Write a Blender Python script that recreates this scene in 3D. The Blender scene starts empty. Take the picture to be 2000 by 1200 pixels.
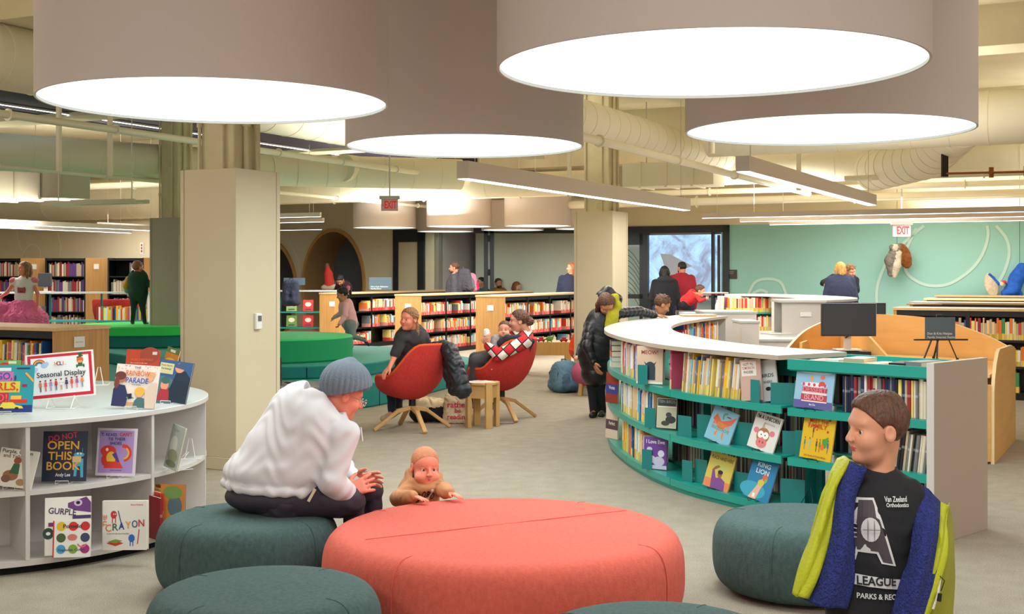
import bpy, bmesh, math, random
import numpy as np
from mathutils import Vector, Matrix, Euler
random.seed(7); RS = random.Random(11)
PI = math.pi
sc = bpy.context.scene
COL = sc.collection
# ---------------------------------------------------------------- camera, world, exposure, large lights
F = 2400.0; CH = 1.58; HY = 532.0           # focal length in pixels of a 2000 px frame, eye height, horizon row
cam = bpy.data.objects.new('camera', bpy.data.cameras.new('camera'))
COL.objects.link(cam); sc.camera = cam
cam.location = (0, 0, CH); cam.rotation_euler = (PI/2, 0, 0)
cam.data.sensor_width = 36; cam.data.lens = F/2000*36; cam.data.shift_y = (HY-600)/2000
cam.data.clip_end = 200
sc.view_settings.view_transform = 'Standard'; sc.view_settings.look = 'None'
sc.view_settings.gamma = 1; sc.view_settings.use_curve_mapping = False
sc.view_settings.exposure = 0.0
w = bpy.data.worlds.new('room_air'); sc.world = w; w.use_nodes = True
w.node_tree.nodes['Background'].inputs[0].default_value = (1.0, 0.93, 0.84, 1)
w.node_tree.nodes['Background'].inputs[1].default_value = .72
def area(name, loc, size, power, col=(1, .97, .92), shape='DISK', size_y=None, rot=(0, 0, 0)):
    l = bpy.data.lights.new(name, 'AREA'); l.energy = power; l.color = col; l.shape = shape; l.size = size
    if size_y: l.size_y = size_y
    o = bpy.data.objects.new(name, l); COL.objects.link(o); o.location = loc; o.rotation_euler = rot
    return o
AX = math.radians(26.4)                     # the building's axis: A runs away to the right, B runs to the right and nearer
UA = Vector((math.sin(AX), math.cos(AX), 0)); UB = Vector((math.cos(AX), -math.sin(AX), 0))
def P(px, py, z=0.0):
    Y = (CH-z)*F/(py-HY); return Vector(((px-1000)*Y/F, Y, z))
def Q(px, py, Y): return Vector(((px-1000)*Y/F, Y, CH-(py-HY)*Y/F))
# ---------------------------------------------------------------- materials
def lin(c):
    return tuple(((v/255)/12.92 if v/255 <= .04045 else ((v/255+.055)/1.055)**2.4) for v in c)
MATS = {}
def mat(name, col, rough=.6, metal=0, bump=0, bscale=40, var=0, vscale=3, stretch=None, emit=0, coat=0, sheen=0, trans=0, kind='noise', col2=None):
    if name in MATS: return MATS[name]
    m = bpy.data.materials.new(name); m.use_nodes = True; nt = m.node_tree; N = nt.nodes; L = nt.links
    b = N['Principled BSDF']; c = (*lin(col), 1)
    b.inputs['Base Color'].default_value = c; b.inputs['Roughness'].default_value = rough; b.inputs['Metallic'].default_value = metal
    if coat: b.inputs['Coat Weight'].default_value = coat; b.inputs['Coat Roughness'].default_value = .15
    if sheen: b.inputs['Sheen Weight'].default_value = sheen
    if trans: b.inputs['Transmission Weight'].default_value = trans
    if emit: b.inputs['Emission Color'].default_value = c; b.inputs['Emission Strength'].default_value = emit
    if bump or var:
        tc = N.new('ShaderNodeTexCoord'); mp = N.new('ShaderNodeMapping'); L.new(tc.outputs['Object'], mp.inputs[0])
        if stretch: mp.inputs['Scale'].default_value = stretch
    if var:
        n = N.new('ShaderNodeTexNoise'); n.inputs['Scale'].default_value = vscale; n.inputs['Detail'].default_value = 5; L.new(mp.outputs[0], n.inputs['Vector'])
        r = N.new('ShaderNodeValToRGB'); r.color_ramp.elements[0].position = .3; r.color_ramp.elements[1].position = .7
        c2 = lin(col2) if col2 else tuple(v*(1-var) for v in c[:3])
        r.color_ramp.elements[0].color = (*c2, 1)
        r.color_ramp.elements[1].color = c if col2 else (*[min(1, v*(1+var*.6)) for v in c[:3]], 1)
        L.new(n.outputs['Fac'], r.inputs[0]); L.new(r.outputs[0], b.inputs['Base Color'])
    if bump:
        if kind == 'wave':
            n = N.new('ShaderNodeTexWave'); n.inputs['Scale'].default_value = bscale; n.inputs['Distortion'].default_value = 2; n.inputs['Detail'].default_value = 2
        elif kind == 'voronoi':
            n = N.new('ShaderNodeTexVoronoi'); n.inputs['Scale'].default_value = bscale
        else:
            n = N.new('ShaderNodeTexNoise'); n.inputs['Scale'].default_value = bscale; n.inputs['Detail'].default_value = 3
        L.new(mp.outputs[0], n.inputs['Vector'])
        bp = N.new('ShaderNodeBump'); bp.inputs['Strength'].default_value = bump; bp.inputs['Distance'].default_value = .01
        L.new(n.outputs[0], bp.inputs['Height']); L.new(bp.outputs[0], b.inputs['Normal'])
    MATS[name] = m; return m
def C(r, g, b, rough=.55):
    return mat('paint_%d_%d_%d' % (r, g, b), (r, g, b), rough)
M = {}
M['carpet'] = mat('beige_carpet', (170, 158, 140), .95, bump=.9, bscale=220, var=.10, vscale=7)
_n = M['carpet'].node_tree
def carpet_detail(m):      # fine pile speckle over broad tone changes
    nt = m.node_tree; N = nt.nodes; L = nt.links; b = N['Principled BSDF']
    src = b.inputs['Base Color'].links[0].from_socket
    tc = N.new('ShaderNodeTexCoord'); n = N.new('ShaderNodeTexNoise'); n.inputs['Scale'].default_value = 130; n.inputs['Detail'].default_value = 4
    L.new(tc.outputs['Object'], n.inputs['Vector'])
    mx = N.new('ShaderNodeMix'); mx.data_type = 'RGBA'; mx.blend_type = 'OVERLAY'; mx.inputs['Factor'].default_value = .55
    L.new(src, mx.inputs['A']); L.new(n.outputs['Fac'], mx.inputs['B']); L.new(mx.outputs['Result'], b.inputs['Base Color'])
carpet_detail(M['carpet'])
M['ceil'] = mat('cream_ceiling_paint', (228, 216, 184), .9, bump=.25, bscale=18, var=.12, vscale=1.2)
M['duct'] = mat('cream_duct_paint', (232, 224, 200), .6)
M['pipe'] = mat('cream_pipe_paint', (236, 228, 205), .45)
M['plaster'] = mat('cream_wall_paint', (226, 212, 180), .85, var=.04, vscale=1)
M['tealwall'] = mat('teal_wall_paint', (146, 196, 188), .8, var=.04, vscale=.6)
M['palewall'] = mat('pale_room_paint', (218, 222, 204), .8)
M['casing'] = mat('beige_column_panel', (205, 190, 160), .7, var=.05, vscale=1.5)
M['casing_dk'] = mat('grey_column_panel', (168, 158, 138), .7)
M['concrete'] = mat('cream_concrete', (214, 202, 166), .9, bump=.5, bscale=14, var=.1, vscale=3)
M['shade'] = mat('lamp_felt', (206, 192, 186), .9, bump=.15, bscale=300)
M['diff'] = mat('lamp_diffuser', (214, 240, 240), .5, emit=2.2)
M['strip'] = mat('lamp_strip', (225, 245, 250), .5, emit=4.0)
M['alu'] = mat('white_aluminium', (205, 190, 178), .5)
M['oak'] = mat('oak_veneer', (196, 146, 84), .55, var=.16, vscale=2.2, stretch=(18, 18, .7))
M['oaktop'] = mat('oak_laminate_top', (214, 180, 132), .45, var=.08, vscale=2.2, stretch=(12, 12, .7))
M['palewood'] = mat('pale_birch', (214, 170, 96), .5, var=.08, vscale=3, stretch=(10, 10, 1))
M['ply'] = mat('honey_plywood', (226, 172, 98), .5, var=.1, vscale=1.6, stretch=(1, 1, 9))
M['plyedge'] = mat('light_ply_edge', (236, 208, 160), .6)
M['legwood'] = mat('light_oak_leg', (205, 160, 98), .5, var=.08, vscale=6)
M['white'] = mat('white_laminate', (204, 197, 192), .45)
M['whitetop'] = mat('white_worktop', (180, 186, 184), .35)
M['panelgrey'] = mat('warm_grey_panel', (178, 160, 144), .6)
M['teal'] = mat('teal_steel', (18, 152, 138), .35, coat=.2)
M['tealdk'] = mat('teal_steel_plate', (10, 124, 122), .4, coat=.2)
M['black'] = mat('black_steel', (16, 18, 20), .4)
M['frame'] = mat('black_aluminium', (34, 38, 44), .4)
M['dark'] = mat('dark_void', (10, 11, 13), .9)
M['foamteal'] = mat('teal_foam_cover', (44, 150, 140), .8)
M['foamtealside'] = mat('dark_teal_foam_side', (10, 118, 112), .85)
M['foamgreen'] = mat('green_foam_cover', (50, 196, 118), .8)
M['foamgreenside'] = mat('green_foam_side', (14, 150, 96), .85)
M['limegreen'] = mat('lime_foam_cover', (48, 205, 92), .8)
def weave(name, col, col2, s=260):
    m = mat(name, col, .95, bump=.35, bscale=s, var=.1, vscale=60, col2=col2, stretch=(1, 1, .5)); return m
M['pouf'] = weave('dark_teal_wool', (72, 94, 92), (56, 78, 78))
M['orange'] = weave('coral_wool', (216, 100, 84), (202, 88, 74))
M['chair'] = weave('red_wool', (206, 58, 48), (190, 46, 44), 420)
M['chairin'] = weave('orange_wool_lining', (236, 92, 40), (224, 80, 32), 420)
M['orangechair'] = weave('bright_orange_wool', (240, 88, 30), (226, 74, 24), 420)
M['pink'] = weave('pink_wool', (190, 92, 124), (176, 80, 112), 420)
M['chrome'] = mat('chrome', (200, 200, 205), .2, 1)
M['wire'] = mat('black_wire', (30, 34, 36), .4, .5)
M['clearwire'] = mat('white_wire', (235, 235, 232), .3)
M['paper'] = mat('white_paper', (232, 230, 224), .7)
M['pages'] = mat('book_pages', (226, 214, 190), .8, bump=.3, bscale=300, stretch=(1, .02, .02))
M['red'] = mat('exit_red', (220, 40, 40), .5, emit=.35)
# ---------------------------------------------------------------- mesh builder
class MB:
    def __init__(s): s.v = []; s.f = []; s.m = []; s.mats = []; s.T = Matrix.Identity(4)
    def mi(s, m):
        if m not in s.mats: s.mats.append(m)
        return s.mats.index(m)
    def add(s, vs, fs, m):
        o = len(s.v); k = s.mi(m); s.v += [tuple(s.T @ Vector(v)) for v in vs]
        s.f += [tuple(i+o for i in f) for f in fs]; s.m += [k]*len(fs); return s
    def box(s, x0, y0, z0, x1, y1, z1, m):
        vs = [(x0, y0, z0), (x1, y0, z0), (x1, y1, z0), (x0, y1, z0), (x0, y0, z1), (x1, y0, z1), (x1, y1, z1), (x0, y1, z1)]
        return s.add(vs, [(0, 3, 2, 1), (4, 5, 6, 7), (0, 1, 5, 4), (1, 2, 6, 5), (2, 3, 7, 6), (3, 0, 4, 7)], m)
    def bar(s, a, b, w, h, m, up=Vector((0, 0, 1))):       # rectangular bar from a to b
        a = Vector(a); b = Vector(b); d = (b-a).normalized()
        sd = d.cross(up); sd = sd.normalized() if sd.length > 1e-4 else Vector((1, 0, 0)); u = sd.cross(d)
        vs = [p + sd*i*w/2 + u*j*h/2 for p in (a, b) for i, j in ((-1, -1), (1, -1), (1, 1), (-1, 1))]
        return s.add(vs, [(0, 1, 2, 3), (7, 6, 5, 4), (0, 4, 5, 1), (1, 5, 6, 2), (2, 6, 7, 3), (3, 7, 4, 0)], m)
    def prism(s, pts, z0, z1, m, side=None, bot=None):
        n = len(pts); a = sum(pts[i][0]*pts[(i+1) % n][1]-pts[(i+1) % n][0]*pts[i][1] for i in range(n))
        if a < 0: pts = pts[::-1]
        vs = [(p[0], p[1], z0) for p in pts]+[(p[0], p[1], z1) for p in pts]
        s.add(vs, [tuple(range(n, 2*n))], m); s.add(vs, [tuple(range(n-1, -1, -1))], bot or m)
        return s.add(vs, [(i, (i+1) % n, (i+1) % n+n, i+n) for i in range(n)], side or m)
    def tube(s, path, r, m, n=8, cap=True, closed=False):
        path = [Vector(p) for p in path]; R = r if isinstance(r, (list, tuple)) else [r]*len(path); vs = []; fs = []; L = len(path)
        up = None
        for i, p in enumerate(path):
            a = path[(i-1) % L] if (closed or i > 0) else p; b = path[(i+1) % L] if (closed or i < L-1) else p
            d = (b-a).normalized()
            if up is None: up = Vector((0, 0, 1)) if abs(d.z) < .9 else Vector((1, 0, 0))
            sd = d.cross(up).normalized(); up = sd.cross(d).normalized()
            for k in range(n):
                t = 2*PI*k/n; vs.append(p+(sd*math.cos(t)+up*math.sin(t))*R[i])
        for i in range(L if closed else L-1):
            j = (i+1) % L
            for k in range(n): fs.append((i*n+k, i*n+(k+1) % n, j*n+(k+1) % n, j*n+k))
        if cap and not closed: fs += [tuple(range(n-1, -1, -1)), tuple((L-1)*n+k for k in range(n))]
        return s.add(vs, fs, m)
    def cyl(s, a, b, r, m, r2=None, n=16): return s.tube([a, b], [r, r if r2 is None else r2], m, n)
    def lathe(s, prof, m, n=48, c=(0, 0), mfun=None):
        vs = [(c[0]+r*math.cos(2*PI*k/n), c[1]+r*math.sin(2*PI*k/n), z) for r, z in prof for k in range(n)]
        for i in range(len(prof)-1):
            fs = [(i*n+k, i*n+(k+1) % n, (i+1)*n+(k+1) % n, (i+1)*n+k) for k in range(n)]
            s.add(vs[i*n:(i+2)*n], [tuple(q-i*n for q in f) for f in fs], mfun(i) if mfun else m)
        return s
    def sph(s, c, r, m, n=12, q=8):
        r = (r, r, r) if not isinstance(r, (tuple, list)) else r
        vs = [(c[0]+r[0]*math.sin(PI*i/q)*math.cos(2*PI*k/n), c[1]+r[1]*math.sin(PI*i/q)*math.sin(2*PI*k/n), c[2]+r[2]*math.cos(PI*i/q)) for i in range(q+1) for k in range(n)]
        return s.add(vs, [(i*n+k, (i+1)*n+k, (i+1)*n+(k+1) % n, i*n+(k+1) % n) for i in range(q) for k in range(n)], m)
    def grid(s, rows, m, closed_u=False):
        nu = len(rows[0]); vs = [p for r in rows for p in r]; fs = []
        for i in range(len(rows)-1):
            for k in range(nu if closed_u else nu-1): fs.append((i*nu+k, i*nu+(k+1) % nu, (i+1)*nu+(k+1) % nu, (i+1)*nu+k))
        return s.add(vs, fs, m)
    def mesh(s, name, smooth=35):
        me = bpy.data.meshes.new(name); me.from_pydata(s.v, [], s.f)
        for m in s.mats: me.materials.append(m)
        me.polygons.foreach_set('material_index', s.m)
        bm = bmesh.new(); bm.from_mesh(me); bmesh.ops.remove_doubles(bm, verts=bm.verts, dist=1e-5); bm.to_mesh(me); bm.free()
        if smooth: me.polygons.foreach_set('use_smooth', [True]*len(me.polygons)); me.set_sharp_from_angle(angle=math.radians(smooth))
        me.update(); return me
    def obj(s, name, parent=None, smooth=35, bevel=0, sub=0, solid=0):
        o = bpy.data.objects.new(name, s.mesh(name, smooth)); COL.objects.link(o); o.parent = parent
        if solid: q = o.modifiers.new('s', 'SOLIDIFY'); q.thickness = solid; q.offset = 0
        if sub: q = o.modifiers.new('u', 'SUBSURF'); q.levels = q.render_levels = sub
        if bevel: q = o.modifiers.new('b', 'BEVEL'); q.width = bevel; q.segments = 2; q.limit_method = 'ANGLE'
        return o
def tag(o, label=None, cat=None, group=None, kind=None):
    if label: o['label'] = label
    if cat: o['category'] = cat
    if group: o['group'] = group
    if kind: o['kind'] = kind
    return o
def thing(name, label, cat, loc=(0, 0, 0), rz=0, group=None):
    o = bpy.data.objects.new(name, None); COL.objects.link(o); o.location = loc; o.rotation_euler = (0, 0, rz)
    return tag(o, label, cat, group)
def struct(o): o['kind'] = 'structure'; return o
KIDS = {}
def copy_tree(o, parent=None):
    c = o.copy(); COL.objects.link(c)
    if parent: c.parent = parent
    for ch in [x for x in o.children]: copy_tree(ch, c)
    return c
def frame(loc, ex, ez=Vector((0, 0, 1))):
    """matrix with local x along ex, z along ez-ish, y = z cross x"""
    ex = Vector(ex).normalized(); ez = Vector(ez); ez = (ez-ex*ez.dot(ex)).normalized(); ey = ez.cross(ex)
    return Matrix(((ex.x, ey.x, ez.x, loc[0]), (ex.y, ey.y, ez.y, loc[1]), (ex.z, ey.z, ez.z, loc[2]), (0, 0, 0, 1)))
def text_mesh(body, h, m, depth=.001, bold=.0, align='CENTER', width=None):
    cu = bpy.data.curves.new('t', 'FONT'); cu.body = body; cu.size = h*1.35; cu.extrude = depth/2; cu.offset = bold*h; cu.align_x = align; cu.align_y = 'CENTER'
    cu.resolution_u = 3
    o = bpy.data.objects.new('t', cu); COL.objects.link(o)
    dg = bpy.context.evaluated_depsgraph_get(); me = bpy.data.meshes.new_from_object(o.evaluated_get(dg))
    bpy.data.objects.remove(o); bpy.data.curves.remove(cu)
    n = len(me.vertices); co = np.zeros(n*3); me.vertices.foreach_get('co', co); co = co.reshape(-1, 3)
    if n and width: co[:, 0] *= width/max(1e-6, co[:, 0].max()-co[:, 0].min())
    vs = [tuple(v) for v in co]; fs = [tuple(p.vertices) for p in me.polygons]; bpy.data.meshes.remove(me)
    return vs, fs, m
# art: flat marks on a plane of width W and height H; local x right, z up, facing -y at y = y0
def art(mb, spec, W, H, y0=-.0006):
    lay = 0
    for it in spec:
        lay += 1; y = y0-lay*.00012; k = it[0]; c = it[-1]; m = C(*c) if isinstance(c, tuple) else c
        if k == 'r':
            x0, z0, x1, z1 = it[1:5]; pts = [(x0, z0), (x1, z0), (x1, z1), (x0, z1)]
        elif k == 'e':
            cx, cz, rx, rz = it[1:5]; pts = [(cx+rx*math.cos(2*PI*i/20), cz+rz*math.sin(2*PI*i/20)) for i in range(20)]
        elif k == 'p': pts = it[1]
        elif k == 't':   # ('t', text, cx, cz, h, width, rot, col) all as fractions; h of H, width of W
            _, s_, cx, cz, h, wd, rot, _c = it
            vs, fs, m = text_mesh(s_, h*H, m, 0, .02, width=wd*W if wd else None)
            ca, sa = math.cos(rot), math.sin(rot)
            mb.add([(cx*W-W/2+x*ca-z*sa, y, cz*H+x*sa+z*ca) for x, z, _ in vs], fs, m); continue
        elif k == 'a':   # arc band ('a', cx, cz, r0, r1, a0, a1, col) radii as fractions of W
            _, cx, cz, r0, r1, a0, a1, _c = it; n = 14
            A = [math.radians(a0+(a1-a0)*i/n) for i in range(n+1)]
            vs = [(cx*W-W/2+r*W*math.cos(a), y, cz*H+r*W*math.sin(a)) for a in A for r in (r0, r1)]
            mb.add(vs, [(2*i, 2*i+1, 2*i+3, 2*i+2) for i in range(n)], m); continue
        mb.add([(x, y, z) for x, z in pts], [tuple(range(len(pts)))], m)
# large fill lights added overhead outside the frame, where lamps are only presumed
for x, y in ((-4.5, 1.5), (0, 1.0), (4.5, 1.5), (-6, 9), (6.5, 7)):
    area('overhead_fill', (x, y, 3.9), 1.4, 90, rot=(0, 0, 0))
# upward lights added to brighten the dim ceiling, set loosely among the pendants
for x, y, e in ((-8, 12, 100), (-8, 21, 130), (-1, 15.5, 80), (-2, 24, 150), (4, 13.5, 60), (4.5, 20.5, 120), (9, 17, 100), (9, 24, 90), (5.5, 8, 30), (-6, 7, 40)):
    area('ceiling_fill', (x, y, 2.75), 2.6, e, rot=(PI, 0, 0), col=(1, .96, .86))
# ---------------------------------------------------------------- smooth bodies: blended limbs meshed on a grid
class Body:
    def __init__(s): s.p = []; s.mats = []
    def mi(s, m):
        if m not in s.mats: s.mats.append(m)
        return s.mats.index(m)
    def cap(s, a, b, r1, r2, m, k=.03, flat=None, quilt=None):
        s.p.append(('c', Vector(a), Vector(b), r1, r2, s.mi(m), k, flat, quilt)); return s
    def chain(s, pts, rs, m, k=.03, quilt=None):
        for i in range(len(pts)-1): s.cap(pts[i], pts[i+1], rs[i], rs[i+1], m, k, quilt=quilt)
        return s
    def ell(s, c, r, m, k=.03, R=None, op=1, rib=None):
        r = (r, r, r) if not isinstance(r, (tuple, list)) else r
        s.p.append(('e', Vector(c), Vector(r), R or Matrix.Identity(3), op, s.mi(m) if m else 0, k, rib)); return s
    def cut(s, pt, nrm, c, rad):   # remove what lies on the side nrm points to, within rad of c
        s.p.append(('h', Vector(pt), Vector(nrm).normalized(), Vector(c), rad)); return s
    def bounds(s):
        lo = np.full(3, 1e9); hi = -lo
        for q in s.p:
            if q[0] == 'c':
                for a, r in ((q[1], q[3]), (q[2], q[4])): lo = np.minimum(lo, np.array(a)-r); hi = np.maximum(hi, np.array(a)+r)
            elif q[0] == 'e' and q[4] > 0:
                r = max(q[2]); lo = np.minimum(lo, np.array(q[1])-r); hi = np.maximum(hi, np.array(q[1])+r)
        return lo, hi
    def mesh_data(s, h, wr=0, wf=9.0, seed=0):
        lo, hi = s.bounds(); pad = 4*h+.012+wr; lo = lo-pad; hi = hi+pad; n = np.ceil((hi-lo)/h).astype(int)+1
        D = np.full(n, .15, np.float32); MM = np.zeros(n, np.int16)
        ax = [lo[i]+h*np.arange(n[i]) for i in range(3)]
        def sub(c0, c1):
            a = np.clip(np.floor((c0-lo)/h).astype(int), 0, n-1); b = np.clip(np.ceil((c1-lo)/h).astype(int)+1, 1, n)
            X, Y, Z = np.meshgrid(ax[0][a[0]:b[0]], ax[1][a[1]:b[1]], ax[2][a[2]:b[2]], indexing='ij', sparse=True)
            return (slice(a[0], b[0]), slice(a[1], b[1]), slice(a[2], b[2])), X, Y, Z
        for q in s.p:
            if q[0] == 'c':
                _, a, b, r1, r2, m, k, flat, quilt = q; A = np.array(a); B = np.array(b); rm = max(r1, r2)+k+3*h+.01
                sl, X, Y, Z = sub(np.minimum(A, B)-rm, np.maximum(A, B)+rm)
                dv = B-A; L2 = max(float(dv@dv), 1e-9); ux, uy, uz = X-A[0], Y-A[1], Z-A[2]
                t = np.clip((ux*dv[0]+uy*dv[1]+uz*dv[2])/L2, 0, 1)
                ex, ey, ez = ux-t*dv[0], uy-t*dv[1], uz-t*dv[2]
                if flat is not None:      # flat = (axis vector, factor): the limb is squashed along that axis
                    fx = Vector(flat[0]).normalized(); g = ex*fx[0]+ey*fx[1]+ez*fx[2]; e = (1/flat[1]-1)
                    d = np.sqrt(ex*ex+ey*ey+ez*ez+g*g*((1+e)**2-1))
                else: d = np.sqrt(ex*ex+ey*ey+ez*ez)
                rr = r1+(r2-r1)*t
                if quilt: rr = rr+quilt[1]*(np.abs(np.sin(PI*t*math.sqrt(L2)/quilt[0]))**.6-.6)
                d = d-rr; op = 1
            elif q[0] == 'e':
                _, c, r, R, op, m, k, rib = q; rm = max(r)+k+3*h+.01; c0 = np.array(c)
                sl, X, Y, Z = sub(c0-rm, c0+rm); x, y, z = X-c0[0], Y-c0[1], Z-c0[2]; Ri = R.transposed()
                lx = Ri[0][0]*x+Ri[0][1]*y+Ri[0][2]*z; ly = Ri[1][0]*x+Ri[1][1]*y+Ri[1][2]*z; lz = Ri[2][0]*x+Ri[2][1]*y+Ri[2][2]*z
                k0 = np.sqrt((lx/r[0])**2+(ly/r[1])**2+(lz/r[2])**2)+1e-9; k1 = np.sqrt((lx/r[0]**2)**2+(ly/r[1]**2)**2+(lz/r[2]**2)**2)+1e-9
                d = k0*(k0-1)/k1
                if rib: d = d-rib[1]*np.abs(np.cos(rib[0]*np.arctan2(ly, lx)))*np.clip(1-lz/r[2]*.8, 0, 1)
            else:
                _, pt, nr, c, rad = q; c0 = np.array(c)
                sl, X, Y, Z = sub(c0-rad, c0+rad)
                d = (X-pt.x)*nr.x+(Y-pt.y)*nr.y+(Z-pt.z)*nr.z
                D[sl] = np.maximum(D[sl], d); continue
            G = D[sl]; d = np.broadcast_to(d, G.shape)
            if op > 0:
                near = d < G; hh = np.clip(.5+.5*(G-d)/k, 0, 1) if k > 0 else near.astype(float)
                MM[sl] = np.where(near, m, MM[sl]); D[sl] = G*(1-hh)+d*hh-k*hh*(1-hh)
            else:
                hh = np.clip(.5-.5*(G+d)/k, 0, 1); D[sl] = G*(1-hh)-d*hh+k*hh*(1-hh)
        if wr:
            X, Y, Z = np.meshgrid(*ax, indexing='ij', sparse=True); sd = seed*1.7
            u = X*wf+np.sin(Y*wf*1.1+sd)*1.3+np.sin(Z*wf*.9+sd*2)*1.2; v = Z*wf*1.7+np.sin(X*wf*1.6+sd)*1.5+np.sin(Y*wf*1.3)*1.2
            D += (wr*(np.sin(u*2.1)*np.sin(v*1.3)+.6*np.sin(v*2.3+u))).astype(np.float32)
        S = D < 0
        c = np.zeros([m-1 for m in n], np.int8)
        for i in (0, 1):
            for j in (0, 1):
                for k_ in (0, 1): c += S[i:n[0]-1+i, j:n[1]-1+j, k_:n[2]-1+k_]
        act = (c > 0) & (c < 8); I = np.argwhere(act)
        idx = np.full(act.shape, -1, np.int64); idx[act] = np.arange(len(I))
        cs = [(i, j, k_) for i in (0, 1) for j in (0, 1) for k_ in (0, 1)]
        V = np.stack([D[I[:, 0]+a, I[:, 1]+b, I[:, 2]+e] for a, b, e in cs], 1)
        acc = np.zeros((len(I), 3)); cnt = np.zeros(len(I))
        for a in range(8):
            for b in range(a+1, 8):
                if sum(abs(x-y) for x, y in zip(cs[a], cs[b])) != 1: continue
                x = (V[:, a] < 0) != (V[:, b] < 0); t = np.where(x, V[:, a]/np.where(x, V[:, a]-V[:, b], 1), 0)
                pa = np.array(cs[a]); pb = np.array(cs[b]); acc += x[:, None]*(pa+(pb-pa)*t[:, None]); cnt += x
        pos = lo+h*(I+acc/cnt[:, None]); best = V.argmin(1); ca = np.array(cs)[best]
        vm = MM[I[:, 0]+ca[:, 0], I[:, 1]+ca[:, 1], I[:, 2]+ca[:, 2]]
        faces = []
        for a in range(3):
            s0 = [slice(0, None)]*3; s1 = [slice(0, None)]*3; s0[a] = slice(0, -1); s1[a] = slice(1, None)
            A = S[tuple(s0)]; B = S[tuple(s1)]; E = np.argwhere(A != B)
            b, e = (a+1) % 3, (a+2) % 3
            E = E[(E[:, b] > 0) & (E[:, e] > 0) & (E[:, b] < n[b]-1) & (E[:, e] < n[e]-1)]
            flip = S[E[:, 0], E[:, 1], E[:, 2]]
            qd = []
            for db, de in ((-1, -1), (0, -1), (0, 0), (-1, 0)):
                T = E.copy(); T[:, b] += db; T[:, e] += de; qd.append(idx[T[:, 0], T[:, 1], T[:, 2]])
            qd = np.stack(qd, 1); qd[~flip] = qd[~flip][:, ::-1]; faces.append(qd)
        Fq = np.concatenate(faces); Fq = Fq[(Fq >= 0).all(1)]
        # one pass of smoothing to take the grid off the surface
        nb = np.zeros_like(pos); ct = np.zeros(len(pos))
        for a in range(4):
            p0 = Fq[:, a]; p1 = Fq[:, (a+1) % 4]; np.add.at(nb, p0, pos[p1]); np.add.at(ct, p0, 1); np.add.at(nb, p1, pos[p0]); np.add.at(ct, p1, 1)
        pos = pos*.5+nb/np.maximum(ct, 1)[:, None]*.5
        return pos, Fq, vm[Fq[:, 0]], s.mats
def sdf_obj(name, parts, parent=None):
    """parts: list of (Body, cell, wrinkle[, wf]) joined in one mesh"""
    V = []; Fa = []; Mi = []; mats = []; off = 0
    for q in parts:
        v, f, m, ms = q[0].mesh_data(*q[1:]); V.append(v); Fa.append(f+off); off += len(v)
        mp = []
        for x in ms:
            if x not in mats: mats.append(x)
            mp.append(mats.index(x))
        Mi.append(np.array(mp)[m])
    V = np.concatenate(V); Fa = np.concatenate(Fa); Mi = np.concatenate(Mi)
    me = bpy.data.meshes.new(name); me.vertices.add(len(V)); me.vertices.foreach_set('co', V.astype(np.float32).ravel())
    me.loops.add(len(Fa)*4); me.loops.foreach_set('vertex_index', Fa.astype(np.int32).ravel())
    me.polygons.add(len(Fa)); me.polygons.foreach_set('loop_start', np.arange(len(Fa), dtype=np.int32)*4)
    for x in mats: me.materials.append(x)
    me.polygons.foreach_set('material_index', Mi.astype(np.int32)); me.polygons.foreach_set('use_smooth', np.ones(len(Fa), bool))
    me.update(calc_edges=True); me.validate()
    o = bpy.data.objects.new(name, me); COL.objects.link(o); o.parent = parent; return o
def skin_mat(n, c): return mat('skin_'+n, c, .5, var=.05, vscale=9)
SK = {'fair': skin_mat('fair', (226, 160, 130)), 'rosy': skin_mat('rosy', (232, 138, 112)), 'tan': skin_mat('tan', (196, 132, 98)), 'pale': skin_mat('pale', (228, 176, 152))}
LIP = mat('lips', (196, 84, 80), .5)
def hair_mat(n, c): return mat('hair_'+n, c, .5, bump=.9, bscale=120, var=.45, vscale=60, stretch=(1, 1, .2))
HR = {k: hair_mat(k, c) if k != 'baby' else mat('hair_baby', c, .6, bump=.4, bscale=150, var=.12, vscale=60, stretch=(1, 1, .2)) for k, c in {'brown': (98, 62, 44), 'dark': (44, 30, 26), 'black': (22, 20, 22), 'blond': (214, 164, 88), 'auburn': (150, 84, 50), 'ginger': (176, 96, 50), 'sandy': (142, 98, 62), 'ltbrown': (150, 104, 66), 'baby': (196, 122, 82)}.items()}
def rotm(yaw=0, pitch=0, roll=0):
    """yaw turns left/right about z, pitch nods (positive looks down); the face starts towards -y"""
    return (Matrix.Rotation(yaw, 3, 'Z') @ Matrix.Rotation(pitch, 3, 'X') @ Matrix.Rotation(roll, 3, 'Y'))
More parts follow.
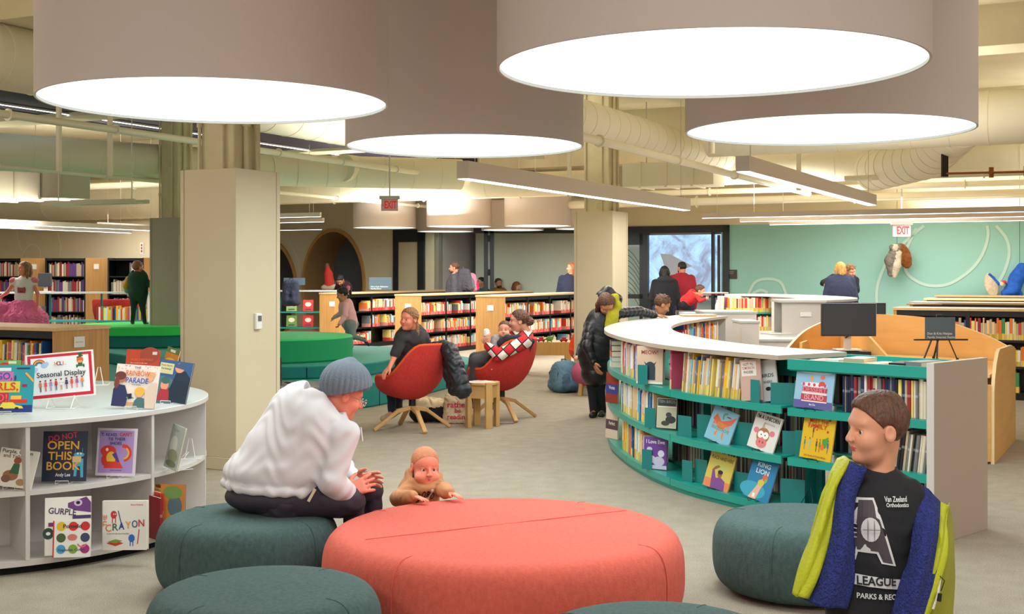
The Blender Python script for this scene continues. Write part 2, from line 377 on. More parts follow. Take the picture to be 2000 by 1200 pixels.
def head_prims(B, c, h, R, skin, baby=False, beard=None, brow=None, young=False):
    c = Vector(c); t = lambda x, y, z: c+R @ Vector((x*h, y*h, z*h)); e = lambda p, r, m, k, op=1: B.ell(t(*p), tuple(v*h for v in r), m, k*h, R, op)
    e((0, .07, .13), (.335, .40, .365), skin, .05); e((0, -.08, -.2), (.25 if not baby else .29, .25, .29 if not baby else .24), skin, .14)
    for s in (-1, 1): e((s*.15, -.2, -.12 if not baby else -.2), (.13 if not baby else .17, .13, .13), skin, .08)
    e((0, -.25, -.38 if not baby else -.34), (.10, .08, .08), skin, .08)
    if not baby: e((0, -.255, .13), (.22, .07, .05), skin, .08)                       # brow ridge
    for s in (-1, 1): e((s*.135, -.325, .0), (.078, .07, .04), skin, .03, -1)   # sockets
    nb = .03 if baby else .036 if young else .05
    B.cap(t(0, -.31, .04), t(0, -.31-nb*2, -.10), .035*h, .052*h, skin, .04*h)
    for s in (-1, 1): e((s*.045, -.375, -.115), (.035, .04, .03), skin, .02)
    lw = .7 if baby else 1
    e((0, -.318, -.225), (.08*lw, .03, .018*lw), LIP, .012); e((0, -.312, -.257), (.065*lw, .032, .019*lw), LIP, .012)
    for s in (-1, 1):      # upper and lower lids
        B.cap(t(s*.085, -.268, .034), t(s*.14, -.282, .050), .009*h, .012*h, skin, .01*h); B.cap(t(s*.14, -.282, .050), t(s*.195, -.25, .028), .012*h, .009*h, skin, .01*h)
        B.cap(t(s*.09, -.264, -.042), t(s*.185, -.250, -.04), .009*h, .009*h, skin, .01*h)
    for s in (-1, 1):
        e((s*.34, .075, -.02), (.036, .085, .125), skin, .02); e((s*.372, .06, .0), (.022, .045, .07), skin, .02, -1)
    if brow:
        bw = .6 if baby else 1
        for s in (-1, 1): B.cap(t(s*.07, -.318, .105), t(s*.2, -.272, .115), .013*h*bw, .009*h*bw, brow, .004*h)
    if beard: e((0, -.13, -.3), (.255, .22, .2), beard, .03); e((0, -.32, -.245), (.07, .03, .02), LIP, .01)
    return t
def eyes_obj(t, h, R, parent, iris=(70, 48, 34), lid=None):
    mb = MB(); W = C(236, 232, 228, .2)
    for s in (-1, 1):
        o = t(s*.135, -.230, .0); mb.sph(o, .056*h, W, 14, 10)
        f = t(s*.135, -.272, .0); d = (f-o).normalized(); mb.sph(o+d*.018*h, .042*h, C(*iris, .15), 12, 8); mb.sph(o+d*.038*h, .024*h, C(10, 8, 8, .1), 10, 8)
    return mb.obj('eyes', parent)
def hair_obj(kind, c, h, R, m, cell, parent, name='hair', extra=None):
    B = Body(); c = Vector(c); t = lambda x, y, z: c+R @ Vector((x*h, y*h, z*h)); e = lambda p, r, k=.05, op=1: B.ell(t(*p), tuple(v*h for v in r), m, k*h, R, op)
    v = lambda x, y, z: R @ Vector((x, y, z))
    e((0, .09, .16), (.375, .425, .385))
    if kind == 'short': e((0, -.10, .37), (.20, .20, .12), .08); e((0, .1, .42), (.26, .3, .13), .08)
    if kind == 'thin': B.p = []; e((0, .085, .15), (.345, .405, .37))
    if kind in ('short', 'thin'):
        for s in (-1, 1): e((s*.36, .05, -.03), (.09, .10, .14), .02, -1)
    B.cut(t(0, -.06, .10), v(0, -.75, -.66), t(0, -.2, -.05), .75*h)              # clear the face
    if kind in ('short', 'thin', 'bowl'): B.cut(t(0, 0, -.12 if kind != 'bowl' else -.02), v(0, -.25, -1), t(0, 0, -.2), .8*h)
    if kind == 'tousled':
        B.cut(t(0, 0, -.12), v(0, -.25, -1), t(0, 0, -.2), .8*h)
        rr = random.Random(3)
        for i in range(26):
            a = rr.uniform(0, 2*PI); p = rr.uniform(.15, 1.2); q = Vector((math.sin(p)*math.cos(a)*.36, .09+math.sin(p)*math.sin(a)*.4, .16+math.cos(p)*.38))
            if q.y < -.1 and q.z < .3: continue
            B.cap(t(*q), t(q.x*1.12+rr.uniform(-.06, .06), q.y*1.1, q.z+.03), .06*h, .03*h, m, .03*h)
    if kind in ('long', 'longback'):
        for s in (-1, 1):
            B.chain([t(s*.26, .12, .2), t(s*.34, .12, -.1), t(s*.33, .1, -.45), t(s*.28, .12, -.8)], [.14*h, .13*h, .11*h, .07*h], m, .08*h)
        B.chain([t(0, .35, .1), t(0, .36, -.3), t(0, .34, -.85)], [.24*h, .24*h, .14*h], m, .1*h)
    if kind == 'bob':
        for s in (-1, 1): B.chain([t(s*.26, .1, .15), t(s*.34, .08, -.12), t(s*.34, .06, -.42)], [.15*h, .14*h, .11*h], m, .08*h)
        B.chain([t(0, .34, .1), t(0, .37, -.35)], [.26*h, .24*h], m, .1*h)
    if kind == 'bun': e((.0, .50, -.02), (.2, .2, .2)); B.cut(t(0, 0, -.2), v(0, -.35, -1), t(0, -.1, -.3), .5*h)
    if kind == 'pony':
        B.cut(t(0, 0, -.18), v(0, -.3, -1), t(0, 0, -.25), .7*h); B.chain([t(0, .48, .2), t(0, .6, .05), t(0, .58, -.3)], [.08*h, .13*h, .06*h], m, .04*h)
    if kind == 'braid':
        B.cut(t(0, 0, -.22), v(0, -.3, -1), t(0, 0, -.25), .7*h)
        B.chain([t(.05, .42, -.1), t(.12, .45, -.35), t(.2, .4, -.6), t(.26, .36, -.95)], [.1*h, .09*h, .075*h, .05*h], m, .03*h)
    if extra: extra(B, t, h)
    return sdf_obj(name, [(B, cell, {'thin': 0, 'short': .0009}.get(kind, .003)*h/.22, 130 if kind == 'short' else 60)], parent)
def hand_prims(B, w, d, n, side, L, m, curl=.3, spread=.12, nail=None, thumb_out=.9):
    """w wrist, d along the fingers, n out of the back of the hand, side +1 puts the thumb along n x d"""
    w = Vector(w); d = Vector(d).normalized(); n = Vector(n); n = (n-d*n.dot(d)).normalized(); s = n.cross(d)*side
    k = L*.03
    for i in range(4):   # palm bones
        o = (1.5-i)*.105*L; B.cap(w+s*o*.55, w+d*L*.5+s*o, L*.085, L*.075, m, L*.06)
    ln = [.40, .45, .42, .33]
    for i in range(4):
        o = (1.5-i); b = w+d*L*.5+s*o*.115*L; dd = (d+s*o*spread).normalized(); p = b; a = 0; rr = [.058, .052, .047, .040]
        for j, fr in enumerate((.45, .32, .26)):
            a += curl*(.7 if j == 0 else 1); dr = (dd*math.cos(a)-n*math.sin(a)); q = p+dr*ln[i]*L*fr*1.05; B.cap(p, q, rr[j]*L, rr[j+1]*L, m, k)
            if j == 2 and nail: B.ell(q+dr*L*.006+n*.012*L, (L*.03, L*.03, L*.03), nail, .001)
            p = q
    tb = w+d*L*.14+s*.14*L; t1 = tb+(s*thumb_out+d*.75-n*.25).normalized()*.24*L; t2 = t1+(s*thumb_out*.45+d-n*.25).normalized()*.2*L
    B.chain([w+s*.05*L+d*.03*L, tb, t1, t2], [L*.08, L*.085, L*.065, L*.05], m, L*.05)
    if nail: B.ell(t2+n*.01*L, (L*.035, L*.035, L*.035), nail, .001)
def skel(H, hh, fat=1.0, child=False):
    """joints of a figure of height H and head height hh standing and facing -y; l is the figure's left (+x)"""
    J = dict(head=(0, -.01, H-hh*.5), neck=(0, .01, H-hh*1.14), chest=(0, .01, H*.70), belly=(0, .0, H*.60), pelvis=(0, 0, H*.52), toe_l=(.1*H*.6, -.11*H, .02), toe_r=(-.1*H*.6, -.11*H, .02))
    sw = .115*H*(1 if not child else .98)
    for s, k in ((1, 'l'), (-1, 'r')):
        J['sh_'+k] = (s*sw, .01, H-hh*1.42); J['el_'+k] = (s*(sw+.04*H), .02, H*.62); J['wr_'+k] = (s*(sw+.035*H), -.03*H, H*.48)
        J['hip_'+k] = (s*.055*H, 0, H*.50); J['kn_'+k] = (s*.06*H, -.01*H, H*.275); J['an_'+k] = (s*.06*H, .02, H*.045)
        J['toe_'+k] = (s*.07*H, -.10*H, H*.02)
    return {k: Vector(v) for k, v in J.items()}
def figure(name, label, cat, loc, rz, H, hh, over=None, head=(0, 0, 0), skin='fair', hair='short', hairc='brown', top=None, top_name='shirt', legs=None, legs_name='trousers',
           shoe=None, cell=.01, girth=1.0, sleeve=1.0, quilt=None, wr=.003, eyes=False, hands=True, beard=None, bare_legs=False, hand_dir=None, brow=True, baby=False, hood=None, collar=None, curl=.5, legw=1.0, extra_top=None, root=None, chest=1.0, wf=14, legwr=None, cutz=0):
    J = skel(H, hh, child=H < 1.45)
    for k, v in (over or {}).items(): J[k] = Vector(v)
    r = root or thing(name, label, cat, loc, rz)
    S = SK[skin]; R = rotm(*head); u = H*girth; q = H/1.7; g = girth
    # body
    B = Body(); hc = max(cell*.5, .0024) if H*1 > 0 else cell
    t = head_prims(B, J['head'], hh, R, S, baby, HR[beard] if beard else None, HR[hairc] if brow else None, H < 1.45)
    kn = .86 if H < 1.45 else 1
    B.chain([t(0, .17, -.2), J['neck'], J['chest']+Vector((0, 0, .06*H))], [(.052*q+.004)*kn, (.056*q+.005)*kn, .07*q], S, .018*q)
    A = Body()
    A.chain([J['neck'], J['chest'], J['pelvis']], [.06*q, .09*q, .09*q], S, .04)
    for k in 'lr':
        A.chain([J['sh_'+k], J['el_'+k], J['wr_'+k]], [.045*q, .036*q, .025*q], S, .02*q)
        if hands:
            hd = (hand_dir or {}).get(k); w0 = J['wr_'+k]; fd = (w0-J['el_'+k]).normalized()
            if hd: d_, n_ = Vector(hd[0]), Vector(hd[1])
            else: d_ = fd; n_ = Vector((1 if k == 'l' else -1, 0, .0))
            L_ = H*(.125 if baby else .105)
            th = hd[2] if hd and len(hd) > 2 else (-1 if k == 'l' else 1)
            hand_prims(A, w0, d_, n_, th, L_, S, curl)
        A.chain([J['pelvis'], J['hip_'+k], J['kn_'+k], J['an_'+k]], [.06*q, .07*q, .045*q, .032*q], S, .03*q)
        A.cap(J['an_'+k], J['toe_'+k], .03*q, .024*q, S, .02*q)
    sdf_obj('body', [(B, hc, 0), (A, max(cell*.8, .004), 0)], r)
    if eyes: eyes_obj(t, hh, R, r)
    if hair: hair_obj(hair, J['head'], hh, R, HR[hairc], max(cell*.6, .003), r)
    # top
    if top:
        T = Body(); m = top
        fl = (J['sh_l']-J['sh_r']).cross(Vector((0, 0, 1))); fl.z = 0; fl = fl.normalized() if fl.length > .01 else Vector((0, 1, 0))
        T.cap(J['chest']+Vector((0, 0, .02*H)), J['belly'], .135*u*chest, .125*u, m, .04*q, (fl, .74), quilt=quilt); T.cap(J['belly'], J['pelvis'], .125*u, .128*u, m, .04*q, (fl, .8), quilt=quilt)
        sh = (J['sh_l']+J['sh_r'])/2
        T.cap(J['sh_l']+(sh-J['sh_l'])*.2, J['sh_r']+(sh-J['sh_r'])*.2, .055*q*g+.006, .055*q*g+.006, m, .05*q); T.cap(sh, J['chest'], .085*u/1.0*.9, .12*u, m, .05*q, (fl, .8))
        T.cap(J['neck'], sh, .05*q+.004, .075*q*g, m, .04*q)
        for k in 'lr':
            e_ = J['el_'+k]; w_ = J['wr_'+k]
            T.cap(J['sh_'+k], e_ if sleeve > .5 else J['sh_'+k].lerp(e_, sleeve*2), .062*q*g+.004, .054*q*g+.004, m, .03*q, quilt=quilt)
            if sleeve > .5: T.cap(e_, e_.lerp(w_, min(1, (sleeve-.5)*2)), .054*q*g+.004, .040*q*g+.003, m, .02*q, quilt=quilt)
        if hood: T.ell((J['neck']+Vector((0, .06*q, .0))), (.11*q, .08*q, .07*q), hood, .03*q)
        if extra_top: extra_top(T, J, q)
        T.cut(J['neck']+Vector((0, 0, .035*q+cutz)), (0, -.3, 1), J['neck']+Vector((0, 0, .1*q)), .11*q)
        sdf_obj(top_name, [(T, max(cell*.75, .004), wr*q, wf)], r)
    if legs:
        T = Body(); lw = legw
        T.ell(J['pelvis']-Vector((0, 0, .01*H)), (.115*u*lw, .085*u*lw, .085*u*lw), legs, .04*q)
        for k in 'lr':
            T.chain([J['pelvis'], J['hip_'+k], J['kn_'+k], J['an_'+k]], [.08*u*lw, .082*u*lw, .055*q*lw*g+.004, .042*q*lw+.006], legs, .03*q)
        sdf_obj(legs_name, [(T, max(cell*.8, .004), legwr if legwr is not None else wr*.7*q, wf)], r)
    if shoe:
        for k in 'lr':
            T = Body(); a = J['an_'+k]; o = J['toe_'+k]; T.cap(a+Vector((0, .01, -.012*H)), o, .038*q+.002, .033*q+.002, shoe, .02*q); T.cap(a+Vector((0, 0, .02*q)), a, .042*q, .042*q, shoe, .02*q)
            T.cut((0, 0, .004) if min(a.z, o.z) < .14*q+.05 and abs(a.z-o.z) < .1*q+.03 else (0, 0, -9), (0, 0, -1), (a+o)/2, .3)
            sdf_obj('shoe', [(T, max(cell*.7, .004), 0)], r)
    return r, J, R, t
# ================================================================ the room
CZ = 4.3
mb = MB(); mb.box(-22, -1, -.1, 26, 46, 0, M['carpet']); struct(mb.obj('floor', smooth=0))
mb = MB(); mb.box(-22, -1, CZ, 26, 46, CZ+.2, M['ceil']); struct(mb.obj('ceiling', smooth=0))
def ab(o, a, b, z=0): v = Vector((o[0], o[1], 0))+UA*a+UB*b; v.z = z; return v
def wall(name, p0, p1, z0, z1, m, th=.15, holes=()):
    """p0 to p1 left to right as seen from the room; thickness goes away from the viewer"""
    p0 = Vector((p0[0], p0[1], 0)); p1 = Vector((p1[0], p1[1], 0)); L = (p1-p0).length
    mb = MB(); mb.T = frame(p0, p1-p0); mb.box(0, 0, z0, L, th, z1, m); return struct(mb.obj(name, smooth=0))
# beams under the ceiling, running along B
mbs = []
for k, (x, y) in enumerate(((2, 8.2), (3, 13.7), (3.2, 20.3), (3.2, 26))):
    mb = MB(); mb.T = frame((x, y, 0), UB); mb.box(-13, -.28, CZ-.42, 12, .28, CZ, M['ceil']); struct(mb.obj('trim_%d' % (k+1), smooth=0))
for k, (x, y) in enumerate(((-6.6, 12), (-.2, 12), (6.2, 12))):
    mb = MB(); mb.T = frame((x, y, 0), UA); mb.box(-6, -.2, CZ-.3, 16, .2, CZ, M['ceil']); struct(mb.obj('trim_%d' % (k+5), smooth=0))
# dark recessed slot in the ceiling at the left with two lines of light
mb = MB(); a = P(0, 196, 3.95); mb.T = frame((a.x, a.y, 0), UA)
PUR = mat('dark_violet_slot', (46, 34, 62), .7, var=.3, vscale=1)
mb.box(-4, -.85, 3.94, 14, .85, CZ, PUR); struct(mb.obj('trim_8', smooth=0))
T0 = Vector((4.73, 27, 0))
wall('wall_back_right', T0, T0+UB*15, 0, 2.62, M['tealwall'])
wall('wall_back_upper', T0-UB*6.8, T0+UB*15, 2.62, CZ, M['plaster'])
# thin white loops painted on the teal wall
def wall_loops(name, base, u, loops, r=.028, m=None):
    n = u.cross(Vector((0, 0, 1))); mb = MB(); m = m or C(184, 214, 204, .8)
    for pts in loops:
        W = [base+u*s+n*.012+Vector((0, 0, z)) for s, z in pts]; L = []
        for i in range(len(W)):
            a = W[max(i-1, 0)]; b = W[min(i+1, len(W)-1)]; d = (b-a).normalized(); side = d.cross(n).normalized()*r; L.append((W[i]-side, W[i]+side))
        mb.grid([list(x) for x in L], m)
    o = mb.obj(name, smooth=0); o.modifiers.new('s', 'SOLIDIFY').thickness = .004; return struct(o)
def on_wall(px, py, p0, u):       # (along, height) of the wall point seen at a pixel
    k = (px-1000)/F; s = (k*p0[1]-p0[0])/(u.x-k*u.y); Y = p0[1]+u.y*s; return (s, CH-(py-HY)*Y/F)
def catmull(pts, n=8, closed=False):
    out = []; N = len(pts)
    for i in range(N if closed else N-1):
        g = lambda j: Vector(pts[(i+j) % N] if closed else pts[max(0, min(N-1, i+j))]); a, b, c, d = g(-1), g(0), g(1), g(2)
        for k in range(n):
            t = k/n; out.append(.5*((2*b)+(c-a)*t+(2*a-5*b+4*c-d)*t*t+(3*b-a-3*c+d)*t**3))
    if not closed: out.append(Vector(pts[-1]))
    return out
lp = [[(1718, 620), (1712, 580), (1718, 545), (1740, 500), (1780, 462), (1805, 441)],
      [(1790, 446), (1778, 470), (1767, 500), (1770, 530), (1788, 548), (1815, 558), (1850, 556), (1880, 540), (1905, 518), (1922, 490), (1930, 460), (1928, 441)],
      [(1945, 441), (1965, 465), (1971, 495), (1962, 530), (1945, 560), (1925, 590)],
      [(1460, 580), (1475, 552), (1500, 545), (1525, 552), (1537, 580)], [(1468, 575), (1485, 567), (1500, 572)]]
wall_loops('wall_line_painting', T0, UB, [[on_wall(p[0], p[1], T0, UB) for p in catmull([(x, y, 0) for x, y in q], 6)] for q in lp], .03)
# small grey room plate beside the screen room
mb = MB(); mb.T = frame(T0, UB); s, z = on_wall(1431, 536, T0, UB); mb.box(s-.1, -.02, z-.1, s+.1, -.002, z+.1, C(62, 58, 58))
pl = mb.obj('room_sign'); tag(pl, 'small dark grey room plate on the teal wall beside the projection screen', 'sign')
mb = MB()
for k, t_ in enumerate(('MEETING', 'ROOM')):
    vs, fs, m_ = text_mesh(t_, .022, C(190, 190, 190)); mb.add([(s-.03+x, -.023+y*0, z+.05-k*.035+zz) for x, zz, y in [(v[0], v[1], 0) for v in vs]], fs, m_)
l = mb.obj('lettering', pl, smooth=0); l.matrix_world = frame(T0, UB)
# framed opening with the projection screen
SL = T0-UB*2.45
wl = struct(wall('wall_screen_room', T0-UB*6.8+UA*1.0, T0-UB*.0+UA*1.0, 0, 2.62, M['palewall']))
def frame_bars(name, base, u, bars, m, label=None):
    mb = MB(); mb.T = frame(base, u)
    for (x0, z0, x1, z1, d) in bars: mb.box(x0, -.05, z0, x1, d-.05, z1, m)
    return mb.obj(name, smooth=0)
gf = thing('glass_partition', 'black framed glass partition around the opening of the projection room', 'partition', SL)
fb = frame_bars('partition_frame', (0, 0, 0), UB, [(-.05, 2.46, 2.5, 2.62, .12), (2.36, 0, 2.5, 2.62, .12), (-.05, 0, .03, 2.6, .1), (.42, 0, .62, 2.46, .1), (.03, .98, .5, 1.08, .1), (2.1, 0, 2.16, 2.46, .1), (2.24, 0, 2.28, 2.4, .1), (-.05, 2.2, .5, 2.46, .1)], M['frame']); fb.parent = gf
GL = mat('clear_glass', (230, 240, 236), .05, trans=.95)
g_ = frame_bars('glass_pane', (0, 0, 0), UB, [(.03, 1.08, .42, 2.2, .06), (.03, .05, .42, .98, .06)], GL); g_.parent = gf
mb = MB(); mb.T = frame((0, 0, 0), UB)
for k in range(9): mb.tube([(.03+.39*i/8, -.06, 2.12-k*.12-.35*(i/8)**2) for i in range(9)], .006, C(60, 66, 70), 4)
mb.obj('etched_lines', gf)
# projection screen: lit picture of snowy branches
SM = bpy.data.materials.new('projected_picture'); SM.use_nodes = True; nt = SM.node_tree; b = nt.nodes['Principled BSDF']
tc = nt.nodes.new('ShaderNodeTexCoord'); n1 = nt.nodes.new('ShaderNodeTexNoise'); n1.inputs['Scale'].default_value = 1.5; n1.inputs['Detail'].default_value = 9; n1.inputs['Distortion'].default_value = .8; n1.inputs['Roughness'].default_value = .68
rp = nt.nodes.new('ShaderNodeValToRGB'); rp.color_ramp.elements[0].position = .38; rp.color_ramp.elements[0].color = (*lin((132, 140, 164)), 1); rp.color_ramp.elements[1].position = .62; rp.color_ramp.elements[1].color = (*lin((182, 232, 250)), 1)
q = rp.color_ramp.elements.new(.5); q.color = (*lin((162, 196, 226)), 1)
nt.links.new(tc.outputs['Object'], n1.inputs['Vector']); nt.links.new(n1.outputs['Fac'], rp.inputs[0]); nt.links.new(rp.outputs[0], b.inputs['Emission Color']); b.inputs['Emission Strength'].default_value = 1.3; b.inputs['Base Color'].default_value = (.02, .02, .03, 1)
sx0 = on_wall(1260, 450, SL, UB)[0]; sx1 = on_wall(1405, 450, SL, UB)[0]
scn = thing('projection_screen', 'lit projection screen showing snowy branches inside the black frame', 'screen', SL)
mb = MB(); mb.T = frame((0, 0, 0), UB); mb.box(sx0, .12, 1.12, sx1, .14, 2.46, SM); mb.obj('picture', scn, smooth=0)
mb = MB(); mb.T = frame((0, 0, 0), UB); mb.box(sx0, .10, 2.42, sx1, .15, 2.5, C(170, 172, 186)); mb.box(sx0, .10, 1.06, sx1, .15, 1.12, C(184, 186, 196)); mb.box(sx0, .1, 1.02, sx1, .15, 1.06, M['frame']); mb.obj('screen_border', scn, smooth=0)
mb = MB(); mb.T = frame((0, 0, 0), UB); a0 = sx0+.32; mb.add([(a0, .115, 2.0), (a0+.25, .115, 1.98), (a0+.75, .115, 1.72), (a0+.45, .115, 1.6), (a0+.42, .115, 1.42), (a0+.16, .115, 1.55)], [(0, 1, 2, 3, 4, 5)], mat('picture_grey', (150, 152, 160), .8, emit=.5)); mb.obj('grey_patch', scn, smooth=0)
# pale meeting room behind the middle shelves
RB = Vector((-2.2, 33.2, 0))
wall('wall_back_centre', RB-UB*2, RB+UB*8, 0, CZ, M['palewall'])
lines = []
for k in range(4): lines.append([(on_wall(978+k*14+5*math.sin(i*.5+k), 442+i*20, RB, UB)) for i in range(9)])
for k in range(14): lines.append([(on_wall(1044+k*11+i*0-(k*0)+(-3.2*i), 442+i*13, RB, UB)) for i in range(10)])
wall_loops('wall_wave_lines', RB, UB, lines, .013, C(184, 190, 172, .8))
# portal wall with oval openings
PB = Vector((-4.52, 31, 0)); PL = 9.5; PR = 3.07
def portal_wall():
    cuts = []
    for cx, x0, x1, top in ((653, 595, 711, 452), (520, 462, 579, 470)):
        s0 = on_wall(x0, 540, PB, UB)[0]; s1 = on_wall(x1, 540, PB, UB)[0]; zt = on_wall(cx, top, PB, UB)[1]; cuts.append(((s0+s1)/2, (s1-s0)/2, zt))
    bm = bmesh.new(); n = 40; mb = MB(); mb.T = frame(PB, UB); X0, X1 = -PL, PR; ZT = CZ; th = .2
    xs = []
    for (c, r, zt) in cuts: xs.append((c-r-.02, c+r+.02, c, r, zt))
    xs.sort(); cur = X0
    for (a, b_, c, r, zt) in xs:
        zc = zt-1.33; rz = 1.33
        mb.box(cur, 0, 0, a, th, ZT, M['plaster'])
        El = [(c-r*math.cos(PI*i/n), zc+rz*math.sin(PI*i/n)) for i in range(n+1)]; Eb = [(c-r*math.cos(PI*i/n), zc-rz*math.sin(PI*i/n)) for i in range(n+1)]
        for i in range(n):
            x0 = a if i == 0 else El[i][0]; x1 = b_ if i == n-1 else El[i+1][0]
            mb.add([(x0, 0, El[i][1]), (x1, 0, El[i+1][1]), (x1, 0, ZT), (x0, 0, ZT)], [(0, 1, 2, 3)], M['plaster'])
            mb.add([(x0, 0, 0), (x1, 0, 0), (x1, 0, max(0, Eb[i+1][1])), (x0, 0, max(0, Eb[i][1]))], [(0, 1, 2, 3)], M['plaster'])
        cur = b_
    mb.box(cur, 0, 0, X1, th, ZT, M['plaster']); struct(mb.obj('wall_portal', smooth=0))
    for k, (c, r, zt) in enumerate(cuts):
        zc = zt-1.33; rz = 1.33; t = thing('oval_nook', ('grey blue reading nook behind a wide oak rimmed oval opening' if k == 0 else 'oval oak rimmed nook mostly hidden by the beige column'), 'reading nook', PB, 0)
        E = lambda f, y, m=36: [(c+r*f*math.cos(2*PI*i/m), y, max(.02, zc+rz*f*math.sin(2*PI*i/m))) for i in range(m)]
        mb = MB(); mb.T = frame((0, 0, 0), UB); mb.grid([E(1.0, 1.3), E(1.0, .2), E(1.0, -.04)], C(176, 140, 96), closed_u=True); mb.obj('nook_lining', t)
        mb = MB(); mb.T = frame((0, 0, 0), UB); mb.grid([E(.99, .02), E(.99, -.06), E(1.06, -.06), E(1.06, 0)], M['oak'], closed_u=True); mb.obj('oak_rim', t)
        mb = MB(); mb.T = frame((0, 0, 0), UB); mb.add(E(1.0, 1.25), [tuple(range(35, -1, -1))], C(112, 120, 134)); mb.obj('nook_back', t, smooth=0)
portal_wall()
wall_loops('wall_curve_painting', PB, UB, [[on_wall(p[0], p[1], PB, UB) for p in catmull([(x, y, 0) for x, y in q], 6)] for q in ([(562, 460), (575, 490), (586, 520), (584, 555)], [(712, 575), (740, 560), (780, 545), (800, 540), (830, 560)])], .02, C(224, 216, 194, .8))
# black framed door with frosted pane
def door(name, px0, px1, pyt, base, u, pane, hingeside=1):
    s0 = on_wall(px0, 500, base, u)[0]; s1 = on_wall(px1, 500, base, u)[0]; zt = on_wall((px0+px1)/2, pyt, base, u)[1]
    mb = MB(); mb.T = frame(base, u); w_ = s1-s0
    for b in ((s0, 0, s0+.16*w_, zt), (s1-.2*w_, 0, s1, zt), (s0, zt-.3, s1, zt), (s0, 0, s1, .3)): mb.box(b[0], -.09, b[1], b[2], -.01, b[3], M['frame'])
    o = struct(mb.obj(name, smooth=0)); mb = MB(); mb.T = frame(base, u); mb.box(s0+.14*w_, -.05, .3, s1-.18*w_, -.03, zt-.3, pane); mb.obj('frosted_pane', o, smooth=0)
    mb = MB(); mb.T = frame(base, u); mb.box(s1-.16*w_, -.14, 1.0, s1-.12*w_, -.09, 1.12, M['chrome']); mb.obj('door_handle', o, smooth=0)
door('door_1', 771, 831, 449, PB, UB, mat('frosted_glass', (206, 190, 156), .6))
mb = MB(); e0 = PB+UB*PR; mb.T = frame(e0, UA); mb.box(0, -.0, 0, 3.6, .12, CZ, C(186, 180, 180)); struct(mb.obj('wall_side_return', smooth=0))
# left wall, back
LB = Vector((-10.2, 27.0, 0))
wall('wall_back_left', LB-UB*3, LB+UB*4.1, 0, CZ, M['plaster'])
s_ = LB+UB*4.1
wall('wall_left_return', s_, s_+Vector((1.4, -.5, 0)), 0, CZ, M['plaster'])
wall_loops('wall_swirl_painting', LB, UB, [[on_wall(p[0], p[1], LB, UB) for p in catmull([(x, y, 0) for x, y in q], 6)] for q in ([(34, 450), (40, 480), (56, 503)], [(43, 503), (55, 483), (68, 478), (80, 490), (79, 503)], [(114, 455), (119, 480), (117, 503)])], .02, C(232, 224, 200, .8))
# fire alarm card on the wall (white with red)
mb = MB(); a = Q(279, 485, 24.2); mb.T = frame(a, UB); mb.box(-.04, -.03, -.11, .04, 0, .11, M['paper']); sg = mb.obj('wall_card'); tag(sg, 'narrow white card with red marks high on the left back wall', 'sign')
mb = MB(); mb.T = frame(a, UB)
for z in (-.08, -.02, .04): mb.box(-.02, -.034, z, .015, -.03, z+.04, C(170, 60, 40))
l = mb.obj('red_marks', sg)
wall('wall_far_right', T0+UB*15-UA*0, T0+UB*15-UA*9, 0, CZ, M['tealwall'])
wall('wall_far_left', LB-UB*3-UA*12, LB-UB*3, 0, CZ, M['plaster'])
# ---------------------------------------------------------------- columns
def column(k, corner, w_in, ztop, label, m, side=.57, thermostat=False):
    t = thing('column', None, None, corner); struct(t)
    mb = MB(); c = .055; S = side    # local: corner at origin, left face runs to -B, right face along +A
    def pt(a, b): v = UA*a+UB*b; return (v.x, v.y)
    pts = [pt(0, 0), pt(0, -S+c), pt(c, -S), pt(S, -S), pt(S, 0), pt(S-0, 0)]
    pts = [pt(0, 0), pt(0, -S), pt(.12, -S-.05), pt(S+.05, -S-.05), pt(S+.05, -.05), pt(S, 0)]
    mb.prism(pts, .1, ztop, m); mb.obj('casing', t, smooth=20, bevel=.004)
    sk = [(x*1.004, y*1.004) for x, y in pts]; mb = MB(); off = UA*(-.012)+UB*.012
    ctr = UA*S/2-UB*S/2; sk = [tuple((Vector((x, y, 0))-ctr)*1.03+ctr)[:2] for x, y in pts]; mb.prism(sk, 0, .1, m); mb.obj('skirting', t, smooth=20, bevel=.004)
    mb = MB(); i0 = .09; S2 = S-.14
    mb.prism([pt(i0, -i0), pt(i0, -S2), pt(S2, -S2), pt(S2, -i0)], ztop-.01, CZ, M['concrete']); mb.obj('concrete_shaft', t, smooth=20, bevel=.012)
    for j, (a, b, r) in enumerate(((.07, -.19, .012), (.2, -.06, .02), (.33, -.055, .016), (.07, -.43, .014))):
        mb = MB(); v = UA*a+UB*b; mb.cyl((v.x, v.y, ztop-.01), (v.x, v.y, CZ), r, M['concrete'], n=8)
        for z in (ztop+.35, ztop+1.1): mb.cyl((v.x, v.y, z), (v.x, v.y, z+.03), r*1.7, M['concrete'], n=8)
        mb.obj('conduit', t)
    mb = MB(); a = UB*-.46+UA*-.001; 
    for a_, b_ in ((0, -S+.04), (.30+.22, 0)):
        v = UA*a_+UB*b_+(-UA*.001 if a_ == 0 else UB*.001); mb.bar((v.x, v.y, .12), (v.x, v.y, ztop), .004, .004, C(150, 130, 100))
    mb.obj('panel_seam', t, smooth=0)
    return t
c1 = Vector((-2.19, 9.75, 0)); column(1, c1, .4, 2.41, '', M['casing'])
c2 = Vector((1.36, 16.6, 0)); column(2, c2, .4, 2.41, '', M['casing'])
column(3, Vector((-5.05, 18.6, 0)), .4, 2.41, '', M['casing_dk'])
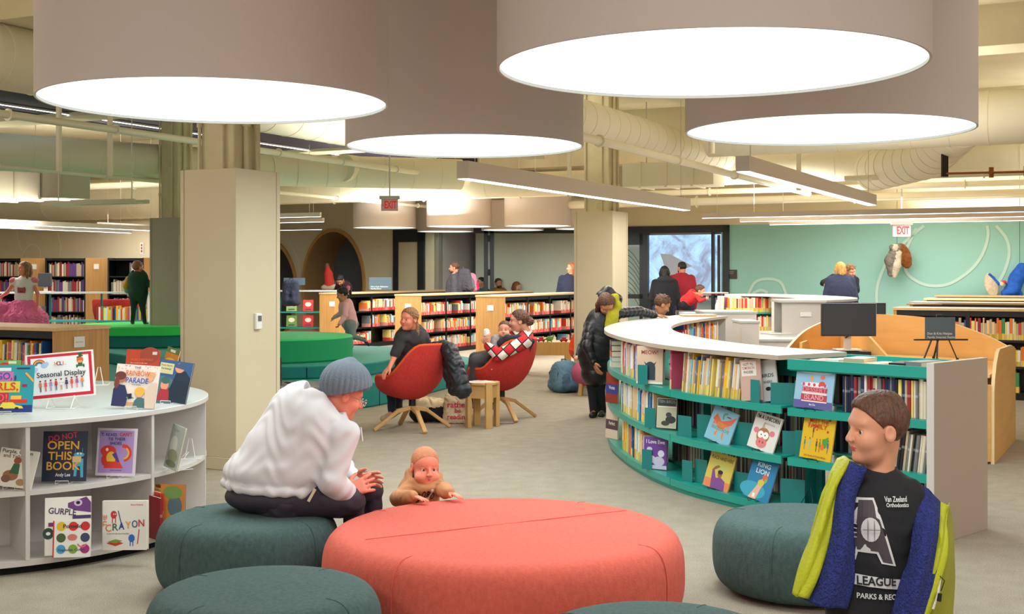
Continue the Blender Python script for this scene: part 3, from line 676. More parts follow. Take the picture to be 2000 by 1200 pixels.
# thermostat on the near column
a = c1+UA*.26+UB*.002; t = thing('thermostat', 'white wall thermostat on the near beige column', 'thermostat', (a.x, a.y, CH-(628-532)*9.95/F))
mb = MB(); mb.T = frame((0, 0, 0), UA); mb.box(-.036, -.026, -.065, .036, 0, .065, C(222, 220, 214)); mb.obj('body_case', t, bevel=.004)
mb = MB(); mb.T = frame((0, 0, 0), UA); mb.box(-.018, -.029, .0, .026, -.026, .045, C(90, 92, 92)); mb.obj('display', t, smooth=0)
# ---------------------------------------------------------------- the big drum lamps
def drum(cx, cy, r, z0, z1, label, group, cable=True, inset=.015):
    t = thing('drum_lamp', label, 'lamp', (cx, cy, z0), 0, group); h = z1-z0
    mb = MB(); n = 96 if r > .8 else 40; mb.lathe([(r, h), (r, 0), (r-.012, 0), (r-.012, .05)], M['shade'], n); mb.lathe([(0.001, h), (r, h)], M['shade'], n); mb.obj('shade', t, smooth=40)
    mb = MB(); mb.lathe([(r-.013, inset), (.001, inset)], M['diff'], n); mb.obj('diffuser', t, smooth=0)
    if cable:
        mb = MB()
        for k in range(3): a = 2*PI*k/3+.4; mb.cyl((r*.7*math.cos(a), r*.7*math.sin(a), h), (r*.7*math.cos(a), r*.7*math.sin(a), CZ-z0), .004, M['alu'], n=6)
        mb.obj('suspension_cable', t)
def lampfit(x0, x1, yn, yf, H=.95):
    dn = H*F/(HY-yn); df = H*F/(HY-yf); dc = (dn+df)/2; px = (x0+x1)/2; X = (px-1000)/F*dc; r = (x1-x0)/2/F*dc/math.sqrt(1+(X/dc)**2); return X, dc, r
for a, zt, lb in (((80, 766, 154, 240), 4.1, 'huge drum lamp at the left, hanging in front of the beige column'), ((676, 1139, 262, 309), 4.1, 'drum lamp behind and between the two nearest drum lamps'),
              ((965, 1803, 47, 195), 4.0, 'nearest and largest drum lamp, its glowing underside widest of all'), ((1332, 1901, 222, 285), 4.1, 'drum lamp at the right half hidden by the largest drum')):
    X, Y, r = lampfit(*a); drum(X, Y, r, CH+.95, zt, lb, 'large drum lamps'); area('drum_light', (X, Y, CH+.93), r*1.6, 42, rot=(0, 0, 0), col=(.93, .99, 1))
for x0, x1, yb, yt, lb in ((690, 812, 445.5, 386, 'small far drum lamp behind the hanging exit sign'), (833, 960, 443, 380, 'middle of the three front small drum lamps'), (985, 1116, 442, 377, 'small far drum lamp nearest the far beige column'),
              (815, 925, 453, 395, 'small drum lamp in the back row left of the black door frame'), (940, 1062, 450, 394, 'small drum lamp in the back row right of the black door frame'), (1085, 1200, 448, 394, 'small drum lamp in the back row partly behind the far beige column')):
    Y = .95*F/(532-yb); r = (x1-x0)/2/F*Y; drum((x0+x1)/2/F*Y-1000/F*Y, Y, r, CH+.95, CH+.95+(yb-yt)/F*Y, lb, 'small drum lamps at the far end')
# ---------------------------------------------------------------- linear lamps
def linear(p0, p1, label, group, h=.085, w=.06, lit=1):
    p0, p1 = Vector(p0), Vector(p1); L = (p1-p0).length; t = thing('linear_lamp', label, 'lamp', p0, 0, group); d = p1-p0
    mb = MB(); mb.T = frame((0, 0, 0), d); mb.box(0, -w/2, .006, L, w/2, h, M['alu']); mb.obj('housing', t, smooth=0)
    mb = MB(); mb.T = frame((0, 0, 0), d); mb.box(.01, -w/2+.006, 0, L-.01, w/2-.006, .0055, M['strip']); mb.obj('light_strip', t, smooth=0)
    mb = MB(); mb.T = frame((0, 0, 0), d)
    for x in (.25, L-.25): mb.cyl((x, 0, h), (x, 0, CZ-p0.z), .004, M['alu'], n=6)
    mb.obj('suspension_cable', t)
G = 'white suspended linear lamps'
def pz(px, py, z): return P(px, py, z)
zl = 2.45
linear(pz(903, 350, zl), pz(1341, 412, zl), 'long linear lamp between the middle drum lamp and the far column', G, .17, .12)
linear(pz(1450, 336, zl), pz(1703, 402, zl), 'linear lamp hanging below the right drum lamp', G, .14, .12)
a = pz(1371, 427, zl); linear(a, a+UB*9, 'nearest of the three parallel linear lamps before the teal wall', G)
a = pz(1445, 434, zl); linear(a, a+UB*9, 'middle of the three parallel linear lamps before the teal wall', G)
a = pz(1503, 440, zl); linear(a, a+UB*9, 'farthest of the three parallel linear lamps before the teal wall', G)
a = pz(313, 452, 2.35); linear(a-UA*6.5, a, 'linear lamp over the girl in the pink skirt', G)
a = pz(192, 443, zl); linear(a, a+UA*2.2, 'linear lamp over the boy in green', G)
a = pz(255, 456, 2.3); linear(a-UA*7, a, 'linear lamp nearest the left back bookcases', G)
for k, (x, y) in enumerate(((626, 424), (632, 434), (628, 449))): a = pz(x, y, 2.6); linear(a-UB*3.5, a, ('upper', 'middle', 'lowest')[k]+' of three short linear lamps right of the near column', G)
for k, (px, py) in enumerate(((0, 205), (150, 240))): a = P(px, py, 3.9); linear(a-UA*2, a+UA*(9), ('left', 'right')[k]+' light line in the dark violet ceiling slot', 'light lines in the ceiling slot', .03, .05)
for a, b, z, p_ in (((903, 350), (1341, 412), 2.43, 90), ((1450, 336), (1703, 402), 2.43, 90)):
    m_ = (P(*a, z)+P(*b, z))/2; d = P(*b, z)-P(*a, z); area('linear_light', m_, d.length, p_, shape='RECTANGLE', size_y=.1, rot=(0, 0, math.atan2(d.y, d.x)))
for (px, py) in ((1500, 430), (1850, 432), (700, 450), (1000, 450), (860, 440), (640, 442), (1250, 440)):
    a = P(px, py, 2.42); area('far_area_light', a, 2.5, 115, rot=(0, 0, 0))
area('far_area_light', (-8.6, 19.5, 2.5), 2.5, 120); area('far_area_light', (-8.2, 24.2, 2.7), 2.0, 60); area('far_area_light', (7, 22.5, 2.9), 4, 150); area('far_area_light', (11, 20.5, 2.9), 4, 120)  # extra overhead lights added to brighten the left and teal walls
# ---------------------------------------------------------------- ducts and pipes
def duct(path, r, label, name='air_duct', m=None, seams=.6, ends=True, n=28, cat='duct', group=None):
    t = thing(name, label, cat, path[0], 0, group); o = Vector(path[0]); pp = [Vector(p)-o for p in path]
    mb = MB(); mb.tube(pp, r, m or M['duct'], n, ends); mb.obj('duct_body' if r > .12 else 'pipe_body', t, smooth=50)
    if seams:
        mb = MB()
        for i in range(len(pp)-1):
            L = (pp[i+1]-pp[i]).length; d = (pp[i+1]-pp[i]).normalized(); k = int(L/seams)
            for j in range(1, k+1):
                c = pp[i]+d*(j*seams-.1); mb.tube([c, c+d*.018], r*1.018 if r > .12 else r*1.5, m or M['duct'], n, ends)
                if r <= .12: mb.obj('coupling', t, smooth=50); mb = MB()
        if mb.v: mb.obj('seam', t, smooth=50)
    return t
a = P(0, 110, 3.6); duct([a-UA*5, a+UA*8], .31, 'beige spiral duct high at the left behind the huge drum lamp', seams=.5)
pts = [Q(-160, 285, 16.8), Q(0, 297, 17.6), Q(375, 320, 19.5), Q(531, 332, 20.6), Q(900, 341, 21.7)]
duct(pts, .27, 'long pale duct running behind the near column below the ceiling', seams=.5)
a = Q(670, 328, 20.8); duct([a, a+UA*1.2], .235, 'round duct stub with a white end cap left of the exit sign', seams=0)
a = P(1140, 235, 3.4); duct([a-UA*2.5, a, a+UA*5.6], .24, 'pale spiral duct between the middle and right drum lamps', seams=.35)
a = P(1560, 250, 3.45); duct([a-UB*1.2, a+UB*9], .33, 'wide pale duct behind the right drum lamp', seams=.45)
a = P(1500, 325, 3.3); duct([a-UB*1.5, a+UB*9], .28, 'duct farther back crossing toward the right wall', seams=.9)
a = P(700, 372, 3.2); duct([a-UB*5, a+UB*5], .22, 'far duct above the small drum lamps', seams=.8)
a = P(60, 395, 3.1); duct([a-UB*4, a+UB*6], .42, 'broad cream duct over the left back bookcases', seams=1.2)
a = P(1880, 290, 3.1); duct([a+UA*0-UB*.0+Vector((0, 0, .3)), a+UA*1.5-UB*.6+Vector((0, 0, .05)), a+UA*3-UB*1.6], .3, 'curved duct branch below the wide duct at the right', seams=.3)
PG = 'cream sprinkler and service pipes'
a = P(0, 325, 3.0); duct([a-UA*4, a+UA*16], .032, 'slim pipe over the left shelves behind the near column', 'ceiling_pipe', M['pipe'], 3, cat='pipe', group=PG)
a = P(0, 222, 3.3); duct([a-UA*3, a+UA*16], .045, 'thick coupled pipe running just under the huge left drum', 'ceiling_pipe', M['pipe'], 1.6, cat='pipe', group=PG)
a = P(1140, 268, 2.95); duct([a-UA*2, a+UA*10], .045, 'thick pipe running back from the middle drum lamp', 'ceiling_pipe', M['pipe'], 2.5, cat='pipe', group=PG)
a = P(1370, 394, 2.95); duct([a-UB*3, a+UB*10], .075, 'thick level pipe above the three parallel lamps', 'ceiling_pipe', M['pipe'], 3, cat='pipe', group=PG)
a = P(1650, 349, 2.95); duct([a, a+UB*8], .04, 'thin level pipe high at the right', 'ceiling_pipe', M['pipe'], 2, cat='pipe', group=PG)
a = P(1480, 372, 3.05); duct([a-UB*3, a+UB*8], .05, 'level pipe passing behind the right linear lamp', 'ceiling_pipe', M['pipe'], 2.2, cat='pipe', group=PG)
a = P(570, 395, 3.1); duct([a-UB*1, a+UB*8], .05, 'far pipe above the small drum lamps', 'ceiling_pipe', M['pipe'], 2.2, cat='pipe', group=PG)
a = P(0, 372, 3.2); duct([a-UB*3, a+UB*5], .06, 'pipe between the long duct and the left linear lamps', 'ceiling_pipe', M['pipe'], 2.2, cat='pipe', group=PG)
for px, py, z, zb, Y, lb in ((115, 245, 0, 335, 15.2, 'upright pipe nearest the left edge of the room'), (215, 262, 0, 345, 15.5, 'upright pipe right of the other at the left'), (1112, 330, 0, 385, 19, 'upright pipe beside the far column'), (1560, 300, 0, 372, 18, 'upright hanger pipe right of the far column'), (1390, 250, 0, 300, 14, 'upright hanger on the sloping duct')):
    a = Q(px, py, Y); b = Q(px, zb, Y); a.z = CZ; duct([a, b], .035, lb, 'drop_pipe', M['pipe'], 0, n=10, cat='pipe', group='upright drop pipes')
for lb, px0, px1, y0, y1, Y, m_ in (('grey rectangular duct high over the left back bookcases', -60, 175, 335, 392, 20.5, mat('grey_duct', (170, 162, 140), .6)), ('cream rectangular duct beside the upper part of the far column', 1215, 1390, 320, 366, 19.5, M['duct'])):
    a = Q(px0, y1, Y); b = Q(px1, y0, Y); t = thing('box_duct', lb, 'duct', a); mb = MB(); mb.T = frame((0, 0, 0), UB); mb.box(0, 0, 0, (b.x-a.x)*1.05, .6, b.z-a.z, m_); mb.obj('duct_body', t, smooth=0, bevel=.01)
    for k in range(3): mb = MB(); mb.T = frame((0, 0, 0), UB); x = (b.x-a.x)*(.2+.3*k); mb.box(x, -.02, -.02, x+.04, .62, b.z-a.z+.02, m_); mb.obj('flange', t, smooth=0)
    mb = MB(); mb.T = frame((0, 0, 0), UB); mb.cyl((.3, .3, b.z-a.z), (.3, .3, CZ-a.z), .01, M['alu'], n=6); mb.cyl((1.2, .3, b.z-a.z), (1.2, .3, CZ-a.z), .01, M['alu'], n=6); mb.obj('hanger_rod', t)
a = Q(80, 402, 19); t = thing('cable_tray', 'slim cable tray hanging over the left back bookcases', 'cable tray', a); mb = MB(); mb.T = frame((0, 0, 0), UB); mb.box(0, 0, 0, 1.9, .02, .06, M['duct']); mb.box(0, .3, 0, 1.9, .32, .06, M['duct'])
for k in range(12): mb.box(.05+k*.16, .02, 0, .07+k*.16, .3, .02, M['duct'])
for x in (.2, 1.7): mb.cyl((x, .16, .02), (x, .16, CZ-a.z), .008, M['duct'], n=6)
mb.obj('tray_body', t, smooth=0)
# grille on the long duct, wood-look tray hanger
a = Q(323, 322, 18.9); t = thing('air_grille', 'small white louvred grille on the long pale duct', 'vent', a)
mb = MB(); mb.T = frame((0, 0, 0), UB); mb.box(-.16, -.02, -.07, .16, .0, .07, M['white']); mb.obj('grille_frame', t)
mb = MB(); mb.T = frame((0, 0, 0), UB)
for k in range(14): mb.box(-.14+k*.02, -.03, -.055, -.13+k*.02, -.02, .055, C(150, 152, 160))
mb.obj('louvre', t)
a = Q(1845, 330, 15.5); t = thing('brass_pipe_fitting', 'rusty brass pipe with valve at the upper right', 'pipe', a)
BR = mat('aged_brass', (150, 92, 44), .5, .6); mb = MB(); mb.cyl((0, 0, -.06), Vector((0, 0, -.08))+UB*1.6, .014, BR, n=8)
for s in (.55, .95): p = UB*s; mb.sph((p.x, p.y, -.07), .035, BR); mb.bar((p.x, p.y, -.13), (p.x, p.y, .0), .05, .03, BR)
mb.obj('pipe_body', t)
mb = MB(); mb.box(-.04, -.02, -.1, .04, .02, .28, mat('dark_perforated_steel', (46, 30, 26), .6, .4)); mb.obj('perforated_strap', t)
# exit signs
def exit_sign(px, py, wpx, Y, label, rz, arrow):
    w_ = wpx/F*Y; h = w_*.68; a = Q(px, py, Y); t = thing('exit_sign', label, 'exit sign', a, rz)
    mb = MB(); mb.box(-w_/2, -.02, -h/2, w_/2, .02, h/2, mat('exit_face', (206, 168, 164), .7, emit=.12)); mb.obj('sign_face', t, bevel=.004)
    mb = MB(); mb.box(-w_*.6, -.045, h/2, w_*.6, .045, h/2+.06, M['white']); mb.cyl((0, 0, h/2+.06), (0, 0, CZ-a.z), .012, M['white'], n=8); mb.obj('ceiling_mount', t)
    mb = MB(); vs, fs, m_ = text_mesh('EXIT', h*.66, M['red'], 0, .05, width=w_*.72); mb.add([(x+w_*.05, -.022, z) for x, z, _ in vs], fs, m_)
    if arrow: mb.add([(-w_*.36, -.022, .02), (-w_*.44, -.022, 0), (-w_*.36, -.022, -.02)], [(0, 1, 2)], M['red'])
    mb.obj('exit_lettering', t, smooth=0)
exit_sign(761, 401, 33, 20, 'red EXIT sign with arrow hanging before the small drum lamps', 0, True)
exit_sign(1761, 451, 34, 21.5, 'red EXIT sign hanging above the bird sculpture by the teal wall', 0, False)
# ================================================================ poufs
def pouf(loc, r, h, m, label, group=None, name='pouf', cat='pouf', bulge=.06):
    t = thing(name, label, cat, loc, 0, group); pr = []; n = 22
    for i in range(n+1):       # side profile: small base, bulging side, rounded shoulder, gently domed top
        a = -PI/2+(PI)*i/n; ca, sa = math.cos(a), math.sin(a); e = .62
        pr.append((r-.14+.14*abs(ca)**e*(1 if ca > 0 else -1), h*.5+h*.46*math.copysign(abs(sa)**.75, sa)))
    pr = [(.001, .004)]+[(max(.02, x), max(.004, z)) for x, z in pr]+[((r-.14)*.7, h*.965), ((r-.14)*.35, h*.985), (.001, h*.99)]
    mb = MB(); mb.lathe(pr, m, 72); mb.obj('upholstery', t, smooth=80)
    mb = MB()
    for k in range(4):        # seams running down the side
        a = 2*PI*k/4+1.0; mb.tube([(x*math.cos(a)*1.002, x*math.sin(a)*1.002, z) for x, z in pr[2:-3]], .003, m, 5)
    if r > .6: mb.tube([(math.cos(.5)*x, math.sin(.5)*x, h*.99) for x in (-(r-.15), r-.15)], .002, m, 5)
    mb.obj('seam', t)
    return t
G = 'dark teal round poufs'
pouf((-.04, 5.70, 0), .835, .415, M['orange'], 'large round coral pouf used as a low table in the middle of the foreground', name='large_pouf')
pouf((-1.32, 6.15, 0), .45, .385, M['pouf'], 'dark teal pouf the woman in the white hoodie sits on', G)
pouf((-.95, 4.72, 0), .45, .385, M['pouf'], 'dark teal pouf at the bottom left, in front of the coral pouf', G)
pouf((.50, 4.17, 0), .45, .385, M['pouf'], 'dark teal pouf just showing at the bottom edge of the picture', G)
pouf((1.45, 6.1, 0), .45, .385, M['pouf'], 'dark teal pouf behind the boy with the yellow and blue jacket', G)
# ================================================================ round white display island
IC = Vector((-3.22, 7.53, 0)); IR = 1.32; A0 = math.radians(7.3); DA = 2*PI/11
isl = thing('display_island', 'round white display shelving island with open compartments at the left', 'display shelf', IC)
def ring(r, a0, a1, n=10): return [(r*math.cos(a0+(a1-a0)*i/n), r*math.sin(a0+(a1-a0)*i/n)) for i in range(n+1)]
mb = MB(); mb.prism(ring(IR, 0, 2*PI, 88)[:-1], .770, .80, M['whitetop'], M['white'], M['white']); mb.obj('top', isl, bevel=.003)
mb = MB(); mb.prism(ring(IR-.01, 0, 2*PI, 88)[:-1], .045, .075, M['white']); mb.obj('base_shelf', isl)
mb = MB(); mb.prism(ring(IR-.06, 0, 2*PI, 88)[:-1], 0, .045, M['dark']); mb.obj('plinth', isl)
CR = .9
core = [(CR*math.cos(A0+DA*(k+.5)), CR*math.sin(A0+DA*(k+.5))) for k in range(11)]
mb = MB(); mb.prism(core, .075, .77, M['white']); mb.obj('back_panel', isl, smooth=20)
for k in range(11):
    a = A0+DA*k; mb = MB(); mb.T = Matrix.Rotation(a, 4, 'Z'); mb.box(.86, -.011, .075, IR-.008, .011, .77, M['white']); mb.obj('divider', isl, smooth=0, bevel=.001)
    mb = MB(); o = ring(IR-.012, a+.009, a+DA-.009); i = ring(.87, a+.013, a+DA-.013); mb.prism(o+i[::-1], .412, .436, M['white']); mb.obj('shelf', isl)
# ================================================================ curved teal picture-book bookcase
CO = [(1.72, 7.84), (1.47, 8.24), (1.20, 8.76), (1.03, 9.38), (.92, 10.1), (.87, 11.0), (.95, 12.0), (1.2, 13.1), (1.62, 14.2), (2.08, 15.2)]
cs = catmull([(x, y, 0) for x, y in CO], 10)
def arcs(pts):
    s = [0]
    for i in range(1, len(pts)): s.append(s[-1]+(pts[i]-pts[i-1]).length)
    return s
def resample(pts, step):
    s = arcs(pts); n = int(s[-1]/step); out = []
    for k in range(n+1):
        d = s[-1]*k/n; i = max(j for j in range(len(s)) if s[j] <= d+1e-9); i = min(i, len(pts)-2); f = (d-s[i])/max(1e-9, s[i+1]-s[i]); out.append(pts[i].lerp(pts[i+1], f))
    return out
cs = resample(cs, .1); SS = arcs(cs)
def at_s(d, off=0):        # point and tangent on the outer line at arclength d, offset inward by off
    i = min(len(cs)-2, max(0, int(d/SS[-1]*(len(cs)-1)))); f = (d-SS[i])/(SS[i+1]-SS[i]); p = cs[i].lerp(cs[i+1], f); a = cs[max(0, i-1)]; b = cs[min(len(cs)-1, i+2)]
    t = (b-a).normalized(); n = Vector((t.y, -t.x, 0)); return p+n*off, t, n      # n points to the inside of the curve
def band(s0, s1, o0, o1, z0, z1, m, side=None, step=.08):
    n = max(2, int((s1-s0)/step)); A = [at_s(s0+(s1-s0)*k/n, o0)[0] for k in range(n+1)]; B = [at_s(s0+(s1-s0)*k/n, o1)[0] for k in range(n+1)]
    mb = MB(); vs = []
    for a, b in zip(A, B): vs += [(a.x, a.y, z0), (b.x, b.y, z0), (b.x, b.y, z1), (a.x, a.y, z1)]
    S_ = side or m
    for k in range(n):
        q = 4*k; mb.add(vs[q:q+8], [(3, 2, 6, 7)], m); mb.add(vs[q:q+8], [(0, 4, 5, 1), (0, 3, 7, 4), (1, 5, 6, 2)], S_)
    mb.add(vs[:4], [(0, 1, 2, 3)], S_); mb.add(vs[-4:], [(3, 2, 1, 0)], S_); return mb
W_ = .57; ZT = 1.05; Z1, Z2, Z3 = .725, .405, .085
cb = thing('curved_bookcase', 'long curved teal steel bookcase with a white C shaped counter on top', 'bookcase', (0, 0, 0))
LT = SS[-1]
band(0, LT, -.03, W_+.03, ZT-.03, ZT, M['whitetop'], M['panelgrey']).obj('counter', cb, smooth=25)
band(0, LT, .02, W_-.02, 0, .05, M['teal']).obj('kick_plate', cb, smooth=25)
bays = [0.0, 1.22, 2.32, 3.35, 4.4, 5.45, 6.5, LT]
for b in range(7):
    s0, s1 = bays[b], bays[b+1]
    for z in (Z1, Z2, Z3):
        for o0, o1 in ((.0, .27), (W_-.27, W_)):
            if o0 > .1 and z < .3 and False: continue
            sh = band(s0+.004, s1-.004, o0, o1, z-.012, z, M['teal']); e = band(s0+.004, s1-.004, o0 if o0 < .1 else o1-.012, (o0+.012) if o0 < .1 else o1, z-.05, z-.0125, M['teal'])
            off = len(sh.v); sh.v += e.v; sh.f += [tuple(i+off for i in f) for f in e.f]; sh.m += e.m; sh.obj('shelf', cb, smooth=25)
for s in bays:
    s = min(max(s, .02), LT-.02); p, t, n = at_s(s, W_/2); mb = MB(); mb.T = frame((p.x, p.y, 0), t); mb.box(-.02, -.03, .05, .02, .03, ZT-.03, M['tealdk'])
    for k in range(30): mb.box(-.006, -.032, .1+k*.03, .006, -.03, .112+k*.03, M['dark'])
    mb.obj('upright', cb, smooth=0)
for s in (.012, LT-.012):
    p, t, n = at_s(s, W_/2); mb = MB(); mb.T = frame((p.x, p.y, 0), t)
    if s > 1: mb.box(-.012, -W_/2-.01, 0, .012, W_/2+.01, ZT-.03, M['white']); mb.obj('end_panel', cb, smooth=0)
    else: mb.box(-.005, -W_/2+.02, ZT-.16, .3, -.0, ZT-.035, M['teal']); mb.obj('top_bracket', cb, smooth=0)
# ================================================================ straight teal bookcase with the grey end panel
SA = Vector((1.755, 7.80, 0)); SBp = Vector((2.41, 7.12, 0)); su = (SBp-SA).normalized(); sn = Vector((-su.y, su.x, 0)); SL_ = (SBp-SA).length
sb = thing('straight_bookcase', 'low teal steel bookcase with a wide grey end panel beside the boy', 'bookcase', SA)
def sbox(name, x0, y0, z0, x1, y1, z1, m, bevel=0, par=None):
    mb = MB(); mb.T = frame((0, 0, 0), su); mb.box(x0, y0, z0, x1, y1, z1, m); return mb.obj(name, par or sb, smooth=0, bevel=bevel)
SD = .66
sbox('end_panel', SL_, -.01, 0, SL_+.045, SD+.01, 1.055, M['panelgrey'], .002)
mb = MB(); mb.T = frame((0, 0, 0), su); mb.box(SL_, -.0165, 0, SL_+.045, -.0102, 1.055, M['white']); mb.obj('panel_edge', sb, smooth=0)
for z in (.72, .405, .085):
    for y0, y1 in ((0, .29), (SD-.29, SD)): sbox('shelf', .0, y0, z-.012, SL_-.002, y1, z, M['teal']); 
    sbox('shelf_lip', .0, -.012, z-.05, SL_-.002, 0, z, M['teal'])
sbox('top_rail', 0, -.012, .965, SL_-.002, .005, 1.03, M['teal']); sbox('top_rail', 0, SD-.005, .965, SL_-.002, SD+.012, 1.03, M['teal']); sbox('top_shelf', 0, .01, .955, SL_-.002, SD-.01, .965, M['teal'])
sbox('kick_plate', 0, .0, 0, SL_-.002, .03, .05, M['teal'])
for x in (.03, SL_-.03): sbox('upright', x-.02, SD/2-.02, .05, x+.02, SD/2+.02, 1.0, M['tealdk'])
# ================================================================ white furniture behind the curved bookcase
def cabinet(name, px0, px1, Y, z, depth, label, m=None, cat='cabinet', ang=None):
    a = Vector(((px0-1000)/F*Y, Y, 0)); u = Vector(ang) if ang else Vector((1, 0, 0)); u.normalize(); k = (px1-1000)/F; L = (k*a.y-a.x)/(u.x-k*u.y)
    t = thing(name, label, cat, a); mb = MB(); mb.T = frame((0, 0, 0), u); mb.box(0, .01, 0, L, depth, z-.03, m or M['white']); mb.obj('cabinet_body', t, smooth=0, bevel=.003)
    mb = MB(); mb.T = frame((0, 0, 0), u); mb.box(-.01, 0, z-.03, L+.01, depth+.01, z, M['whitetop']); mb.obj('worktop', t, smooth=0, bevel=.003); return t
cabinet('white_cabinet', 1376, 1478, 16.2, 1.06, .8, 'white cabinet standing behind the far end of the curved counter')
cabinet('white_cabinet', 1448, 1483, 15.1, .98, .6, 'narrow white cabinet with a recessed front beside the curved counter end')
t = thing('white_desk', 'low white desk behind the black monitor', 'desk', (3.25, 15.2, 0)); mb = MB(); mb.box(-.25, 0, .72, .78, 2.2, .75, M['whitetop']); mb.obj('desktop', t, smooth=0, bevel=.003)
mb = MB(); mb.box(-.2, .05, 0, -.16, 2.1, .72, M['white']); mb.box(.7, .05, 0, .74, 2.1, .72, C(150, 122, 96)); mb.obj('side_panel', t, smooth=0)
mb = MB(); mb.box(-.2, .02, .35, .74, .05, .72, M['white']); mb.obj('front_panel', t, smooth=0)
a = P(1520, 652, .752); t = thing('leaflet', 'white leaflet lying on the low white desk', 'leaflet', a, .4); mb = MB(); mb.box(-.2, -.12, 0, .2, .12, .004, M['paper']); mb.obj('sheet', t, smooth=0)
# far curved bookcase
fc = thing('curved_bookcase', 'far curved bookcase with white counter and a white end panel facing the viewer', 'bookcase', (0, 0, 0)); FZ = 1.2
fpts = catmull([(3.66, 16.9, 0), (4.3, 17.0, 0), (4.75, 17.8, 0), (4.95, 18.9, 0), (4.75, 20.2, 0), (4.35, 21.2, 0)], 8)
mb = MB(); outer = [Vector((3.62, 16.6, 0))]+[Vector(p) for p in catmull([(4.25, 16.6, 0), (4.85, 17.4, 0), (5.2, 18.8, 0), (5.0, 20.6, 0), (4.5, 21.6, 0)], 8)]
inner = [Vector(p) for p in catmull([(3.72, 21.5, 0), (4.3, 20.6, 0), (4.45, 19.4, 0), (4.2, 18.0, 0), (3.62, 17.2, 0)], 8)]
mb.prism([(p.x, p.y) for p in outer+inner], FZ-.03, FZ, M['whitetop'], M['white']); mb.obj('counter', fc)
mb = MB(); mb.box(3.66, 16.64, 0, 4.24, 16.68, FZ-.03, M['white']); mb.obj('end_panel', fc, smooth=0)
mb = MB(); mb.box(3.9, 16.625, .98, 4.05, 16.638, 1.04, M['paper']); mb.obj('shelf_label', fc, smooth=0)
mb = MB(); mb.box(3.56, 20.9, 0, 3.60, 21.3, FZ-.03, M['white']); mb.obj('side_panel', fc, smooth=0)
for z in (.9, .58, .26): mb = MB(); mb.box(3.6, 20.85, z-.03, 5.0, 21.2, z, M['teal']); mb.obj('shelf', fc, smooth=0)
mb = MB(); mb.box(3.6, 21.2, 0, 5.0, 21.24, FZ-.03, M['white']); mb.obj('back_panel', fc, smooth=0)
mb = MB(); p_ = [p for p in inner[8:]]; mb.prism([(p.x+.05, p.y) for p in p_]+[(p.x+.15, p.y) for p in p_][::-1], .02, FZ-.03, M['white']); mb.obj('inner_panel', fc)
# ================================================================ plywood computer carrel
cr = thing('computer_carrel', 'honey plywood computer carrel with a curved screen wall and hinged front', 'computer carrel', (0, 0, 0))
wp = [(2.66, 11.9, .84), (3.0, 12.5, 1.0), (3.45, 12.8, 1.125), (3.9, 12.75, 1.14), (4.3, 12.4, 1.10), (4.58, 11.95, .98), (4.72, 11.55, .85)]
cc = catmull([(x, y, z) for x, y, z in wp], 8); mb = MB(); rows = []
for i, p in enumerate(cc):
    a = cc[max(0, i-1)]; b = cc[min(len(cc)-1, i+1)]; d = Vector((b.x-a.x, b.y-a.y, 0)).normalized(); n = Vector((-d.y, d.x, 0))*.013; rows.append([Vector((p.x, p.y, 0))-n, Vector((p.x, p.y, p.z))-n, Vector((p.x, p.y, p.z))+n, Vector((p.x, p.y, 0))+n])
mb.grid([[r[0], r[1]] for r in rows], M['ply']); mb.grid([[r[2], r[3]] for r in rows], M['ply']); mb.grid([[r[1], r[2]] for r in rows], M['plyedge']); mb.obj('screen_wall', cr)
# right wing: an upright panel with a sweeping top front corner
w0 = Vector((3.95, 10.1, 0)); w1 = Vector((4.74, 11.6, 0)); wu = (w1-w0).normalized(); wl_ = (w1-w0).length; mb = MB(); mb.T = frame(w0, wu)
pr = [(0, 0), (wl_, 0), (wl_, .86), (wl_*.8, .91), (.42, .925), (.30, .90), (.16, .82), (.05, .70), (0, .60)]
nn = len(pr); vs = [(x, -.014, z) for x, z in pr]+[(x, .014, z) for x, z in pr]; mb.add(vs, [tuple(range(nn))], M['ply']); mb.add(vs, [tuple(range(2*nn-1, nn-1, -1))], M['ply']); mb.add(vs, [(i, i+nn, (i+1) % nn+nn, (i+1) % nn) for i in range(nn)], M['plyedge']); mb.obj('side_wing', cr, smooth=0)
fl_ = Vector((3.2, 10.0, 0)); mb = MB(); mb.T = frame(fl_, w0-fl_); L = (w0-fl_).length; mb.box(0, 0, .02, L-.012, .02, .655, M['ply']); mb.obj('hinged_front', cr, smooth=0, bevel=.002)
mb = MB(); mb.T = frame(fl_, w0-fl_); mb.box(L-.17, -.002, .30, L-.167, .0, .64, C(150, 96, 50)); mb.box(L-.35, -.002, .17, L-.17, .0, .175, M['plyedge']); mb.obj('panel_joint', cr, smooth=0)
for z in (.575, .375):
    mb = MB(); mb.T = frame(fl_, w0-fl_); mb.box(L-.21, -.008, z-.035, L-.125, 0, z+.035, mat('hinge_steel', (92, 86, 80), .35, .8)); mb.cyl((L-.1675, -.012, z-.035), (L-.1675, -.012, z+.035), .007, mat('hinge_steel', (92, 86, 80)), n=8)
    h_ = mb.obj('hinge', cr, smooth=0); mb = MB(); mb.T = frame(fl_, w0-fl_)
    for x in (-.03, .03):
        for q in (-.022, .022): mb.sph((L-.1675+x, -.009, z+q), .004, M['chrome'], 8, 4)
    mb.obj('screw', h_)
for z in (.47, .29): mb = MB(); mb.T = frame(fl_, w0-fl_); mb.cyl((L-.33, -.004, z), (L-.33, .0, z), .035, M['plyedge'], n=20); mb.obj('cable_hole', cr)
mb = MB(); mb.prism([(2.72, 11.85), (3.05, 12.45), (3.45, 12.74), (3.9, 12.7), (4.27, 12.35), (4.55, 11.9), (4.68, 11.55), (3.95, 10.16), (3.2, 10.05), (2.7, 11.0)], .705, .73, M['ply'], M['plyedge']); mb.obj('desktop', cr)
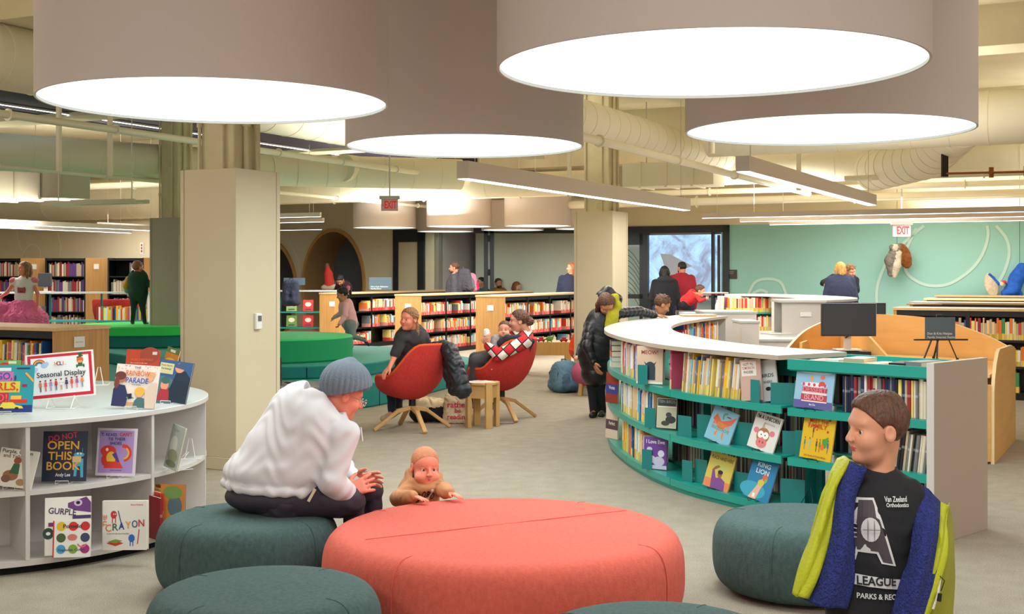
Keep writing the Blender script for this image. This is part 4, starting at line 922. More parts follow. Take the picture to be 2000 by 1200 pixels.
for a, b, h in (((3.5, 11.2), (3.42, 12.75), .28), ((3.05, 12.45), (2.75, 11.7), .18)):
    a, b = Vector((*a, 0)), Vector((*b, 0)); mb = MB(); mb.T = frame(a, b-a); L = (b-a).length; x = [(0, .73), (L, .73), (L, .73+h), (L*.55, .73+h)]; vs = [(p, -.012, q) for p, q in x]+[(p, .012, q) for p, q in x]
    mb.add(vs, [(0, 1, 2, 3), (7, 6, 5, 4), (0, 4, 5, 1), (1, 5, 6, 2), (2, 6, 7, 3), (3, 7, 4, 0)], M['ply']); mb.obj('divider_fin', cr, smooth=0)
def monitor(px0, px1, py0, py1, Y, zb, label, rz=0, stand=True):
    w = (px1-px0)/F*Y; a = Q((px0+px1)/2, (py0+py1)/2, Y); h = (py1-py0)/F*Y; t = thing('monitor', label, 'monitor', (a.x, a.y, zb), rz); z = a.z-zb
    mb = MB(); mb.box(-w/2, -.02, z-h/2, w/2, .025, z+h/2, mat('black_plastic', (40, 41, 44), .5)); mb.obj('screen_case', t, smooth=0, bevel=.004)
    mb = MB(); mb.box(-w/2+.012, -.022, z-h/2+.016, w/2-.012, -.0202, z+h/2-.012, mat('dark_display', (52, 55, 62), .3, bump=.05, bscale=400)); mb.obj('display', t, smooth=0)
    mb = MB(); mb.bar((-w/2, -.021, z+h/2), (w/2, -.021, z+h/2), .004, .004, M['chrome']); mb.bar((w/2, -.021, z-h/2), (w/2, -.021, z+h/2), .004, .004, M['chrome']); mb.obj('bezel_edge', t, smooth=0)
    if stand:
        mb = MB(); mb.box(-.035, .03, .01, .035, .045, z, M['alu']); mb.obj('stand_neck', t, smooth=0, bevel=.002); mb = MB(); mb.box(-.12, -.05, 0, .12, .13, .012, M['alu']); mb.obj('stand_foot', t, smooth=0, bevel=.002)
        mb = MB(); mb.tube([(0, .05, z*.8), (.02, .0, z*.6), (-.02, .02, z*.4), (.06, .05, z*.55)], .004, M['black'], 6); mb.obj('cable', t)
monitor(1604, 1710, 593, 657, 11.7, .835, 'black computer monitor seen from the front on the plywood carrel')
monitor(1664, 1729, 592, 622, 13.6, .75, 'second dark monitor, partly behind the front monitor', stand=True)
a = P(1660, 706, .732); t = thing('desktop_computer', 'flat black computer box under the front monitor', 'computer', a); mb = MB(); mb.box(-.19, -.05, 0, .19, .3, .095, M['black']); mb.obj('case', t, smooth=0, bevel=.005)
mb = MB(); mb.box(-.1, -.053, .02, .02, -.05, .07, C(60, 60, 64)); mb.obj('vent_panel', t, smooth=0)
t = thing('white_desk', 'desk under the second monitor, hidden behind the carrel wall', 'desk', (4.0, 13.6, 0)); mb = MB(); mb.box(-.5, -.35, .72, .5, .5, .75, M['whitetop']); mb.obj('desktop', t, smooth=0)
mb = MB(); mb.box(-.48, -.3, 0, -.45, .45, .72, M['white']); mb.box(.45, -.3, 0, .48, .45, .72, M['white']); mb.obj('side_panel', t, smooth=0)
# table easel with grey sign
def easel_sign(px, py0, py1, pxw, Y, zb, label, lines, tripod=True, rz=0):
    a = Q(px, (py0+py1)/2, Y); w = pxw/F*Y; h = (py1-py0)/F*Y; sg = thing('easel_sign', label, 'sign', a, rz)
    mb = MB(); mb.box(-w/2, -.004, -h/2, w/2, .004, h/2, mat('slate_card', (78, 98, 112), .6)); mb.obj('card', sg, smooth=0)
    mb = MB()
    for k, s in enumerate(lines):
        vs, fs, m_ = text_mesh(s, h*.11, C(196, 204, 208), 0, .03, align='LEFT'); mb.add([(x-w*.43, -.0046, z-h*(.26+.17*k)) for x, z, _ in vs], fs, m_)
    mb.obj('lettering', sg, smooth=0)
    if tripod:
        t = thing('table_easel', 'black folding easel holding the '+label.split(' with ')[0], 'easel', (a.x, a.y, zb), rz); z = a.z-zb-h/2; B = M['black']
        mb = MB(); mb.bar((-w*.88, -.02, z-.008), (w*.88, -.02, z-.008), .03, .014, B); mb.obj('ledge', t, smooth=0)
        for x0, x1, y1 in ((-.10, -.2, -.02), (.10, .19, -.02), (.02, .03, .22), (-.03, -.05, -.03)):
            mb = MB(); mb.bar((x0*.8, .02 if y1 > 0 else 0, z+ (.1 if y1 > 0 else 0)), (x1*.85, y1, 0.012), .016, .01, B); mb.cyl((x1*.85, y1, 0), (x1*.85, y1, .03), .014, B, n=8); mb.obj('leg', t)
        mb = MB(); mb.box(-.03, .005, z, .03, .02, z+h*1.05, B); mb.cyl((-.03, .012, z+h*1.08), (.03, .012, z+h*1.08), .015, B, n=8); mb.obj('mast', t)
easel_sign(1836, 620, 662, 60, 11.75, .73, 'small slate sign with two white lines on the black easel', ('Don & Kris Hietpas', 'Family Internet Stations'), rz=.05)
# ================================================================ oak ended bookshelf rows
def oak_unit(name, p, u, L, h, d, label, group, cat='bookcase', top=True, endL=True, endR=True, shelves=3, backm=None, sign=None, signtext=''):
    """p: front left corner, u along the front; books face -y of the local frame (both sides open)"""
    t = thing(name, label, cat, p, 0, group); T = frame((0, 0, 0), u)
    def part(nm, *b, bevel=0): mb = MB(); mb.T = T; mb.box(*b[:6], b[6]); return mb.obj(nm, t, smooth=0, bevel=bevel)
    if endL: part('end_panel', 0, 0, 0, .04, d, h-.03, M['oak'])
    if endR: part('end_panel', L-.04, 0, 0, L, d, h-.03, M['oak'])
    part('top', -.01, -.01, h-.03, L+.01, d+.01, h, M['oaktop'])
    part('centre_back', .04, d/2-.01, .08, L-.04, d/2+.01, h-.04, M['black'])
    part('plinth', .04, .01, 0, L-.04, d-.01, .09, M['black'])
    for k in range(shelves-1):
        z = .09+(h-.15)*(k+1)/shelves; part('shelf', .04, .0, z-.03, L-.04, d, z, M['black'])
    n = max(1, round(L/.95))
    for k in range(1, n): part('post', L*k/n-.025, .005, .09, L*k/n+.025, d-.005, h-.05, M['black'])
    part('header', .04, .02, h-.10, L-.04, d-.02, h-.031, M['black'])
    return t, T
def shelf_card(p, u, text, name='shelf_card', sz=(.13, .1), label='', par=None):
    t = thing(name, label, 'sign', p); T = frame((0, 0, 0), u); mb = MB(); mb.T = T; mb.box(-sz[0]/2, -.005, -sz[1]/2, sz[0]/2, 0, sz[1]/2, M['paper']); mb.obj('card', t, smooth=0)
    mb = MB(); mb.T = T; vs, fs, m_ = text_mesh(text, sz[1]*.13, C(120, 120, 122)); mb.add([(x, -.0055, z) for x, z, _ in vs], fs, m_); mb.obj('lettering', t, smooth=0)
RG = 'oak ended bookcases in the middle of the room'
mid = []
for nm, px0, px1, Y, z, L, lb in (('a', 615, 672, 25.0, 1.16, 5.2, 'left'), ('b', 764, 821, 23.2, 1.16, 5.0, 'middle'), ('c', 923, 985, 22.2, 1.16, 5.0, 'right')):
    p = Vector(((px1-1000)/F*Y, Y, 0)); d = (px1-px0)/F*Y*.98
    t, T = oak_unit('oak_bookcase', p, UA, L, z, d/math.cos(AX)*.93, {'left': 'oak ended black bookcase behind the girl running in pink', 'middle': 'oak ended black bookcase behind the girl seated on the red chair', 'right': 'oak ended black bookcase behind the woman in the plaid shirt'}[lb], RG); mid.append((p, L, d))
    shelf_card(Vector((p.x, p.y, .93))-UB*d*.5-UA*.003, UB, 'READERS', label='white card on the end of the %s oak bookcase of the three in the middle' % lb)
RG2 = 'rows of oak ended bookcases before the teal wall'
rows_r = []
for k, (px, Y, h) in enumerate(((1745, 15.8, 1.125), (1777, 18.8, 1.125), (1805, 21.4, 1.125), (1826, 24.2, 1.125))):
    p = Vector(((px-1000)/F*Y, Y, 0)); oak_unit('oak_bookcase', p, UB, 3.6 if k == 0 else 4.5, h, .6, ('nearest', 'second', 'third', 'farthest')[k]+' of the long low bookcases before the teal wall', RG2); rows_r.append(p)
# near left oak bookcase
p0 = Vector((-4.16, 11.2, 0)); LN = 3.4; t, T = oak_unit('oak_bookcase', p0-UB*LN, UB, LN, 1.07, .66, 'near oak bookcase behind the round white display island', 'near left oak bookcase'); NEARP = p0-UB*LN
shelf_card(Vector((p0.x, p0.y, .93))+UA*.28+UB*.003, UA, 'Early Readers', sz=(.13, .1), label='white card on the oak end of the near left bookcase')
# tall black and oak bookcases at the back left
for k, (px0, px1, kind) in enumerate(((-60, 40, 'b'), (40, 88, 'o'), (88, 167, 'b'), (167, 210, 'o'), (210, 281, 'b'), (281, 318, 'o'))):
    Y = 24.6-.15*k; a = (px0-1000)/F*Y; b = (px1-1000)/F*Y; z = 1.86
    if kind == 'o':
        t = thing('oak_end_panel', 'broad oak bookcase end %s the back left wall' % ('behind the girl in pink at', 'between the book shelves at', 'behind the boy in green at')[k//2], 'bookcase end', (a, Y, 0)); mb = MB(); mb.box(0, 0, 0, b-a, .5, z, M['oak']); mb.obj('panel', t, smooth=0)
        mb = MB(); c = (b-a)*(.55 if k != 3 else .5); mb.box(c-.05, -.01, z-.22, c+.05, -.001, z-.12, M['paper']); mb.obj('card', t, smooth=0)
    else:
        t = thing('tall_bookcase', 'tall black bookcase at the back left, %s' % ('at the edge of the picture', 'right of the girl in pink', 'behind the boy in green')[k//2], 'bookcase', (a, Y, 0)); w = b-a
        mb = MB(); mb.box(0, .42, 0, w, .45, z, M['dark']); mb.obj('back_panel', t, smooth=0)
        for s in (0, w-.03): mb = MB(); mb.box(s, 0, 0, s+.03, .42, z, M['black']); mb.obj('side_panel', t, smooth=0)
        for q in (.1, .45, .8, 1.15, 1.5, z-.03): mb = MB(); mb.box(.03, .02, q-.02, w-.03, .42, q, M['black']); mb.obj('shelf', t, smooth=0)
        if k == 0: pass
# ================================================================ foam platforms
def blob(name, pts, z0, z1, mt, ms, label, par=None, cat='platform', rim=0):
    t = thing(name, label, cat, (0, 0, 0)); c = catmull([(x, y, 0) for x, y in pts], 10, True); mb = MB(); mb.prism([(p.x, p.y) for p in c], z0, z1, mt, ms); mb.obj('foam_cover', t, bevel=.02)
    mb = MB()
    for k in (8, 25, 40): p = c[k % len(c)]; mb.bar((p.x*1.0006, p.y-.003, z0+.01), (p.x*1.0006, p.y-.003, z1-.02), .008, .008, M['dark'])
    mb.obj('seam', t, smooth=0); return t
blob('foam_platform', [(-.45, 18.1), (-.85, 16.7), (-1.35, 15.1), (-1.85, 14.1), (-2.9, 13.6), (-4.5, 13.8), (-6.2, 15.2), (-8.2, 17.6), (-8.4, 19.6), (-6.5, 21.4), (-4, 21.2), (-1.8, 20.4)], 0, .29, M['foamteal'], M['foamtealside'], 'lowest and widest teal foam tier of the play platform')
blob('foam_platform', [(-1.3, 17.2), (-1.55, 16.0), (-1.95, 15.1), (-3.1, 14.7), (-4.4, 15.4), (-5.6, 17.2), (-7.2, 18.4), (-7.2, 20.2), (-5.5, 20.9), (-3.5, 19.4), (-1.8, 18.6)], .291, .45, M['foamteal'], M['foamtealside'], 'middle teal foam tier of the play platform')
def disc(c, r, z0, z1, mt, ms, label, rim=False):
    t = thing('foam_disc', label, 'platform', (*c, 0)); pr = [(.001, z0), (r-.02, z0), (r, z0+.02)]; sd = len(pr)
    if rim: pr += [(r, z1-.14), (r+.05, z1-.13), (r+.05, z1-.02), (r+.03, z1), (.001, z1)]
    else: pr += [(r, z1-.02), (r-.02, z1), (.001, z1)]
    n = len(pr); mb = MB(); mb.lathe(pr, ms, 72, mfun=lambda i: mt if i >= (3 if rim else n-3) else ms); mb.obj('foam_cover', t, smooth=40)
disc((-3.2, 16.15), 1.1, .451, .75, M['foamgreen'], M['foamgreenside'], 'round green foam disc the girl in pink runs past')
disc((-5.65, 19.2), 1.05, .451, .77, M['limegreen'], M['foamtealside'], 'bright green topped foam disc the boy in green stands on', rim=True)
# ================================================================ lounge chairs
def shell_chair(name, loc, rz, label, m, mi, legs=True, s=1.0, seat_z=.36):
    t = thing(name, label, 'chair', loc, rz)
    # local: occupant faces -y. Rim and bowl as rings of points
    mb = MB(); rows = []; n = 48
    def rim(a):     # a = 0 front, pi back
        c = (1-math.cos(a))/2; return Vector((math.sin(a)*(.36+.03*c), -.36*math.cos(a)*(1 if math.cos(a) > 0 else .95)+.0+.06*c, .40+.15*(min(1, abs(math.sin(a))*1.5) if c < .5 else 1)+.31*(lambda q: q*q*(3-2*q))(min(1, max(0, (c-.34)/.5)))))
    K = 9
    for i in range(K+1):
        f = i/K; g = math.sin(f*PI/2); row = []
        for k in range(n):
            a = 2*PI*k/n; r_ = rim(a); base = Vector((0, .02, .30)); z = base.z+(r_.z-base.z)*(1-math.cos(f*PI/2)); row.append(Vector((r_.x*g*s, ((r_.y-.02)*g+.02)*s, z*s)))
        rows.append(row)
    cen = (rows[1][0]+rows[1][n//2])/2; mb.grid(rows, m, True); mb.add(rows[0], [tuple(range(n-1, -1, -1))], m)
    o = mb.obj('shell', t, smooth=80, solid=0)
    mb = MB(); inn = [[p+Vector((0, 0, .03*s)) if i < K else p for p in r] for i, r in enumerate(rows)]
    inn = [[Vector((p.x*.93, p.y*.93, p.z+.035*s*(1-i/K)+.002)) for p in r] for i, r in enumerate(rows)]; mb.grid([r[::-1] for r in inn], mi, True); mb.add(inn[0], [tuple(range(n))], mi)
    mb.grid([rows[K][::1], inn[K][::1]], mi, True); mb.obj('lining', t, smooth=80)
    mb = MB(); mb.tube([ (a+b)/2+Vector((0, 0, .004)) for a, b in zip(rows[K], inn[K])], .016*s, mi, 8, closed=True); mb.obj('piping', t, smooth=80)
    if legs:
        mb = MB(); mb.cyl((0, .02, .22*s), (0, .02, .31*s), .035*s, M['black']); mb.obj('swivel', t)
        for k in range(4):
            a = PI/4+PI/2*k; d = Vector((math.cos(a), math.sin(a), 0)); mb = MB(); o = Vector((0, .02, 0))
            mb.bar(o+d*.0+Vector((0, 0, .225*s)), o+d*.16*s+Vector((0, 0, .19*s)), .055*s, .04*s, M['legwood']); mb.bar(o+d*.14*s+Vector((0, 0, .2*s)), o+d*.40*s+Vector((0, 0, .012)), .045*s, .032*s, M['legwood']); mb.obj('leg', t, smooth=0, bevel=.006)
    return t
shell_chair('shell_armchair', (-1.02, 12.35, 0), math.radians(-112), 'red shell armchair with wooden star legs, black jacket over its back', M['chair'], M['chairin'])
shell_chair('shell_armchair', (-.13, 13.25, 0), math.radians(-112), 'red shell armchair the woman in the plaid shirt sits in', M['chair'], M['chairin'])
shell_chair('shell_armchair', (1.12, 18.0, 0), math.radians(-20), 'bright orange armchair behind the person in the black puffer jacket', M['orangechair'], M['orangechair'], s=.8)
shell_chair('shell_armchair', (-7.1, 22.3, 0), math.radians(172), 'red armchair back seen behind the green foam disc', M['chair'], M['chair'], s=1.25)
# small oak side table
a = Vector((-.30, 12.55, 0)); t = thing('side_table', 'small oak side table between the two red armchairs', 'table', a, math.radians(24)); mb = MB(); R_ = .165
mb.prism([(R_*math.cos(2*PI*k/8+PI/8)*1.0, R_*math.sin(2*PI*k/8+PI/8)) for k in range(8)], .435, .46, M['oaktop'], M['legwood']); mb.obj('table_top', t, smooth=20, bevel=.004)
for k in range(4): a_ = PI/2*k; mb = MB(); mb.T = Matrix.Rotation(a_, 4, 'Z'); mb.box(R_-.03, -.035, 0, R_+.012, .035, .462, M['legwood']); mb.obj('leg', t, smooth=0, bevel=.003)
for k in range(4): a_ = PI/2*k+PI/4; mb = MB(); mb.T = Matrix.Rotation(a_, 4, 'Z'); mb.box(.11, -.09, .30, .125, .09, .435, M['legwood']); mb.obj('apron', t, smooth=0)
t = thing('leaflet', 'white leaflet with dark edge on the oak side table', 'leaflet', (-.34, 12.55, .4605), .5); mb = MB(); mb.box(-.13, -.09, 0, .13, .09, .003, M['paper']); mb.obj('sheet', t, smooth=0)
mb = MB(); mb.box(-.10, -.06, .0031, .09, .06, .0036, C(196, 194, 192)); mb.obj('printed_text', t, smooth=0)
# wooden play table with toys
a = Vector((.50, 18.9, 0)); t = thing('play_table', 'birch play table with toys beyond the red armchairs', 'table', a, 0)
mb = MB(); mb.box(-.32, 0, .42, .42, .6, .50, M['palewood']); mb.box(-.32, 0, .30, .42, .02, .42, M['palewood']); mb.obj('table_top', t, smooth=0)
for x in (-.32, .33):
    for y in (.0, .52): mb = MB(); mb.box(x, y, 0, x+.08, y+.08, .3 if y < .1 else .42, M['palewood']); mb.obj('leg', t, smooth=0)
for k, (dx, c, sh) in enumerate(((-.22, (60, 160, 190), 'train'), (-.05, (214, 50, 40), 'car'), (.08, (110, 160, 70), 'dinosaur'), (.3, (200, 44, 50), 'car'), (-.3, (40, 60, 150), 'block'))):
    o = thing('toy_'+sh, 'small %s toy %s on the birch play table' % ({(60, 160, 190): 'blue', (214, 50, 40): 'bright red', (110, 160, 70): 'green', (200, 44, 50): 'dark red', (40, 60, 150): 'navy'}[c], sh), 'toy', (a.x+dx, a.y+.12, .5)); m_ = C(*c, .3); mb = MB()
    mb.box(-.06, -.03, .012, .06, .03, .045, m_) if sh != 'dinosaur' else mb.sph((0, 0, .05), (.055, .03, .04), m_)
    if sh == 'dinosaur': mb.tube([(.04, 0, .06), (.06, 0, .09), (.07, 0, .11)], [.02, .012, .018], m_); mb.tube([(-.04, 0, .05), (-.09, 0, .03)], [.02, .004], m_); [mb.cyl((x, y, 0), (x, y, .03), .012, m_, n=6) for x in (-.03, .03) for y in (-.015, .015)]
    else: mb.box(-.03, -.025, .045, .035, .025, .075, m_)
    mb.obj('toy_body', o)
    if sh in ('car', 'train'):
        for x in (-.035, .035): mb = MB(); mb.cyl((x, -.035, .014), (x, .035, .014), .014, M['black'], n=10); mb.obj('wheels', o)
# pink stool with wooden legs
t = thing('pink_stool', 'round pink stool with short wooden legs beside the blue backpack', 'stool', (.96, 15.75, 0)); mb = MB(); mb.sph((0, 0, .29), (.20, .2, .17), M['pink'], 28, 16); mb.obj('upholstery', t, smooth=80)
for a_ in (.6, 2.2, 3.8, 5.4): mb = MB(); mb.cyl((.10*math.cos(a_), .10*math.sin(a_), .16), (.12*math.cos(a_), .12*math.sin(a_), 0), .028, M['legwood']); mb.obj('leg', t)
# small white table corner by the stool and metal table by the screen
a = Q(1135, 700, 17.0); t = thing('small_table', 'little white topped table in front of the orange armchair', 'table', (.97, 17.0, 0)); mb = MB(); mb.box(-.11, -.2, .40, .3, .2, .42, M['whitetop']); mb.obj('table_top', t, smooth=0)
for x in (-.09, .27):
    for y in (-.18, .18): mb = MB(); mb.box(x-.012, y-.012, 0, x+.012, y+.012, .4, M['legwood']); mb.obj('leg', t, smooth=0)
t = thing('meeting_table', 'grey topped table with metal legs in front of the projection screen', 'table', (3.75, 22.6, 0)); mb = MB(); mb.box(-.62, -.4, .80, .42, .45, .84, C(150, 158, 172)); mb.obj('table_top', t, smooth=0)
for x in (-.58, -.2, .38):
    for y in (-.36, .4): mb = MB(); mb.box(x-.02, y-.02, 0, x+.02, y+.02, .8, C(96, 92, 88)); mb.obj('leg', t, smooth=0)
t = thing('bottle', 'clear white bottle standing on the table before the projection screen', 'bottle', (3.73, 22.3, .84)); mb = MB(); mb.lathe([(.001, 0), (.045, 0), (.045, .14), (.02, .2), (.02, .24), (.001, .24)], C(200, 206, 210, .2), 14); mb.obj('bottle_body', t)
def wire_chair(x, y, rz, label, c=(60, 56, 52)):
    t = thing('visitor_chair', label, 'chair', (x, y, 0), rz); m_ = C(*c); mb = MB(); mb.box(-.22, -.22, .43, .22, .22, .46, m_); mb.obj('seat', t, bevel=.01); mb = MB(); mb.box(-.21, .2, .6, .21, .23, .86, m_); mb.obj('backrest', t, bevel=.01)
    for sx in (-1, 1):
        for sy in (-1, 1): mb = MB(); mb.cyl((sx*.2, sy*.2, .43 if sy < 0 else .86), (sx*.22, sy*.24, 0), .012, M['chrome'], n=8); mb.obj('leg', t)
wire_chair(2.75, 23.2, .3, 'metal legged chair left of the table before the screen'); wire_chair(3.2, 22.9, -.4, 'dark chair tucked under the table before the screen'); wire_chair(4.3, 24.2, .1, 'grey chair at the right end of the table before the screen', (110, 108, 108))
# play table glimpsed behind the near column
t = thing('glass_play_table', 'grey table with a glossy top glimpsed right of the near column', 'table', (-2.02, 11.55, 0), -.15); mb = MB(); mb.box(-.45, -.25, .50, .30, .3, .53, mat('glossy_top', (150, 156, 160), .08, .6)); mb.obj('table_top', t, smooth=0, bevel=.01)
mb = MB(); mb.box(-.43, -.23, .06, .27, .28, .50, C(58, 62, 66)); mb.obj('cabinet_body', t, smooth=0)
mb = MB(); mb.lathe([(.05, .0), (.07, .0), (.07, .06), (.05, .06), (.05, .0)], M['black'], 18, c=(.0, -.3)); mb.obj('wheel', t)
# floor outlet
a = P(985, 827, .001); t = thing('floor_outlet', 'small brown floor outlet plate beside the side table', 'outlet', a); mb = MB(); mb.box(-.1, -.08, 0, .1, .08, .006, C(112, 84, 66)); mb.obj('plate', t, smooth=0)
# teal white-topped shelving seen at the left back and right of the near column
def teal_unit(x0, x1, Y, z, label, ang=(1, 0, 0), d=.35):
    t = thing('teal_bookcase', label, 'bookcase', (x0, Y, 0)); T = frame((0, 0, 0), Vector(ang)); L = (x1-x0)/Vector(ang).normalized().x
    def part(nm, *b): mb = MB(); mb.T = T; mb.box(*b); mb.obj(nm, t, smooth=0)
    part('top', -.02, -.02, z-.03, L+.02, d, z, M['whitetop'])
    for q in (.1, .42, .75): part('shelf', 0, 0, q-.03, L, d-.02, q, M['teal'])
    for k in range(int(L/.9)+1): part('upright', min(L-.03, k*.9), d-.05, 0, min(L, k*.9+.03), d-.02, z-.03, M['tealdk'])
    part('end_panel', L, 0, 0, L+.02, d-.02, z-.03, M['white']); return t
teal_unit(-9.0, -6.3, 21.2, 1.24, 'long white topped teal shelving between the two children at the back left', (1, .0, 0))
teal_unit(-4.95, -3.62, 25.9, 1.2, 'white topped teal shelving seen right of the near column')
# ================================================================ books
PAL = [(232, 226, 214), (214, 60, 48), (240, 190, 40), (40, 96, 170), (232, 120, 44), (60, 140, 90), (90, 60, 130), (238, 232, 222), (190, 170, 140), (24, 40, 80), (120, 190, 210), (200, 80, 110), (150, 40, 44), (240, 216, 120), (120, 120, 120), (30, 30, 34), (226, 214, 190), (244, 200, 150)]
CN = ['ivory', 'red', 'yellow', 'blue', 'orange', 'green', 'purple', 'white', 'tan', 'navy', 'pale blue', 'pink', 'maroon', 'pale yellow', 'grey', 'black', 'cream', 'peach']
DARKP = [15, 14, 16, 9, 8, 12, 14, 15, 0, 6, 8, 15]
YEL = C(232, 196, 70); REDB = C(226, 60, 66); TAPES = {1: [YEL, C(206, 176, 84), C(240, 214, 110), C(196, 160, 60), C(214, 190, 130)], 2: [REDB, C(206, 60, 60), C(232, 100, 96), C(214, 140, 130)]}
BM = {}
def book_mesh(ci, th, h, d, tape=1):
    k = (ci, th, h, d, tape)
    if k in BM: return BM[k]
    c = C(*PAL[ci], .4); mb = MB()
    # spine with a rounded front, two boards and the page block set back
    n = 4; z0 = 0
    def spine(za, zb, m):
        pts = [(th/2-math.cos(PI*i/n)*th/2, -math.sin(PI*i/n)*th*.25) for i in range(n+1)]
        vs = [(x, y+.003, z) for z in (za, zb) for x, y in pts]; mb.add(vs, [(i, i+1, i+n+2, i+n+1) for i in range(n)], m)
    hb = h*.27 if tape else 0
    if tape: spine(0, hb, TAPES[tape][(ci*7+int(th*1000)) % len(TAPES[tape])])
    spine(hb, h*.55, c); spine(h*.55, h*.62, C(*[min(255, int(v*.6+90)) for v in PAL[ci]])); spine(h*.62, h, c)
    mb.box(0, .003, 0, .0015, d, h, c); mb.box(th-.0015, .003, 0, th, d, h, c); mb.box(.0015, .006, .003, th-.0015, d-.004, h-.003, M['pages'])
    BM[k] = mb.mesh('book', 0); return BM[k]
NB = [0]; COUNT = {}
def put_book(me, ci, p, u, lean, where, group, base=Vector((0, 0, 0))):
    o = bpy.data.objects.new('book', me); COL.objects.link(o); Mx = frame(p, u); o.matrix_world = Mx @ Matrix.Rotation(lean, 4, 'Y')
    k = (where, ci); COUNT[k] = COUNT.get(k, 0)+1; n = COUNT[k]
    o['label'] = '%s %s-spined book %s' % (ordinal(n), CN[ci], where); o['category'] = 'book'; o['group'] = group; NB[0] += 1; return o
ORD = 'first second third fourth fifth sixth seventh eighth ninth tenth eleventh twelfth'.split()
def ordinal(n): return ORD[n-1] if n <= 12 else '%dth' % n
def line_row(fn, s0, s1, z, where, group, pal=None, tape=1, hr=(.22, .30), dens=.93, th=(.009, .022), d=.2, lean=.05, seed=1, gap=0):
    """fn(s) gives point on the shelf front, direction along the shelf (left to right seen from the front)"""
    rr = random.Random(seed); s = s0; L = None
    while s < s1:
        t_ = round(rr.uniform(*th), 3); t_ = min((.006, .009, .012, .016, .022, .03), key=lambda v: abs(v-t_)); h = min((.2, .22, .24, .26, .28, .3), key=lambda v: abs(v-rr.uniform(*hr)))
        ci = rr.choice(pal) if pal else rr.randrange(len(PAL)); tp = tape if rr.random() < .8 else 0
        p, u = fn(s); nn = Vector((0, 0, 1)).cross(u); q = p+nn*(.012+rr.uniform(0, .02)); q.z = z+.001
        put_book(book_mesh(ci, t_, h, d, tp), ci, q, u, lean, where, group); s += t_+.0012+(.02 if rr.random() > dens else 0)
def cfn(side, z=None):
    if side == 'out':   # outer side: seen from outside, left to right runs with decreasing arclength
        def f(s): p, t, n = at_s(s, .02); return Vector((p.x, p.y, 0)), -t
    else:
        def f(s): p, t, n = at_s(s, W_-.02); return Vector((p.x, p.y, 0)), t
    return f
def crow(sa, sb, z, where, seed, **k):   # walk from sa down to sb
    f0 = cfn('out'); line_row(lambda s: f0(sa-s), 0, sa-sb, z, where, 'books on the curved teal bookcase', seed=seed, **k)
def s_at_px(px, lo=0, hi=None):
    hi = hi or LT; best = None
    for i in range(600):
        s = lo+(hi-lo)*i/600; p = at_s(s)[0]; e = abs(1000+F*p.x/p.y-px)
        if best is None or e < best[0]-1e-9: best = (e, s)
    return best[1]
SPX = lambda px: s_at_px(px, 0, 3.3)
WARM = [0, 2, 4, 7, 8, 13, 16, 17, 0, 10, 16, 7, 13, 4, 8, 14, 3]
crow(SPX(1204), SPX(1240)+.0, Z1, 'on the upper curved teal shelf, left of the cat book', 3, pal=[0, 7, 3, 16, 1, 13, 0, 7])
crow(SPX(1297), SPX(1302), Z1, 'on the upper curved teal shelf, right of the cat book', 4, pal=[11, 8])
crow(SPX(1322), SPX(1443), Z1, 'on the upper curved teal shelf, beside the pink book', 5, pal=WARM, lean=.13, hr=(.23, .29))
crow(SPX(1206), SPX(1264), Z2, 'on the middle curved teal shelf', 6, pal=WARM+[10], hr=(.22, .27))
crow(SPX(1206), SPX(1246), Z3, 'on the bottom curved teal shelf', 7, pal=[3, 0, 9, 10, 7, 13, 2, 4])
fi = cfn('in')
sI0, sI1 = 5.4, 7.1
line_row(lambda s: fi(LT-1.75+s), 0, 1.55, Z1, 'inside the curve of the teal bookcase', 'books inside the curve of the teal bookcase', seed=9, pal=[0, 1, 7, 10, 0, 16, 3, 4, 8, 2], th=(.012, .03), hr=(.2, .28))
# straight bookcase books
sf = lambda s: (SA+su*s, su)
for z, a, b, pal, wh, sd in ((.72, .36, SL_-.04, [12, 14, 9, 15, 16, 0, 8, 13, 9, 14, 16], 'on the upper shelf of the straight teal bookcase', 21), (.405, .6, SL_-.04, [15, 14, 8, 15, 16, 15], 'on the middle shelf of the straight teal bookcase', 22)):
    line_row(lambda s: (sf(s)[0]+sn*.02, su), a, b, z, wh, 'books on the straight teal bookcase', pal=pal, tape=0, seed=sd, hr=(.21, .24), th=(.012, .022), lean=.0 if z > .5 else .12, dens=.97)
# near left oak bookcase top shelf
zt = .09+(1.07-.15)*2/3
line_row(lambda s: (NEARP+UB*s, UB), LN-.9, LN-.22, zt, 'on the near oak bookcase at the left', 'books on the near oak bookcase', seed=31, th=(.012, .03), hr=(.2, .24), tape=2, pal=[0, 1, 3, 7, 11, 13, 5, 4, 2, 9])
# ---------------------------------------------------------------- the mass of far books
SBK = MB()
def stuff_row(p, u, L, z, seed, h=(.17, .25), pal=None, tape=2, fill=.8, d=.2, th=(.016, .04), block=True):
    rr = random.Random(seed); s = 0; n = Vector((0, 0, 1)).cross(u)
    while s < L:
        if rr.random() > fill: s += rr.uniform(.1, .3); continue
        run = rr.uniform(.2, .5) if block else L; e = min(L, s+run)
        while s < e:
            t = rr.uniform(*th); hh = rr.uniform(*h); ci = rr.choice(pal) if pal else rr.randrange(len(PAL)); c = C(*PAL[ci]); SBK.T = frame(Vector((p.x, p.y, z))+u*s+n*.01, u)
            if tape: SBK.box(0, 0, 0, t*.94, d, hh*.3, rr.choice(TAPES[tape])); SBK.box(0, 0, hh*.3, t*.94, d, hh, c)
            else: SBK.box(0, 0, 0, t*.94, d, hh, c)
            s += t
    SBK.T = Matrix.Identity(4)
